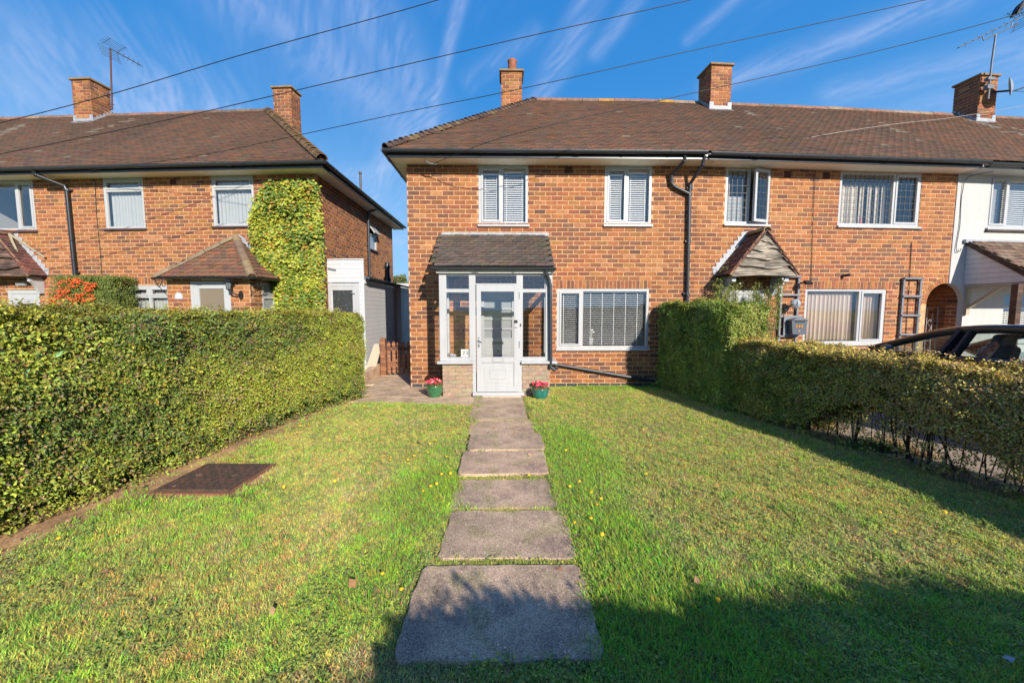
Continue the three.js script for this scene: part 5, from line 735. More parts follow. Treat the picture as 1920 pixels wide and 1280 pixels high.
// scatter(n): pts = [{p, n, c, s}], one InstancedMesh per sprig variant merged as parts of `parent`
function foliage(parent, name, pts, geos, mat, seed, single1 = true) {
  const r = rng(seed), b0 = V3(baseOf(parent)), buckets = geos.map(() => []); pts.forEach((q) => buckets[Math.floor(r() * geos.length)].push(q)); const Z = new THREE.Vector3(0, 0, 1);
  buckets.forEach((list, k) => { if (!list.length) return; const m = shade(new THREE.InstancedMesh(geos[k], mat, list.length)); m.name = name; m.userData.kind = 'stuff';
    list.forEach((q, i) => { const Q = new THREE.Quaternion().setFromUnitVectors(Z, q.n.clone().normalize()).multiply(new THREE.Quaternion().setFromAxisAngle(Z, r() * 6.283)); m.setMatrixAt(i, new THREE.Matrix4().compose(q.p.clone().sub(b0), Q, new THREE.Vector3().setScalar(q.s))); m.setColorAt(i, C(...q.c)); }); parent.add(m); });
}
function mixc(a, b, t) { return a.map((v, i) => v + (b[i] - v) * t); }
// a clipped hedge along a line of ground points: [x, z, height, half thickness]
function hedge(name, label, line, { seed, density, palette, patch, bare, gaps, group, stems = 0, round = 0.12, size = 1 }) {
  const mid = line[Math.floor(line.length / 2)], h = thing(name, label, 'hedge', WORLD, [mid[0], 0, mid[1]], group), r = rng(seed), pts = [];
  const V = line.map(([x, z]) => new THREE.Vector3(x, 0, z));
  const core = [];
  for (let i = 0; i + 1 < line.length; i++) {
    const a = line[i], b = line[i + 1], d = V[i + 1].clone().sub(V[i]), L = d.length(), t = d.clone().normalize(), side = new THREE.Vector3(-t.z, 0, t.x);
    const H = (s) => a[2] + (b[2] - a[2]) * s, T = (s) => a[3] + (b[3] - a[3]) * s;
    const bump = (x, y, k) => (fbm(x * 2.2 + seed, y * 2.2 + k * 5, 5, 3) - 0.5) * 0.23 + (vnoise(x * 9, y * 9, 8 + k) - 0.5) * 0.06;
    const add = (s, y, off, n, k, edge) => {
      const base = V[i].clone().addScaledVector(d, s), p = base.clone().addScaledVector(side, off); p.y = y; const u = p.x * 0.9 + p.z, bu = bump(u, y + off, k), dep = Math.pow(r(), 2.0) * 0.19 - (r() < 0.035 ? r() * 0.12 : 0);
      if (bare && bare(p, y, r)) return; p.addScaledVector(n, bu - dep); const nn = n.clone().add(new THREE.Vector3((r() - 0.5) * 1.3, (r() - 0.25) * 1.2, (r() - 0.5) * 1.3));
      const c = palette(r, patch ? patch(u, y) : fbm(u * 1.3, y * 1.6, 19, 3), k, dep, p); pts.push({ p, n: nn, c, s: (0.75 + r() * 0.55) * size });
    };
    for (const k of [-1, 1]) { const N = Math.round(L * (a[2] + b[2]) / 2 * density); for (let j = 0; j < N; j++) { const s = r(), y = 0.02 + r() * (H(s) - 0.02), e = Math.max(0, y - (H(s) - round)) / round, batter = 0.0; add(s, y, k * (T(s) - e * e * round * 0.7 - batter), side.clone().multiplyScalar(k).setY(e * 0.8), k, e); } }
    const N = Math.round(L * (a[3] + b[3]) * density * 1.15); for (let j = 0; j < N; j++) { const s = r(); add(s, H(s), (r() * 2 - 1) * T(s) * 0.92, new THREE.Vector3(0, 1, 0), 0); }
    for (const [end, sg] of [[0, -1], [1, 1]]) if ((end === 0 && i === 0) || (end === 1 && i + 2 === line.length)) { const q = end ? b : a, M = Math.round(q[2] * q[3] * 2 * density); for (let j = 0; j < M; j++) { const y = r() * q[2], off = (r() * 2 - 1) * q[3]; const e = Math.max(0, y - (q[2] - round)) / round; const sv = end; const keep = V[i].clone(); const base = V[i].clone().addScaledVector(d, sv).addScaledVector(side, off).addScaledVector(t, -sg * e * e * round * 0.6); base.y = y; const n = t.clone().multiplyScalar(sg).setY(e * 0.6), dep = Math.pow(r(), 2) * 0.14; if (bare && bare(base, y, r)) continue; base.addScaledVector(n, bump(base.x + base.z, y, 3) - dep); pts.push({ p: base, n: n.add(new THREE.Vector3((r() - 0.5), (r() - 0.3), (r() - 0.5))), c: palette(r, fbm(base.x * 1.3 + base.z, y * 1.6, 19, 3), 2, dep, base), s: (0.75 + r() * 0.55) * size }); } }
    const y0 = gaps ? gaps(V[i].clone().lerp(V[i + 1], 0.5)) : 0.12, in0 = 0.15;
    const A = V[i].clone(), B = V[i + 1].clone(); if (i === 0) A.addScaledVector(t, in0); if (i + 2 === line.length) B.addScaledVector(t, -in0);
    const c = (P, o, y) => { const q = P.clone().addScaledVector(side, o); q.y = y; return q; }, ta = a[3] - in0, tb = b[3] - in0;
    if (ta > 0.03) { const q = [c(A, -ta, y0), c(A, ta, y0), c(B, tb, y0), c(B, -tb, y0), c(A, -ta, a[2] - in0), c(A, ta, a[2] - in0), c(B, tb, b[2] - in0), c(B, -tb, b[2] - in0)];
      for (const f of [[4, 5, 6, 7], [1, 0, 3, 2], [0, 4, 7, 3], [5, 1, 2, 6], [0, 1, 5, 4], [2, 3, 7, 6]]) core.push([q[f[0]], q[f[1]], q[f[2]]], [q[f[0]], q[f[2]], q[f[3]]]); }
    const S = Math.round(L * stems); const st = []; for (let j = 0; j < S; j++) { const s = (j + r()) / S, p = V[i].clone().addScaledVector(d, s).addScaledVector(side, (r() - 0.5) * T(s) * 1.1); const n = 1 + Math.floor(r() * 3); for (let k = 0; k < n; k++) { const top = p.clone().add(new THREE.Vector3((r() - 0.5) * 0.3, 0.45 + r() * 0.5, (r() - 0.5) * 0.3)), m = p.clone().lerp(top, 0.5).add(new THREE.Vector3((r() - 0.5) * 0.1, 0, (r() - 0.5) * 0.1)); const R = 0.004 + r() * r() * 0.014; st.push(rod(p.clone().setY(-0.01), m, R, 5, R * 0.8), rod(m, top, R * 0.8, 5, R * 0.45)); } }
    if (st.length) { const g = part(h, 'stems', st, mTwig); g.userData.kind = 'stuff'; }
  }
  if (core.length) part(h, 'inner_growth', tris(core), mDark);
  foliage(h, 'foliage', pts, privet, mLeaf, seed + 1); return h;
}
const G1 = [0.17, 0.21, 0.028], G2 = [0.24, 0.30, 0.034], G3 = [0.085, 0.14, 0.024], BR = [0.20, 0.13, 0.06], YE = [0.36, 0.30, 0.035], MAU = [0.22, 0.14, 0.11];
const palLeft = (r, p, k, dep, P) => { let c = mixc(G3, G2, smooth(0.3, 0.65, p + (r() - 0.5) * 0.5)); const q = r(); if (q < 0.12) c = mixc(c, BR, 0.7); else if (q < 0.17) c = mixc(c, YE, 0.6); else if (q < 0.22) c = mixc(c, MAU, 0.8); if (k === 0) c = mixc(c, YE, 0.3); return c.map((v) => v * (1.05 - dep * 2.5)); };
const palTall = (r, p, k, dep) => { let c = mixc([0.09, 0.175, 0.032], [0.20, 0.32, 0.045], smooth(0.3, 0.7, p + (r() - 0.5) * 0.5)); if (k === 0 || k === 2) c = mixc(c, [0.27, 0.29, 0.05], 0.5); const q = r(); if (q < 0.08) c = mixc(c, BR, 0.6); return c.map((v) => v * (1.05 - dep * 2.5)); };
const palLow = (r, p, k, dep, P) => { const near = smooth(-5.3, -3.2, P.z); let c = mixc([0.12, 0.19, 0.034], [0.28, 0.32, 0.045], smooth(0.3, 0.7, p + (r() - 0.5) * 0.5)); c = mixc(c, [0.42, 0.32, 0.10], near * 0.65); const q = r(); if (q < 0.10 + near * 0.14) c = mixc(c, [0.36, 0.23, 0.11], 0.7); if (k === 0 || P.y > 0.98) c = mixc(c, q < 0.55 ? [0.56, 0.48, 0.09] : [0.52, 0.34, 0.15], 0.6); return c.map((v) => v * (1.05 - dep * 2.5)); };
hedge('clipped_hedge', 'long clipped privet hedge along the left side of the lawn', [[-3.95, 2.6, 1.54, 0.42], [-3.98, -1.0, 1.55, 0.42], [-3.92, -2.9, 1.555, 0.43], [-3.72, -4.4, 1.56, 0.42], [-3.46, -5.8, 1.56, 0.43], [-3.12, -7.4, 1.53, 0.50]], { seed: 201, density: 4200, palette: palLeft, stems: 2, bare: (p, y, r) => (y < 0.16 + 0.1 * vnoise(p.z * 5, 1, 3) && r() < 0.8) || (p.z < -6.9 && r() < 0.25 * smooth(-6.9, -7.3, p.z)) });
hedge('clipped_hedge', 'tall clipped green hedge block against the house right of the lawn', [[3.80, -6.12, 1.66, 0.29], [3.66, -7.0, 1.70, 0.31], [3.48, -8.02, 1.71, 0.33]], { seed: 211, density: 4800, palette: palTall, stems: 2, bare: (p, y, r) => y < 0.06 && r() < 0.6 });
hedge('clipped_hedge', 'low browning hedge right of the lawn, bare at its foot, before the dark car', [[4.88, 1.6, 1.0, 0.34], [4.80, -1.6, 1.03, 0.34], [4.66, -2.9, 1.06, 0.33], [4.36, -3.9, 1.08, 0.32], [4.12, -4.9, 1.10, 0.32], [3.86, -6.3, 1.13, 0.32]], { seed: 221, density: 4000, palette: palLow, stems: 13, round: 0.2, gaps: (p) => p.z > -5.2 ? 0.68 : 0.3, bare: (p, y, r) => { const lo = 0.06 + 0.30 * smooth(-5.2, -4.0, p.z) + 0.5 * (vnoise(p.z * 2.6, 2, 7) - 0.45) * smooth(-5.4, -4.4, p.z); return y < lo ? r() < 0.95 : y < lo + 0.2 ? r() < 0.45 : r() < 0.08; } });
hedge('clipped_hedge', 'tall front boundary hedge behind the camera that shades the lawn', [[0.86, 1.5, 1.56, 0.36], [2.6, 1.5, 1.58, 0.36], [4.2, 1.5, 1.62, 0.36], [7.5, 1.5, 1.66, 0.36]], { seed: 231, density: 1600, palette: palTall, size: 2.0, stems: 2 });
{ // ivy on the corner of the left house
  const h = thing('ivy', 'yellow green ivy covering the corner of the left brick house', 'climbing plant', FL, [-0.7, 0, 0.1]), r = rng(241), pts = [], ctr = [[-1.10, 4.48], [-0.35, 4.52], [0.03, 4.42], [0.09, 3.2], [0.10, 1.9], [0.06, 0.3], [-0.85, 0.3], [-0.98, 1.75], [-1.05, 2.0], [-1.42, 2.62], [-1.50, 3.1], [-1.54, 3.6], [-1.44, 3.95], [-1.30, 4.22]];
  const inside = (x, y) => { let c = false; for (let i = 0, j = ctr.length - 1; i < ctr.length; j = i++) { const [a, b] = ctr[i], [p, q] = ctr[j]; if ((b > y) !== (q > y) && x < (p - a) * (y - b) / (q - b) + a) c = !c; } return c; };
  const edge = (x, y) => { let d = 9; for (let i = 0, j = ctr.length - 1; i < ctr.length; j = i++) { const [a, b] = ctr[i], [p, q] = ctr[j], l = (p - a) ** 2 + (q - b) ** 2, t = Math.min(1, Math.max(0, ((x - a) * (p - a) + (y - b) * (q - b)) / l)); d = Math.min(d, Math.hypot(x - a - t * (p - a), y - b - t * (q - b))); } return d; };
  while (pts.length < 7600) { const x = -1.62 + r() * 1.78, y = 0.3 + r() * 4.3; if (!inside(x + (r() - 0.5) * 0.15, y + (r() - 0.5) * 0.15)) continue; const e = Math.min(1, edge(x, y) / 0.22), w = 0.05 + (0.20 + (fbm(x * 3, y * 3, 5, 3) - 0.5) * 0.34) * Math.sqrt(e) - Math.pow(r(), 1.6) * 0.14; const f = fbm(x * 2.2, y * 2.2, 9, 3), q = r(); let c = mixc([0.12, 0.19, 0.02], [0.36, 0.38, 0.03], smooth(0.3, 0.7, f + (r() - 0.5) * 0.6)); if (q < 0.08) c = [0.40, 0.22, 0.03]; else if (q < 0.18) c = [0.40, 0.36, 0.03]; pts.push({ p: new THREE.Vector3(x, y, Math.max(0.03, w)), n: new THREE.Vector3((r() - 0.5) * 1.2 + (x > -0.05 ? 0.8 : 0) * (1 - e), 0.35 + (r() - 0.3) * 1.1, 0.75), c, s: 0.7 + r() * 0.5 }); }
  part(h, 'stem_mass', [extr(poly(ctr.map(([x, y]) => [-0.7 + (x + 0.7) * 0.9 - 0.02, 2.4 + (y - 2.4) * 0.96])), 0.07).translate(0, 0, 0.012)], mDark); foliage(h, 'foliage', pts, ivyLeaf, mLeaf, 242);
}
{ // firethorn with orange berries
  const h = thing('berry_bush', 'clipped green bush full of orange berries behind the left hedge', 'bush', FL, [-5.2, 0, 0.4]), r = rng(251), pts = [], ber = [];
  for (let i = 0; i < 5200; i++) { const k = r(), x = -5.97 + r() * 1.53, y = 0.3 + r() * 2.05; let p, n; if (k < 0.7) { p = new THREE.Vector3(x, y, 0.62); n = new THREE.Vector3(0, 0.2, 1); } else if (k < 0.9) { p = new THREE.Vector3(x, 2.34, 0.06 + r() * 0.55); n = new THREE.Vector3(0, 1, 0.2); } else { p = new THREE.Vector3(-4.45, y, 0.06 + r() * 0.55); n = new THREE.Vector3(1, 0.2, 0.2); }
    if (x < -5.75 && y > 2.0 + (x + 5.97) * 1.3) continue; p.addScaledVector(n, (fbm(x * 3, y * 3, 3, 2) - 0.5) * 0.14 - Math.pow(r(), 2) * 0.1); pts.push({ p, n: n.add(new THREE.Vector3((r() - 0.5), (r() - 0.4), (r() - 0.5))), c: mixc([0.06, 0.11, 0.02], [0.17, 0.2, 0.03], r()), s: 0.6 + r() * 0.5 }); }
  const ico = new THREE.IcosahedronGeometry(0.0135, 1); for (let i = 0; i < 105; i++) { const x = -5.94 + Math.pow(r(), 0.9) * 1.12, y = 1.5 + r() * 0.78; if (r() < (x + 5.94) * 0.35 || x < -5.75 && y > 2.0) continue; const n = 7 + Math.floor(r() * 9); for (let j = 0; j < n; j++) ber.push(new THREE.Vector3(x + (r() - 0.5) * 0.15, y + (r() - 0.5) * 0.07, 0.60 + r() * 0.10 )); }
  const b0 = new THREE.Vector3(-5.2, 0, 0.4), m = shade(new THREE.InstancedMesh(ico, mBerry, ber.length)); m.name = 'berries'; m.userData.kind = 'stuff'; ber.forEach((p, i) => { m.setMatrixAt(i, new THREE.Matrix4().makeTranslation(...p.sub(b0).toArray())); }); h.add(m);
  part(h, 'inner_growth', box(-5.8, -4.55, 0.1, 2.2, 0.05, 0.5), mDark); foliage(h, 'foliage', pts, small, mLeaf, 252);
}
{ const h = thing('round_bush', 'rounded yellow green bush above the hedge at the left edge', 'bush', FL, [-7.75, 0, 1.3]), r = rng(261), pts = []; for (let i = 0; i < 3000; i++) { const a = r() * 6.283, z = r() * 1.1 - 0.1, s = Math.sqrt(1 - Math.min(1, z) ** 2), n = new THREE.Vector3(Math.cos(a) * s, Math.max(0, z), Math.sin(a) * s); const p = new THREE.Vector3(-7.75, 0.95, 1.3).add(n.clone().multiply(new THREE.Vector3(0.75, 0.86, 0.6)).multiplyScalar(1 - Math.pow(r(), 2) * 0.12)); pts.push({ p, n: n.clone().add(new THREE.Vector3(r() - 0.5, r() - 0.5, r() - 0.5)), c: mixc([0.13, 0.17, 0.02], [0.30, 0.28, 0.03], r()), s: 0.8 + r() * 0.5 }); }
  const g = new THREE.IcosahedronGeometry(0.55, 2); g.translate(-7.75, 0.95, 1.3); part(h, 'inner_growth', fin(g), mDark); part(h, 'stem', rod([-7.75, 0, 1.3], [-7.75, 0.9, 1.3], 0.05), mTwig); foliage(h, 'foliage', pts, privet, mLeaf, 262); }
{ // loose climbing shrub beside the gabled canopy
  const h = thing('climbing_shrub', 'loose flowering shrub climbing beside the gabled canopy, above the tall hedge', 'shrub', FN, [0.7, 0, 0.2]), r = rng(271), pts = [], fl = [], st = [];
  for (let s = 0; s < 46; s++) { const x0 = 0.35 + r() * 1.25, top = 1.75 + r() * 0.5 + (Math.abs(x0 - 0.62) < 0.16 ? 0.35 * r() + 0.1 : 0), dx = (r() - 0.5) * 0.3, w0 = 0.08 + r() * 0.35; st.push(rod([x0, 0.9, w0], [x0 + dx * 0.6, top, w0 + 0.05], 0.006, 4, 0.003)); for (let i = 0; i < 34; i++) { const t = Math.pow(r(), 0.7), p = new THREE.Vector3(x0 + dx * t + (r() - 0.5) * 0.10, 0.9 + (top - 0.9) * t, w0 + (r() - 0.5) * 0.10); pts.push({ p, n: new THREE.Vector3(r() - 0.5, r() * 0.8, r()), c: mixc([0.12, 0.19, 0.03], [0.31, 0.34, 0.05], r()), s: 0.55 + r() * 0.5 }); if (r() < 0.09 && p.x > 0.8 && p.y > 1.7) fl.push(p.clone().add(new THREE.Vector3(0, 0, 0.05))); } }
  part(h, 'stems', st, mTwig).userData.kind = 'stuff'; foliage(h, 'foliage', pts, small, mLeafThin, 272);
  const m = shade(new THREE.InstancedMesh(new THREE.IcosahedronGeometry(0.02, 0), mSlat, fl.length)); m.name = 'flowers'; m.userData.kind = 'stuff'; fl.forEach((p, i) => m.setMatrixAt(i, new THREE.Matrix4().makeTranslation(p.x - 0.7, p.y, p.z - 0.2))); h.add(m);
}
{ // trees far behind, seen through the gap
  const tree = (x, z, H, R, seed, label, c0, c1) => { const h = thing('tree', label, 'tree', WORLD, [x, 0, z], 'trees behind the houses'), r = rng(seed), pts = []; part(h, 'trunk', rod([x, 0, z], [x, H * 0.6, z], 0.16, 8, 0.07), mTwig); const g = [sprig(14, 0.3, 0.2, 0.13, seed)]; for (let i = 0; i < 260; i++) { const a = r() * 6.283, t = r(), rr = R * Math.sqrt(r()) * (0.5 + fbm(a, t * 3, seed, 2)); pts.push({ p: new THREE.Vector3(x + Math.cos(a) * rr, H * (0.35 + 0.65 * t * (1 - 0.25 * rr / R)), z + Math.sin(a) * rr), n: new THREE.Vector3(r() - 0.5, r(), r() - 0.3), c: mixc(c0, c1, r()), s: 0.8 + r() * 0.7 }); } foliage(h, 'crown', pts, g, mLeafThin, seed + 1); };
  tree(-8.75, -33, 4.6, 0.75, 281, 'small tree seen in the gap between the two brick houses', [0.08, 0.12, 0.03], [0.2, 0.22, 0.05]); tree(-8.3, -36, 4.2, 0.8, 283, 'paler second small tree low in the gap beside the middle house', [0.14, 0.17, 0.07], [0.25, 0.26, 0.1]);
  const s = thing('garden_shed', 'pale roofed shed low in the gap between the houses', 'shed', WORLD, [-5.8, 0, -22]); part(s, 'wall', box(-7.4, -4.6, 0, 2.35, -23, -21), mGreyClad); part(s, 'roof', [slab([-7.6, 2.35, -20.9], [-4.4, 2.35, -20.9], [-4.4, 3.05, -22], [-7.6, 3.05, -22], 0.06), slab([-4.4, 2.35, -23.1], [-7.6, 2.35, -23.1], [-7.6, 3.05, -22], [-4.4, 3.05, -22], 0.06)], mRender);
}
// ---------------------------------------------------------------- grass
const lush = (x, z) => { const edge = Math.exp(-(((Math.abs(x) - 0.75) / 0.42) ** 2)) * smooth(-6.6, -4.2, z) * smooth(-1.2, -2.2, z), n = fbm(x * 0.9 + 4, z * 0.9, 61, 4), wall = smooth(-7.3, -7.9, z) * (x > 0.3 ? 1 : 0), left = smooth(-2.3, -3.1, x); return Math.min(1, Math.max(0, edge * 0.75 + (n - 0.46) * 1.7 + wall * 0.8 + left * 0.2 + (z > -2.1 && x > 0.3 ? 0.3 : 0) - (x > 1.1 ? 0.28 * smooth(1.0, 1.7, x) * smooth(-7.6, -7.0, z) : 0))); };
const slabs = [[1.68, 2.33], [2.42, 3.01], [3.08, 3.62], [3.70, 4.29], [4.345, 4.92], [4.985, 5.60], [5.63, 7.2]];
const hard = (x, z) => { if (Math.abs(x + 0.005) < 0.445 - 0.07 * vnoise(z * 7, x > 0 ? 3 : 8, 5)) for (const [a, b] of slabs) if (-z > a + 0.008 && -z < b - 0.008) return true; if (x > -3.22 && x < -2.36 && z > -4.06 && z < -3.33) return true; if (x < -0.52 && z < -6.58 && z < -6.58 + (x + 0.52) * 0.12) return true; if (z < -8.1 || (z < -7.2 && x < 0.85)) return true; return false; };
const leftEdge = (z) => z > -2 ? -3.5 : z > -4 ? -3.45 + (-2 - z) * 0.09 : -3.27 + (-4 - z) * 0.125, rightEdge = (z) => z < -4 ? 3.16 + (z + 8.12) * 0.21 : 4.02 + (z + 4) * 0.33;
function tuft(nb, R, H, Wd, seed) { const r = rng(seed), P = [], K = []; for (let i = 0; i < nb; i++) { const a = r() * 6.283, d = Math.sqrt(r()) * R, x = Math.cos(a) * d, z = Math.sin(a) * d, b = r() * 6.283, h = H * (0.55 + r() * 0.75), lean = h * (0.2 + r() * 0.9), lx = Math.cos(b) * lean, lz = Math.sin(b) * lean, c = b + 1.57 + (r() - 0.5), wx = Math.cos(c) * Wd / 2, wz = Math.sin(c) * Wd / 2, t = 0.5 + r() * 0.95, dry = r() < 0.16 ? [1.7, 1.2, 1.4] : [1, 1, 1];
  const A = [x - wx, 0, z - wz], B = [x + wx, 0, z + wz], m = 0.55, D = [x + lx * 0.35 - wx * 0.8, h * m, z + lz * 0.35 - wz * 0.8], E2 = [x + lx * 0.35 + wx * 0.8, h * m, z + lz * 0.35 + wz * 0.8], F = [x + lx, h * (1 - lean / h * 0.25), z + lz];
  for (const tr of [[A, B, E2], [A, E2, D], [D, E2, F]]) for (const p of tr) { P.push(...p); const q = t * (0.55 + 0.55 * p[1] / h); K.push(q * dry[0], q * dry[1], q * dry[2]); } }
  const g = new THREE.BufferGeometry(); g.setAttribute('position', new THREE.Float32BufferAttribute(P, 3)); g.setAttribute('color', new THREE.Float32BufferAttribute(K, 3)); g.computeVertexNormals(); return boxUV(g); }
{
  const r = rng(301), kinds = [tuft(12, 0.034, 0.026, 0.0038, 3), tuft(12, 0.034, 0.029, 0.0044, 5), tuft(9, 0.03, 0.046, 0.0046, 7)], lists = [[], [], []];
  const grassAt = (x, z, soil) => { if (hard(x, z)) return; const L = lush(x, z), dry = fbm(x * 1.6, z * 1.6, 67, 4), fine = vnoise(x * 14, z * 14, 71), q = r(); if (soil && q < soil) return;
    let c = mixc([0.58, 0.54, 0.12], [0.37, 0.62, 0.04], smooth(0.05, 0.75, L * 0.8 + (fine - 0.5) * 0.5 + 0.16)); if (dry > 0.56 && r() < (dry - 0.5) * 3 * (1 - L)) c = mixc(c, [0.55, 0.44, 0.22], 0.6); { const q2 = r(); if (q2 < 0.03) c = [0.42, 0.27, 0.15]; else if (q2 < 0.09) c = [0.12, 0.22, 0.04]; } c = c.map((v) => v * (0.6 + r() * 0.7)); const k = L > 0.55 && r() < 0.55 ? 2 : r() < 0.5 ? 0 : 1; lists[k].push([x, z, 0.75 + r() * 0.5 + L * 0.25, c, r() * 6.283]); };
  for (let i = 0; i < 185000; i++) { const t = r(), z = -1.25 - 6.9 * Math.pow(t, 1.25), a = leftEdge(z), b = rightEdge(z) + 0.25, x = a + (b - a) * r(); const e = x - a, man = Math.hypot(Math.max(0, -3.22 - x, x + 2.36), Math.max(0, -4.06 - z, z + 3.33)); grassAt(x, z, Math.max(e < 0.6 ? 0.97 - e * 1.3 : 0, man < 0.25 && fbm(x * 4, z * 4, 5, 3) > 0.42 ? 0.8 : 0)); }
  // joints of the path and the edge of the paving
  for (let i = 0; i < 4200; i++) { const k = Math.floor(r() * 6), z = -(slabs[k][1] + r() * (slabs[k + 1][0] - slabs[k][1])), x = (r() - 0.5) * 0.9; if (k > 2 && vnoise(x * 6, k * 9, 3) < 0.45) continue; lists[r() < 0.5 ? 0 : 1].push([x, z, (k === 0 ? 0.8 : 0.5) + r() * 0.5, mixc([0.28, 0.40, 0.04], [0.45, 0.38, 0.1], r()), r() * 6]); }
  for (let i = 0; i < 1100; i++) { const p = [[-2.45, -7.28, 0.3], [-1.9, -7.2, 0.35], [-1.4, -7.28, 0.25], [-2.1, -7.75, 0.3], [-0.9, -7.2, 0.35], [-2.6, -7.4, 0.2], [-1.68, -6.9, 0.12]][Math.floor(r() * 7)]; lists[0].push([p[0] + (r() - 0.5) * p[2], p[1] + (r() - 0.5) * 0.06, 0.5 + r() * 0.5, mixc([0.26, 0.38, 0.04], [0.4, 0.4, 0.08], r()), r() * 6]); }
  for (let i = 0; i < 5200; i++) { const z = -2.2 - 4.2 * r(), x = rightEdge(z) + 0.05 + Math.pow(r(), 1.5) * 0.75; if (vnoise(x * 4, z * 4, 17) < 0.42) continue; lists[2].push([x, z, 0.7 + r() * 1.3, mixc([0.20, 0.30, 0.05], [0.50, 0.36, 0.18], smooth(0.25, 0.6, vnoise(z * 3, x * 3, 23) + (r() - 0.5) * 0.3)), r() * 6]); }
  for (let i = 0; i < 900; i++) { const s = rng(i * 3 + 5), z = -1.4 - 5.8 * s(), x = leftEdge(z) + 0.5 + (rightEdge(z) - leftEdge(z) - 0.6) * s(); if (hard(x, z)) continue; const n = 3 + Math.floor(s() * 6); for (let k = 0; k < n; k++) lists[2].push([x + (s() - 0.5) * 0.09, z + (s() - 0.5) * 0.09, 0.7 + s() * 0.75, mixc([0.26, 0.50, 0.035], [0.44, 0.6, 0.08], s()), s() * 6]); }
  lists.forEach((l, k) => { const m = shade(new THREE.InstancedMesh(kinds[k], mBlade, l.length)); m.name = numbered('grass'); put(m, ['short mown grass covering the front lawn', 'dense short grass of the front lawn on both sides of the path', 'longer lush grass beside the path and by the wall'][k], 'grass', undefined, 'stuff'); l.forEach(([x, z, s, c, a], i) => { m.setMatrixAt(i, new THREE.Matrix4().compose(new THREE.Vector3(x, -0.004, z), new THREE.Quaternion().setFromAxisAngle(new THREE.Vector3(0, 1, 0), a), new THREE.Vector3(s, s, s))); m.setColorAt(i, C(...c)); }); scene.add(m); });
  // clover and small weeds
  const clover = sprig(6, 0.018, 0.014, 0.012, 77, { face: 1.4 }), cl = []; for (let i = 0; i < 60000 && cl.length < 15000; i++) { const z = -1.25 - 6.5 * Math.pow(r(), 1.6), a = leftEdge(z) + 0.1, b = rightEdge(z) + 0.2, x = a + (b - a) * r(); if (hard(x, z) || fbm(x * 2.2 + 9, z * 2.2, 91, 3) < 0.5 - (x > 0.5 && z > -3 ? 0.08 : 0)) continue; cl.push([x, z]); }
  const m = shade(new THREE.InstancedMesh(clover, mLeafThin, cl.length)); m.name = numbered('clover'); put(m, 'patches of low clover growing in the lawn', 'clover', undefined, 'stuff'); cl.forEach(([x, z], i) => { m.setMatrixAt(i, new THREE.Matrix4().compose(new THREE.Vector3(x, 0.018 + r() * 0.02, z), new THREE.Quaternion().setFromEuler(new THREE.Euler(-1.57 + (r() - 0.5) * 0.7, 0, r() * 6.28)), new THREE.Vector3().setScalar(0.7 + r() * 0.6))); m.setColorAt(i, C(...mixc([0.16, 0.26, 0.05], [0.36, 0.40, 0.09], r()))); }); scene.add(m);
  // fallen leaves
  const fl = sprig(1, 0.001, 0.055, 0.04, 5), lm = shade(new THREE.InstancedMesh(fl, mLeafThin, 80)); lm.name = numbered('fallen_leaves'); put(lm, 'dry brown leaves scattered over the lawn and under the hedges', 'fallen leaves', undefined, 'stuff');
  for (let i = 0; i < 80; i++) { const z = -1.4 - r() * 6, side = r(), x = side < 0.35 ? leftEdge(z) - 0.1 + r() * 0.5 : side < 0.6 ? rightEdge(z) + r() * 0.5 - 0.3 : leftEdge(z) + r() * 7; lm.setMatrixAt(i, new THREE.Matrix4().compose(new THREE.Vector3(x, 0.035, z), new THREE.Quaternion().setFromEuler(new THREE.Euler(-1.57 + (r() - 0.5), 0, r() * 6.28)), new THREE.Vector3().setScalar(0.5 + r() * 0.6))); lm.setColorAt(i, C(...mixc([0.42, 0.20, 0.08], [0.60, 0.38, 0.20], r()))); } scene.add(lm);
}
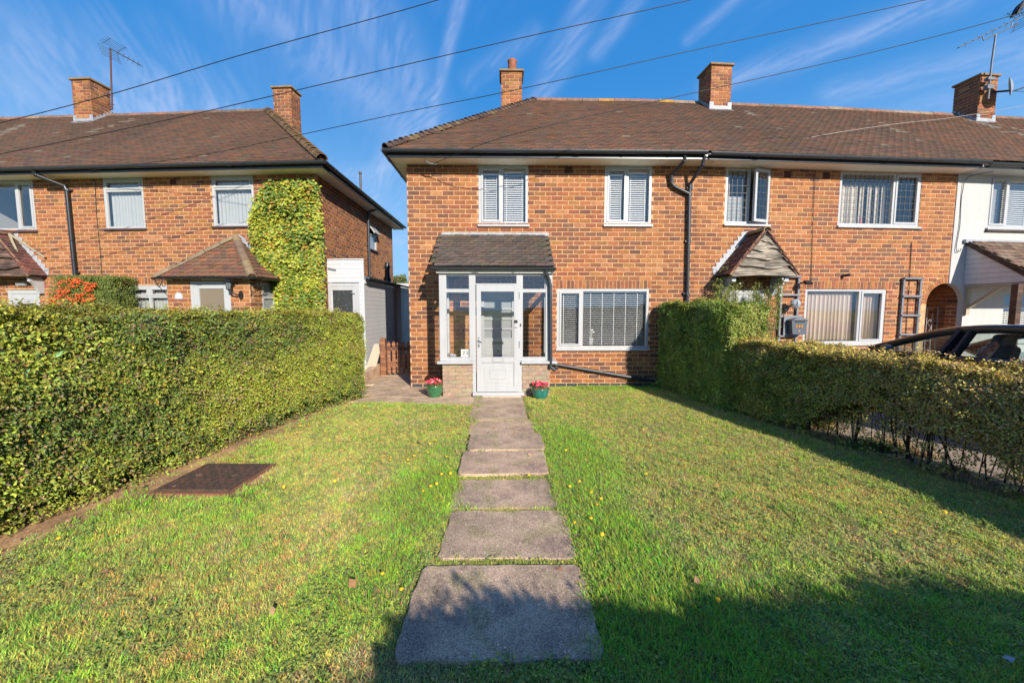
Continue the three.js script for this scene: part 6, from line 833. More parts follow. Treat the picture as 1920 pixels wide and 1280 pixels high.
{ // dandelions
  const head = []; const r = rng(311); for (let i = 0; i < 16; i++) { const a = i / 16 * 6.283, R = i % 2 ? 0.016 : 0.012, h = i % 2 ? 0 : 0.004; head.push([[0, 0.006, 0], [Math.cos(a - 0.22) * R, h, Math.sin(a - 0.22) * R], [Math.cos(a + 0.22) * R, h, Math.sin(a + 0.22) * R]]); }
  const hg = mergeGeometries([tris(head), tris(head.map((t) => t.map(([x, y, z]) => [z * 0.7, y + 0.004, -x * 0.7])))]), mY = std('yellow_petal', [0.85, 0.50, 0.01], 0.8, { side: THREE.DoubleSide }), mS = std('flower_stem', [0.16, 0.2, 0.05], 0.8), sg = rod([0, 0, 0], [0.004, 1, 0], 0.0018, 5);
  const D = [[-3.40,-5.02],[-3.22,-4.93],[-3.12,-4.91],[-2.64,-4.78],[-2.68,-5.01],[-2.79,-5.30],[-2.67,-5.28],[-2.32,-5.00],[-1.56,-3.51],[-1.97,-3.42],[-3.11,-2.78],[-3.08,-2.65],[-2.57,-6.54],[-2.32,-6.40],[-2.23,-6.26],[-0.61,-5.52],[-0.84,-4.65],[-0.61,-4.71],[-0.89,-4.54],[-0.85,-4.21],[-1.23,-4.12],[-1.21,-4.04],[-1.02,-4.02],[-0.63,-4.10],[-0.56,-4.10],[-0.98,-4.12],[-0.61,-3.64],[-0.53,-3.67],[-0.62,-3.43],[-0.67,-3.41],[-0.72,-3.33],[-0.91,-3.25],[-0.59,-2.11],[-0.73,-2.22],[0.67,-4.26],[0.67,-3.46],[0.57,-3.38],[0.73,-3.24],[0.57,-3.10],[0.79,-3.14],[0.74,-3.07],[0.64,-2.84],[0.51,-2.80],[0.67,-2.62],[0.22,-3.65],[0.82,-3.45],[1.82,-5.06],[1.68,-4.43],[1.35,-3.65],[2.88,-2.87],[2.77,-2.64],[1.15,-2.00],[0.98,-2.05],[2.09,-1.70],[3.37,-2.85]];
  D.filter((_, i) => i % 7 !== 3).forEach(([x, z]) => { const t = thing('dandelion', x < -2.2 ? 'yellow dandelion in the grass near the left hedge' : x < 0 ? 'yellow dandelion in the lawn left of the path' : 'yellow dandelion in the lawn right of the path', 'flower', WORLD, [x, 0, z], x < -2.2 ? 'dandelions near the left hedge' : x < 0 ? 'dandelions left of the path' : 'dandelions right of the path'); const H = 0.045 + r() * 0.03, s = shade(new THREE.Mesh(sg, mS)), h = shade(new THREE.Mesh(hg, mY)); s.name = 'stem'; s.scale.set(1, H, 1); h.name = 'head'; h.position.set(0.004, H, 0); h.rotation.set(0.3 + r() * 0.5, r() * 6, (r() - 0.5) * 0.5); h.scale.setScalar(0.6 + r() * 0.35); t.add(s, h); });
  single('paper_scrap', tris([[[2.28, 0.03, -1.65], [2.33, 0.025, -1.67], [2.32, 0.04, -1.63]], [[2.28, 0.03, -1.65], [2.32, 0.04, -1.63], [2.29, 0.03, -1.62]]]), std('white_paper', [0.42, 0.43, 0.45], 0.8, { side: THREE.DoubleSide }), 'torn scrap of white paper lying in the shaded grass', 'litter', undefined, undefined, WORLD, [2.3, 0.04, -1.65]);
}
{ // manhole cover
  const h = thing('manhole_cover', 'rusty rectangular manhole cover in the lawn beside the left hedge', 'manhole cover', WORLD, [-2.78, 0, -3.7]);
  const plate = new THREE.Shape(); const hole = (x) => { const p = new THREE.Path(); p.absellipse(x, 0, 0.048, 0.03, 0, 6.283, false); return p; }; plate.moveTo(-0.37, -0.3); plate.lineTo(0.37, -0.3); plate.lineTo(0.37, 0.3); plate.lineTo(-0.37, 0.3); plate.closePath(); plate.holes.push(hole(-0.2), hole(0.2));
  const T = new THREE.Matrix4().makeTranslation(-2.755, -0.012, -3.7).multiply(new THREE.Matrix4().makeRotationY(-0.03)).multiply(new THREE.Matrix4().makeScale(0.86, 1, 0.97)), q = (g) => fin(g).applyMatrix4(T);
  const tread = tex(128, (x, y) => g3(((Math.floor(x * 2) + Math.floor(y * 2)) % 2 ? Math.abs(Math.sin(x * 12.566 + y * 12.566)) : Math.abs(Math.sin(x * 12.566 - y * 12.566))) > 0.8 ? 1 : 0.2), false, 1 / 0.07);
  const treadMap = tex(256, (x, y) => { const s = (Math.floor(x * 8) + Math.floor(y * 8)) % 2, t = s ? x * 24 : y * 24, k = Math.abs((t % 1) - 0.5) < 0.2 ? 0.95 : 0.55, n = fbm(x * 9, y * 9, 131, 4, 9); const v = k * (0.65 + n * 0.5); return [Math.min(1, v * (1 + (n - 0.5) * 0.5)), v * 0.95, v * 0.9].map((c) => Math.min(1, c)); }, true, 1 / 0.26);
  part(h, 'plate', q(new THREE.ExtrudeGeometry(plate, { depth: 0.02, bevelEnabled: true, bevelSize: 0.004, bevelThickness: 0.004, bevelSegments: 1, curveSegments: 10 }).rotateX(-Math.PI / 2).translate(0, 0.03, 0)), std('cast_iron', [0.24, 0.15, 0.11], 0.75, { map: treadMap, bumpMap: tread, bumpScale: 0.006 }));
  part(h, 'frame', [box(-0.42, 0.42, 0, 0.035, 0.306, 0.345), box(-0.42, 0.42, 0, 0.035, -0.345, -0.306), box(0.378, 0.42, 0, 0.035, -0.306, 0.306), box(-0.42, -0.378, 0, 0.035, -0.306, 0.306)].map((g) => g.applyMatrix4(T)), std('rusty_frame', [0.24, 0.10, 0.055], 0.9, { map: mottle }));
  for (const x of [-0.2, 0.2]) part(h, 'handle_pocket', q(new THREE.SphereGeometry(0.05, 12, 6, 0, 6.283, 1.57, 1.57).scale(1, 0.9, 0.65).translate(x, 0.034, 0)), std('rust', [0.09, 0.03, 0.012], 0.95, { side: THREE.DoubleSide }));
}

{ // weeds with broader leaves
  const r = rng(351), big = (name, label, pts, seed, c0, c1, L) => { const geo = [sprig(1, 0.001, L, L * 0.5, seed)], m = shade(new THREE.InstancedMesh(geo[0], mLeafThin, pts.length)); m.name = numbered(name); put(m, label, 'weeds', undefined, 'stuff'); pts.forEach(([x, y, z, rx, ry, s], i) => { m.setMatrixAt(i, new THREE.Matrix4().compose(new THREE.Vector3(x, y, z), new THREE.Quaternion().setFromEuler(new THREE.Euler(rx, ry, 0, 'YXZ')), new THREE.Vector3().setScalar(s))); m.setColorAt(i, C(...mixc(c0, c1, r()))); }); scene.add(m); };
  const P = []; for (let k = 0; k < 26; k++) { const x = k < 16 ? 0.05 + r() * 0.75 : -2.9 + r() * 0.6, z = k < 16 ? -1.45 - r() * 0.25 : -3.1 - r() * 0.3; if (hard(x, z)) continue; for (let i = 0; i < 7; i++) P.push([x, 0.012, z, -1.25 + (r() - 0.5) * 0.5, i * 0.9 + r() * 0.5, 0.6 + r() * 0.6]); }
  big('low_weeds', 'low broad leaved weeds at the near end of the path and by the manhole', P, 3, [0.12, 0.24, 0.05], [0.28, 0.38, 0.09], 0.05);
  const t = thing('bindweed', 'pale green bindweed leaves poking out of the left hedge', 'climbing plant', WORLD, [-3.45, 1.15, -2.85]); const lf = tris(leafTris(0.085, 0.035, 0.006, 0.01)), mB = std('pale_green_leaf', [0.20, 0.38, 0.13], 0.6, { side: THREE.DoubleSide }); [[-3.46, 1.12, -2.80, 0.5], [-3.46, 1.13, -2.84, -0.7], [-3.47, 1.24, -3.0, 0.4], [-3.46, 1.25, -3.05, -0.9]].forEach(([x, y, z, a]) => { const m = shade(new THREE.Mesh(lf, mB)); m.name = 'leaf'; m.position.set(x + 3.45, y - 1.15, z + 2.85); m.rotation.set(0, 1.0, a, 'YZX'); t.add(m); });
}
// ---------------------------------------------------------------- pots, gate, trellises, letter box, lamps
const mPetal = std('petal', [1, 1, 1], 0.7);
const mRail = std('blue_grey_paint', [0.19, 0.205, 0.235], 0.55, { map: mottle });
const mBrass = std('brass', [0.45, 0.30, 0.08], 0.4, { metalness: 0.6 });
const mAerial = std('dull_aluminium', [0.12, 0.13, 0.14], 0.5, { metalness: 0.5 }), mPaleWire = std('pale_wire', [0.34, 0.29, 0.24], 0.7), mPaleIron = std('pale_iron', [0.30, 0.28, 0.27], 0.5, { metalness: 0.2 });
const mGreyPipe = std("grey_pipe", [0.09, 0.075, 0.07], 0.6);
function flowerPot(label, fr, u, w, R, H, mat, seed) {
  const h = thing('flower_pot', label, 'flower pot', fr, [u, 0, w]), r = rng(seed);
  const L = [[0.62 * R, 0], [0.80 * R, H * 0.2], [0.95 * R, H * 0.55], [0.97 * R, H * 0.85], [1.04 * R, H * 0.9], [1.06 * R, H], [0.97 * R, H], [0.9 * R, H * 0.86]].map(([a, b]) => new THREE.Vector2(a, b));
  part(h, 'pot', fin(new THREE.LatheGeometry(L, 28).translate(u, 0, w)), mat); part(h, 'soil', fin(new THREE.CylinderGeometry(R * 0.93, R * 0.93, 0.01, 20).translate(u, H * 0.88, w)), mSoil);
  const lf = [], fl = []; for (let i = 0; i < 60; i++) { const a = r() * 6.283, d = Math.sqrt(r()) * R * 1.05; lf.push({ p: new THREE.Vector3(u + Math.cos(a) * d, H * 0.92 + r() * 0.07, w + Math.sin(a) * d), n: new THREE.Vector3(Math.cos(a) * 0.6, 0.8, Math.sin(a) * 0.6), c: mixc([0.09, 0.15, 0.03], [0.26, 0.2, 0.05], r()), s: 0.55 + r() * 0.3 }); }
  foliage(h, 'leaves', lf, small, mLeafThin, seed);
  const pet = new THREE.SphereGeometry(0.017, 7, 5); pet.scale(1, 0.55, 1); const N = 110, m = shade(new THREE.InstancedMesh(pet, mPetal, N)); m.name = 'flowers'; m.userData.kind = 'stuff';
  for (let i = 0; i < N; i++) { const k = Math.floor(i / 4), rr = rng(seed * 7 + k), a = rr() * 6.283, d = Math.sqrt(rr()) * R * 1.0, y = H + 0.045 + rr() * 0.10 * (1.1 - d / R) + 0.02; m.setMatrixAt(i, new THREE.Matrix4().compose(new THREE.Vector3(Math.cos(a) * d + (r() - 0.5) * 0.035, y + (r() - 0.5) * 0.02, Math.sin(a) * d + (r() - 0.5) * 0.035), new THREE.Quaternion().setFromEuler(new THREE.Euler(r() * 2, r() * 6, r() * 2)), new THREE.Vector3().setScalar(0.7 + r() * 0.6))); const q = rr(); m.setColorAt(i, q < 0.55 ? C(0.55, 0.025, 0.05) : q < 0.85 ? C(0.62, 0.07, 0.13) : C(0.66, 0.28, 0.22)); } h.add(m);
}
flowerPot('green glazed pot of red flowers on the paving left of the porch', FM, 0.66, 0.93, 0.145, 0.23, phy('green_glaze', [0.035, 0.16, 0.065], 0.25, { clearcoat: 0.6, clearcoatRoughness: 0.15, map: mottle }), 331);
flowerPot('teal pot of pink flowers in the grass right of the porch door', FM, 2.60, 1.05, 0.155, 0.19, phy('teal_glaze', [0.03, 0.20, 0.16], 0.3, { clearcoat: 0.5, clearcoatRoughness: 0.2, map: mottle }), 333);
{ // picket gate across the side passage
  const h = thing('picket_gate', 'red brown wooden picket gate across the passage left of the middle house', 'gate', WORLD, [-2.5, 0, -9.6]);
  part(h, 'post', box(-3.03, -2.90, 0, 0.93, -9.66, -9.54, 0.012), mGateWood); for (let i = 0; i < 8; i++) { const x = -2.86 + i * 0.118, s = extr(poly([[0, 0.07], [0.078, 0.07], [0.078, 0.80], [0.039, 0.855], [0, 0.80]]), 0.02).translate(x, (i % 3) * 0.008, -9.58); part(h, 'picket', s, mGateWood); }
  part(h, 'rail', box(-2.88, -1.98, 0.22, 0.30, -9.62, -9.585, 0.005), mGateWood); part(h, 'rail', box(-2.88, -1.98, 0.62, 0.70, -9.62, -9.585, 0.005), mGateWood);
  part(h, 'brace', beam([-2.84, 0.30, -9.60], [-2.04, 0.62, -9.60], 0.03, 0.06), mGateWood);
  single('side_kerb', [extr(poly([[-8.55, 0], [-9.62, 0], [-9.62, 0.30], [-8.55, 0.18]]), 0.16).applyMatrix4(new THREE.Matrix4().makeRotationY(-Math.PI / 2)).translate(-3.06, 0, 0)], mConcreteB, 'low sloping concrete kerb wall between the hedge end and the gate', 'kerb', undefined, undefined, WORLD, [-3.1, 0, -9.1]);
  single('leaning_board', slab([-3.30, 0.22, -9.3], [-3.08, 0.22, -9.35], [-3.02, 0.78, -9.7], [-3.2, 0.78, -9.65], 0.02), mCreamWood, 'pale board leaning beside the picket gate post', 'board', undefined, undefined, WORLD, [-3.15, 0.22, -9.5]);
  single('black_bin_bag', [ball([-2.45, 0.25, -10.4], 0.27, 0.9, 12), ball([-2.15, 0.2, -10.6], 0.22, 0.9, 12)], mBlack, 'black bags standing in the shade behind the picket gate', 'bag', undefined, undefined, WORLD, [-2.3, 0, -10.5]);
}
function trellis(label, fr, u0, u1, v0, v1, rungs, group) { const h = thing('wall_trellis', label, 'trellis', fr, [(u0 + u1) / 2, v0, 0.03], group); for (const u of [u0, u1]) part(h, 'rail', box(u - 0.022, u + 0.022, v0, v1, 0.02, 0.06, 0.008), mRail); for (const v of rungs) part(h, 'rung', box(u0 - 0.03, u1 + 0.03, v - 0.02, v + 0.02, 0.061, 0.09, 0.008), mRail); return h; }
trellis('grey ladder trellis on the wall behind the letter box and lamp', FN, 1.885, 2.262, 0.35, 2.31, [2.30, 1.92, 1.47, 1.06]);
trellis('grey ladder trellis on the wall between the beige curtained window and the arch', FN, 4.655, 5.05, 0.3, 2.30, [2.28, 1.90, 1.49, 1.08, 0.67]);
{ const h = thing('letter_box', 'grey letter box numbered 235 on the trellis', 'letter box', FN, [2.15, 1.1, 0.1]);
  part(h, 'backboard', box(1.93, 2.34, 1.08, 1.49, 0.091, 0.105), mRail); const s = new THREE.Shape(); s.moveTo(2.0, 1.40); s.lineTo(2.03, 1.13); s.quadraticCurveTo(2.04, 1.11, 2.06, 1.11); s.lineTo(2.29, 1.11); s.quadraticCurveTo(2.31, 1.11, 2.315, 1.13); s.lineTo(2.345, 1.40); s.closePath();
  part(h, 'body', extr(s, 0.12, { bevelEnabled: true, bevelSize: 0.006, bevelThickness: 0.006, bevelSegments: 2 }).translate(0, 0, 0.11), std('grey_blue_plastic', [0.075, 0.09, 0.115], 0.4)); const l = new THREE.Shape(); l.moveTo(1.985, 1.40); l.quadraticCurveTo(2.17, 1.50, 2.36, 1.40); l.closePath(); part(h, 'lid', extr(l, 0.15).translate(0, 0, 0.107), mGrey); part(h, 'slot', box(2.06, 2.29, 1.355, 1.385, 0.236, 0.239), mIron);
  for (const [x, d] of [[2.11, '2'], [2.17, '3'], [2.23, '5']]) platePart(h, 'number_print', facePlate(x - 0.026, x + 0.026, 1.235, 1.315, 0.2385), std('number_tile', [0.8, 0.8, 0.8], 0.5, { map: digits(d, 0.052, 0.08, '#6b4a2a', '#f0a040', 'bold 300px sans-serif') })); part(h, 'badge', fin(new THREE.CylinderGeometry(0.018, 0.018, 0.003, 12).rotateX(Math.PI / 2).translate(2.17, 1.175, 0.2385)), mBrass); }
{ const h = thing('wall_lamp', 'grey hooded wall lamp above the letter box', 'lamp', FN, [2.05, 1.7, 0.1]); part(h, 'mount', [box(1.95, 2.03, 1.60, 1.70, 0.062, 0.10, 0.01), rod([1.99, 1.65, 0.10], [2.05, 1.72, 0.17], 0.02)], mGrey); const g = new THREE.SphereGeometry(0.105, 18, 10, 0, 6.283, 0, 1.6); g.scale(1, 1, 0.8); g.rotateX(0.5); g.rotateZ(-0.35); g.translate(2.08, 1.73, 0.19); part(h, 'hood', fin(g), std('pale_grey_enamel', [0.30, 0.33, 0.37], 0.4, { side: THREE.DoubleSide })); part(h, 'bulb_glass', ball([2.06, 1.70, 0.20], 0.06, 1.2, 12), mFrost); part(h, 'guard', [sag([[1.99, 1.73, 0.2], [2.03, 1.66, 0.275], [2.1, 1.63, 0.27], [2.16, 1.70, 0.2]], 0.006), sag([[2.06, 1.80, 0.28], [2.06, 1.68, 0.29], [2.05, 1.60, 0.23]], 0.006)], mGrey); }
{ const h = thing('flood_lamp', 'small black floodlight right of the gabled canopy', 'lamp', FN, [2.3, 2.17, 0.1]); part(h, 'arm', rod([2.27, 2.17, 0.0], [2.30, 2.17, 0.14], 0.014), mIron); part(h, 'head', box(-0.075, 0.075, -0.03, 0.03, -0.05, 0.05, 0.01).applyMatrix4(new THREE.Matrix4().makeRotationX(0.5).setPosition(2.33, 2.17, 0.2)), mIron); }
{ const h = thing('security_camera', 'tiny black security camera above the beige curtained window', 'camera', FN, [3.29, 2.33, 0.05]); part(h, 'mount', fin(new THREE.CylinderGeometry(0.03, 0.03, 0.02, 12).rotateX(Math.PI / 2).translate(3.27, 2.325, 0.014)), mIron); part(h, 'body', rod([3.28, 2.33, 0.03], [3.32, 2.345, 0.13], 0.028, 12), mIron); }
{ // iron gate in the arch
  const h = thing('iron_gate', 'thin pale wrought iron gate in the arched passage', 'gate', FN, [5.73, 0, -0.45]), a = 5.29, b = 6.17, w = -0.45; for (let i = 0; i < 7; i++) { const x = a + 0.03 + (b - a - 0.06) * i / 6; part(h, 'bar', rod([x, 0.05, w], [x, 1.66 - (i % 2) * 0.12, w], 0.011, 6), mPaleIron); }
  part(h, 'rail', [rod([a, 1.66, w], [b, 1.66, w], 0.009, 6), rod([a, 0.1, w], [b, 0.1, w], 0.009, 6), rod([a, 0.9, w], [b, 0.9, w], 0.009, 6)], mPaleIron); part(h, 'scrolls', [0, 1, 2].flatMap((i) => { const x = a + 0.18 + i * 0.26; return [sag([[x - 0.1, 1.0, w], [x, 1.2, w], [x + 0.09, 1.32, w], [x + 0.03, 1.4, w], [x - 0.03, 1.34, w]], 0.006), sag([[x + 0.1, 1.0, w], [x, 1.2, w], [x - 0.09, 1.32, w], [x - 0.03, 1.4, w]], 0.006)]; }).concat([sag([[a, 1.9, w], [a + 0.14, 2.0, w], [a + 0.3, 2.02, w]], 0.006), sag([[a, 1.75, w], [a + 0.1, 1.78, w], [a + 0.2, 1.84, w]], 0.006)]), mPaleIron); part(h, 'latch', ball([b - 0.1, 1.3, w + 0.02], 0.03), mIron); }
// ---------------------------------------------------------------- car on the neighbour's drive, facing the house
{
  const X0 = 5.08, X1 = 6.78, xc = (X0 + X1) / 2, DR = frame(0.78, -0.48, 0), h = thing('parked_car', 'dark navy hatchback parked behind the low hedge', 'car', DR, [xc, 0, -4.8]);
  const paint = phy('navy_car_paint', [0.010, 0.012, 0.022], 0.35, { clearcoat: 1, clearcoatRoughness: 0.04, metalness: 0.2 }), tyre = std('rubber', [0.018, 0.018, 0.018], 0.9), trim = std('black_trim', [0.02, 0.017, 0.022], 0.5), seatM = std('seat_fabric', [0.045, 0.05, 0.075], 0.95), alloy = std('alloy', [0.4, 0.4, 0.42], 0.35, { metalness: 0.8 }), cglass = phy('car_glass', [0.80, 0.88, 0.86], 0.02, { transmission: 1, thickness: 0, ior: 1.5 });
  const S = new THREE.Shape(); S.moveTo(6.86, 0.28); S.quadraticCurveTo(6.95, 0.5, 6.84, 0.68); S.quadraticCurveTo(6.6, 0.84, 5.80, 0.95); S.lineTo(2.98, 1.02); S.quadraticCurveTo(2.82, 0.8, 2.84, 0.3); S.lineTo(3.2, 0.22); S.absarc(3.55, 0.3, 0.34, Math.PI, 0, true); S.lineTo(5.75, 0.22); S.absarc(6.15, 0.3, 0.34, Math.PI, 0, true); S.lineTo(6.86, 0.28);
  part(h, 'body', extr(S, X1 - X0 - 0.12, { bevelEnabled: true, bevelSize: 0.04, bevelThickness: 0.06, bevelSegments: 4 }).applyMatrix4(new THREE.Matrix4().makeRotationY(Math.PI / 2)).translate(X0 + 0.06, 0, 0), paint);
  // roof line of one side: z, y, distance in from the flank
  const line = [[-5.78, 0.985, 0.07], [-5.35, 1.14, 0.14], [-4.85, 1.305, 0.19], [-4.4, 1.37, 0.215], [-3.9, 1.385, 0.225], [-3.4, 1.365, 0.23], [-3.05, 1.27, 0.22], [-2.86, 1.06, 0.1]];
  const side = (s) => line.map(([z, y, i]) => new THREE.Vector3(s < 0 ? X0 + i : X1 - i, y, z));
  const grid = [], A = new THREE.CatmullRomCurve3(side(-1)).getPoints(28), B = new THREE.CatmullRomCurve3(side(1)).getPoints(28); const at = (i, t) => { const p = A[i].clone().lerp(B[i], t); p.y += 0.04 * (1 - (2 * t - 1) ** 2) * smooth(0, 6, i) * smooth(0, 5, 28 - i); return p; };
  for (let i = 11; i < 24; i++) for (let j = 0; j < 10; j++) { const a = at(i, j / 10), b = at(i, (j + 1) / 10), c = at(i + 1, (j + 1) / 10), d = at(i + 1, j / 10); grid.push([a, b, c], [a, c, d]); }
  { const g = mergeVertices(tris(grid).deleteAttribute('normal').deleteAttribute('uv'), 1e-4); g.computeVertexNormals(); part(h, 'roof', fin(g), paint); }
  const ws = [], rs = []; for (let j = 0; j < 10; j++) { for (let i = 0; i < 11; i++) { const a = at(i, j / 10), b = at(i, (j + 1) / 10), c = at(i + 1, (j + 1) / 10), d = at(i + 1, j / 10); ws.push([a, b, c], [a, c, d]); } for (let i = 24; i < 28; i++) { const a = at(i, j / 10), b = at(i, (j + 1) / 10), c = at(i + 1, (j + 1) / 10), d = at(i + 1, j / 10); rs.push([a, b, c], [a, c, d]); } }
  const smoothG = (l) => { const g = mergeVertices(tris(l).deleteAttribute('normal').deleteAttribute('uv'), 1e-4); g.computeVertexNormals(); return fin(g); };
  part(h, 'windscreen', smoothG(ws), cglass); part(h, 'rear_window', smoothG(rs), cglass);
  for (const s of [-1, 1]) {
    const P = s < 0 ? A : B, xb = s < 0 ? X0 + 0.03 : X1 - 0.03, k = s < 0 ? 1 : -1; part(h, 'roof_rail', [sagThick(P, 0.056)], paint);
    const topAt = (z) => { let best = P[0]; for (const p of P) if (Math.abs(p.z - z) < Math.abs(best.z - z)) best = p; return best.clone(); }, belt = (z) => new THREE.Vector3(xb + k * 0.01, 0.95 + (z + 5.8) * 0.025, z);
    const pil = (z0, z1, w, m) => part(h, 'pillar', beam(belt(z0), topAt(z1), w * 0.35, w, [1, 0, 0]), m); pil(-4.74, -4.62, 0.12, trim); pil(-4.58, -4.48, 0.10, trim); pil(-3.1, -3.2, 0.22, paint);
    const win = (z0, z1, z2, z3) => { const n = 8, L = []; for (let i = 0; i < n; i++) { const f = (t) => [belt(z0 + (z1 - z0) * t), topAt(z2 + (z3 - z2) * t)]; const [a, d] = f(i / n), [b, c] = f((i + 1) / n); L.push([a, b, c], [a, c, d]); } return tris(L); }; part(h, 'side_window', win(-5.7, -4.76, -5.6, -4.66), cglass); part(h, 'side_window', win(-4.55, -3.15, -4.46, -3.25), cglass);
    part(h, 'belt_trim', beam(belt(-5.78), belt(-2.95), 0.03, 0.035), trim); for (const z of [-3.55, -6.15]) { const x = s < 0 ? X0 + 0.02 : X1 - 0.02; const w = part(h, 'wheel', fin(new THREE.TorusGeometry(0.235, 0.075, 12, 28).rotateY(Math.PI / 2).translate(x + k * 0.07, 0.305, z)), tyre); part(w, 'rim', [fin(new THREE.CylinderGeometry(0.2, 0.2, 0.05, 20).rotateZ(Math.PI / 2).translate(x + k * 0.05, 0.305, z))], alloy); }
    part(h, 'mirror', [ball([s < 0 ? X0 - 0.09 : X1 + 0.09, 1.03, -5.35], 0.085, 0.75, 12), rod([s < 0 ? X0 : X1, 0.99, -5.33], [s < 0 ? X0 - 0.07 : X1 + 0.07, 1.01, -5.35], 0.025)], paint); part(h, 'headlight', ball([s < 0 ? X0 + 0.25 : X1 - 0.25, 0.67, -6.78], 0.11, 0.6, 12), mFrost); part(h, 'tail_light', box(s < 0 ? X0 + 0.04 : X1 - 0.16, s < 0 ? X0 + 0.16 : X1 - 0.04, 0.75, 0.98, -2.84, -2.79, 0.02), std('red_lens', [0.3, 0.01, 0.01], 0.3));
    for (const [z, y] of [[-4.55, 0], [-3.5, 0]]) { const x = s < 0 ? X0 + 0.42 : X1 - 0.42; part(h, 'seat', [new RoundedBoxGeometry(0.46, 0.62, 0.14, 3, 0.06).rotateX(0.22).translate(x, 0.86, z + 0.1), new RoundedBoxGeometry(0.26, 0.18, 0.1, 3, 0.05).rotateX(0.12).translate(x, 1.22, z + 0.19), new RoundedBoxGeometry(0.46, 0.14, 0.5, 3, 0.05).translate(x, 0.56, z - 0.22)].map((g) => fin(g)), seatM); }
  }
  part(h, 'dashboard', box(X0 + 0.12, X1 - 0.12, 0.72, 0.95, -5.7, -5.25, 0.06), trim); const sw = new THREE.TorusGeometry(0.17, 0.016, 8, 24); sw.rotateX(-0.4); part(h, 'steering_wheel', [fin(sw.translate(X1 - 0.43, 0.95, -5.05)), rod([X1 - 0.43, 0.95, -5.05], [X1 - 0.43, 0.86, -5.3], 0.03), beam([X1 - 0.6, 0.95, -5.05], [X1 - 0.26, 0.95, -5.05], 0.03, 0.02)], std('grey_wheel', [0.2, 0.21, 0.22], 0.5));
  part(h, 'cabin_floor', box(X0 + 0.1, X1 - 0.1, 0.25, 0.3, -5.6, -3.0), trim);
}
function sagThick(P, r) { return fin(new THREE.TubeGeometry(new THREE.CatmullRomCurve3(P), 40, r, 8)); }
// ---------------------------------------------------------------- overhead wires, aerials, bird
{
  const wire = (label, P, r = 0.0065, fr = WORLD, m = mIron) => { const b = P[Math.floor(P.length / 2)]; single('overhead_wire', sag(P, r, 6), m, label, 'wire', undefined, undefined, fr, b); };
  wire('uppermost overhead wire, crossing the sky from the left chimneys', [[-14, 3.45, -7], [-8.41, 4.72, -7], [-6.54, 5.2, -7], [-4.4, 5.83, -7], [-1.12, 6.73, -7], [5, 8.6, -7]]);
  wire('second overhead wire from the top, passing before the ivy house chimney', [[-14, 3.2, -7], [-8.46, 4.22, -7], [-5.34, 4.86, -7], [-3.9, 5.19, -7], [0.12, 6.12, -7], [3.12, 6.79, -7], [9, 8.2, -7]]);
  wire('third overhead wire, passing before the chimney with the pot', [FL.at(-5.0, 4.72, 0.42).toArray(), [-6.28, 4.75, -8.46], [-3.75, 4.82, -7.6], [-1.56, 5.13, -7.3], [0.12, 5.31, -7], [3.28, 6.01, -7], [7.12, 6.84, -7], [13, 8.2, -7]]);
  wire('lowest overhead wire, running from the middle house eaves', [[-1.36, 4.40, -7.82], [-0.6, 4.48, -7.3], [0.12, 4.59, -7], [1.76, 4.98, -7], [3.31, 5.32, -7], [6.31, 6.0, -7], [8.37, 6.53, -7], [12, 7.6, -7]]);
  wire('pale wire running low over the tiles of the right hand roof', [[0.05, 4.45, 0.3], [2.64, 5.30, -0.45], [5.6, 6.08, -1.3], [8.594, 6.83, -2.3], [10.96, 7.3, -2.4]], 0.006, FN, mPaleWire);
}
function aerial(label, fr, mast, boom, seed, elements, group) {
  const h = thing('tv_aerial', label, 'aerial', fr, mast[0], group), [a, b] = boom.map(V3), d = b.clone().sub(a), n = d.clone().normalize(), up = new THREE.Vector3(0, 1, 0), sideV = new THREE.Vector3().crossVectors(n, up).normalize(), upV = new THREE.Vector3().crossVectors(sideV, n);
  part(h, 'mast', pipe(mast, 0.022, 8), elements.rust ? mRust : mGrey); part(h, 'boom', rod(a, b, 0.016, 6), mAerial);
  for (let i = 0; i < elements.n; i++) { const t = 0.22 + 0.78 * i / (elements.n - 1), c = a.clone().lerp(b, t), L = elements.len * (1 - t * 0.3); part(h, 'element', [rod(c.clone().addScaledVector(sideV, -L), c.clone().addScaledVector(sideV, L), 0.006, 5), ...(i % 2 ? [rod(c.clone().addScaledVector(upV, -0.08), c.clone().addScaledVector(upV, 0.08), 0.006, 5)] : [])], mAerial); }
  const R = []; for (const s of [-1, 1]) for (let i = 0; i < 5; i++) { const c = a.clone().addScaledVector(n, -0.02 + i * 0.06).addScaledVector(upV, s * (0.05 + i * 0.05)); R.push(rod(c.clone().addScaledVector(sideV, -0.28), c.clone().addScaledVector(sideV, 0.28), 0.005, 5)); } for (const s of [-1, 1]) for (const q of [-0.2, 0.2]) R.push(rod(a.clone().addScaledVector(sideV, q), a.clone().addScaledVector(sideV, q).addScaledVector(n, 0.24).addScaledVector(upV, s * 0.27), 0.006, 5)); part(h, 'reflector', R, mAerial); return h;
}
{ const h = aerial('rusty television aerial on the chimney at the far left', FL, [[-8.10, 7.75, -2.95], [-8.05, 7.76, -2.97], [-7.99, 9.55, -3.0]], [[-8.02, 9.56, -3.0], [-6.95, 8.96, -2.9]], 1, { n: 11, len: 0.11, rust: true }); part(h, 'bracket', [rod([-8.17, 7.9, -2.95], [-7.98, 7.9, -2.98], 0.012), rod([-8.17, 8.15, -2.95], [-7.98, 8.15, -2.98], 0.012)], mRust); }
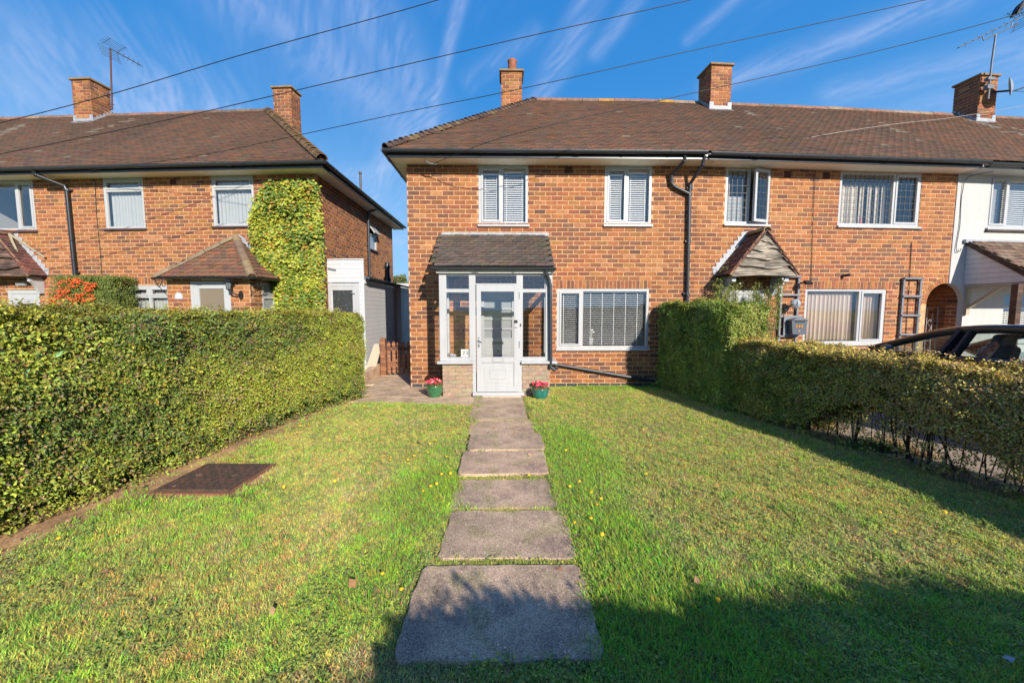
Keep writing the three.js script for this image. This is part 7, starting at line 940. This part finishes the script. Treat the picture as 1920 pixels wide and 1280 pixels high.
{ const h = aerial('long television aerial with the bird, on the right chimney', FN, [[9.50, 7.35, -2.36], [9.51, 8.3, -2.36], [9.55, 9.03, -2.36]], [[10.44, 9.60, -2.36], [8.47, 8.63, -2.36]], 2, { n: 9, len: 0.05 }); part(h, 'lower_boom', [rod([9.2, 8.86, -2.36], [10.2, 9.33, -2.36], 0.016, 6), rod([9.2, 8.86, -2.36], [9.16, 8.95, -2.36], 0.012, 5), rod([9.98, 9.22, -2.36], [10.02, 9.36, -2.36], 0.012, 5)], mAerial); part(h, 'clamp', [box(9.42, 9.62, 7.62, 7.72, -2.43, -2.33), box(9.42, 9.62, 7.85, 7.92, -2.43, -2.33)], mGrey); }
{ const h = thing('satellite_dish', 'small grey satellite dish seen edge on, on the right chimney', 'satellite dish', FN, [9.8, 7.55, -2.3]); const g = new THREE.SphereGeometry(0.5, 20, 8, 0, 6.283, 0, 0.5); g.scale(1, 1, 1); g.translate(0, -0.5, 0); g.rotateZ(-1.45); g.rotateY(-0.9); g.translate(9.93, 7.62, -2.15); part(h, 'dish', fin(g), std('grey_dish', [0.25, 0.29, 0.33], 0.4, { side: THREE.DoubleSide })); part(h, 'arm', [rod([9.62, 7.55, -2.38], [9.88, 7.5, -2.2], 0.025), rod([9.88, 7.45, -2.15], [10.42, 7.62, -2.0], 0.016), ...pipe([[10.42, 7.62, -2.0], [10.5, 7.64, -1.98]], 0.04)], mIron); part(h, 'cable', sag([[10.45, 7.6, -2.0], [10.4, 7.46, -2.05], [10.2, 7.45, -2.1], [9.9, 7.5, -2.2]], 0.008), mIron); }
{ // crow on the aerial
  const h = thing('crow', 'black crow perched at the end of the right aerial', 'bird', FN, [10.2, 9.62, -2.36]), T = (g) => fin(g).applyMatrix4(new THREE.Matrix4().makeRotationZ(0.95).setPosition(10.16, 9.72, -2.36)); const fe = std('black_feathers', [0.008, 0.008, 0.011], 0.55);
  const L = [[0.002, -0.30], [0.022, -0.27], [0.028, -0.18], [0.055, -0.08], [0.072, 0.02], [0.068, 0.09], [0.046, 0.145], [0.042, 0.175], [0.044, 0.205], [0.03, 0.235], [0.012, 0.25], [0.002, 0.252]].map(([a, b]) => new THREE.Vector2(a, b)); const body = new THREE.LatheGeometry(L, 14); body.rotateZ(-Math.PI / 2); body.scale(1, 1, 0.85);
  part(h, 'body', T(body), fe); part(h, 'beak', T(new THREE.ConeGeometry(0.014, 0.06, 7).rotateZ(-Math.PI / 2).translate(0.275, -0.005, 0)), mIron); for (const s of [-1, 1]) { const w = new THREE.Shape(); w.moveTo(0.11, 0.03); w.quadraticCurveTo(0.0, 0.06, -0.27, -0.02); w.quadraticCurveTo(-0.1, -0.07, 0.09, -0.045); w.closePath(); part(h, 'wing', T(extr(w, 0.014, { bevelEnabled: true, bevelSize: 0.004, bevelThickness: 0.004, bevelSegments: 1 }).translate(0, 0.005, s * 0.062 - 0.007)), fe); part(h, 'leg', [rod([10.17, 9.66, -2.36 + s * 0.025], [10.26, 9.54, -2.36 + s * 0.025], 0.006, 5)], mIron); }
}
single('vent_pipe', [rod([-5.3, 5.2, -15], [-5.3, 6.55, -15], 0.04, 10), ball([-5.3, 6.6, -15], 0.06, 1, 10)], mGreyPipe, 'thin grey vent pipe rising behind the roof of the ivy house', 'pipe', undefined, undefined, WORLD, [-5.3, 5.2, -15]);
renderer.render(scene, camera);
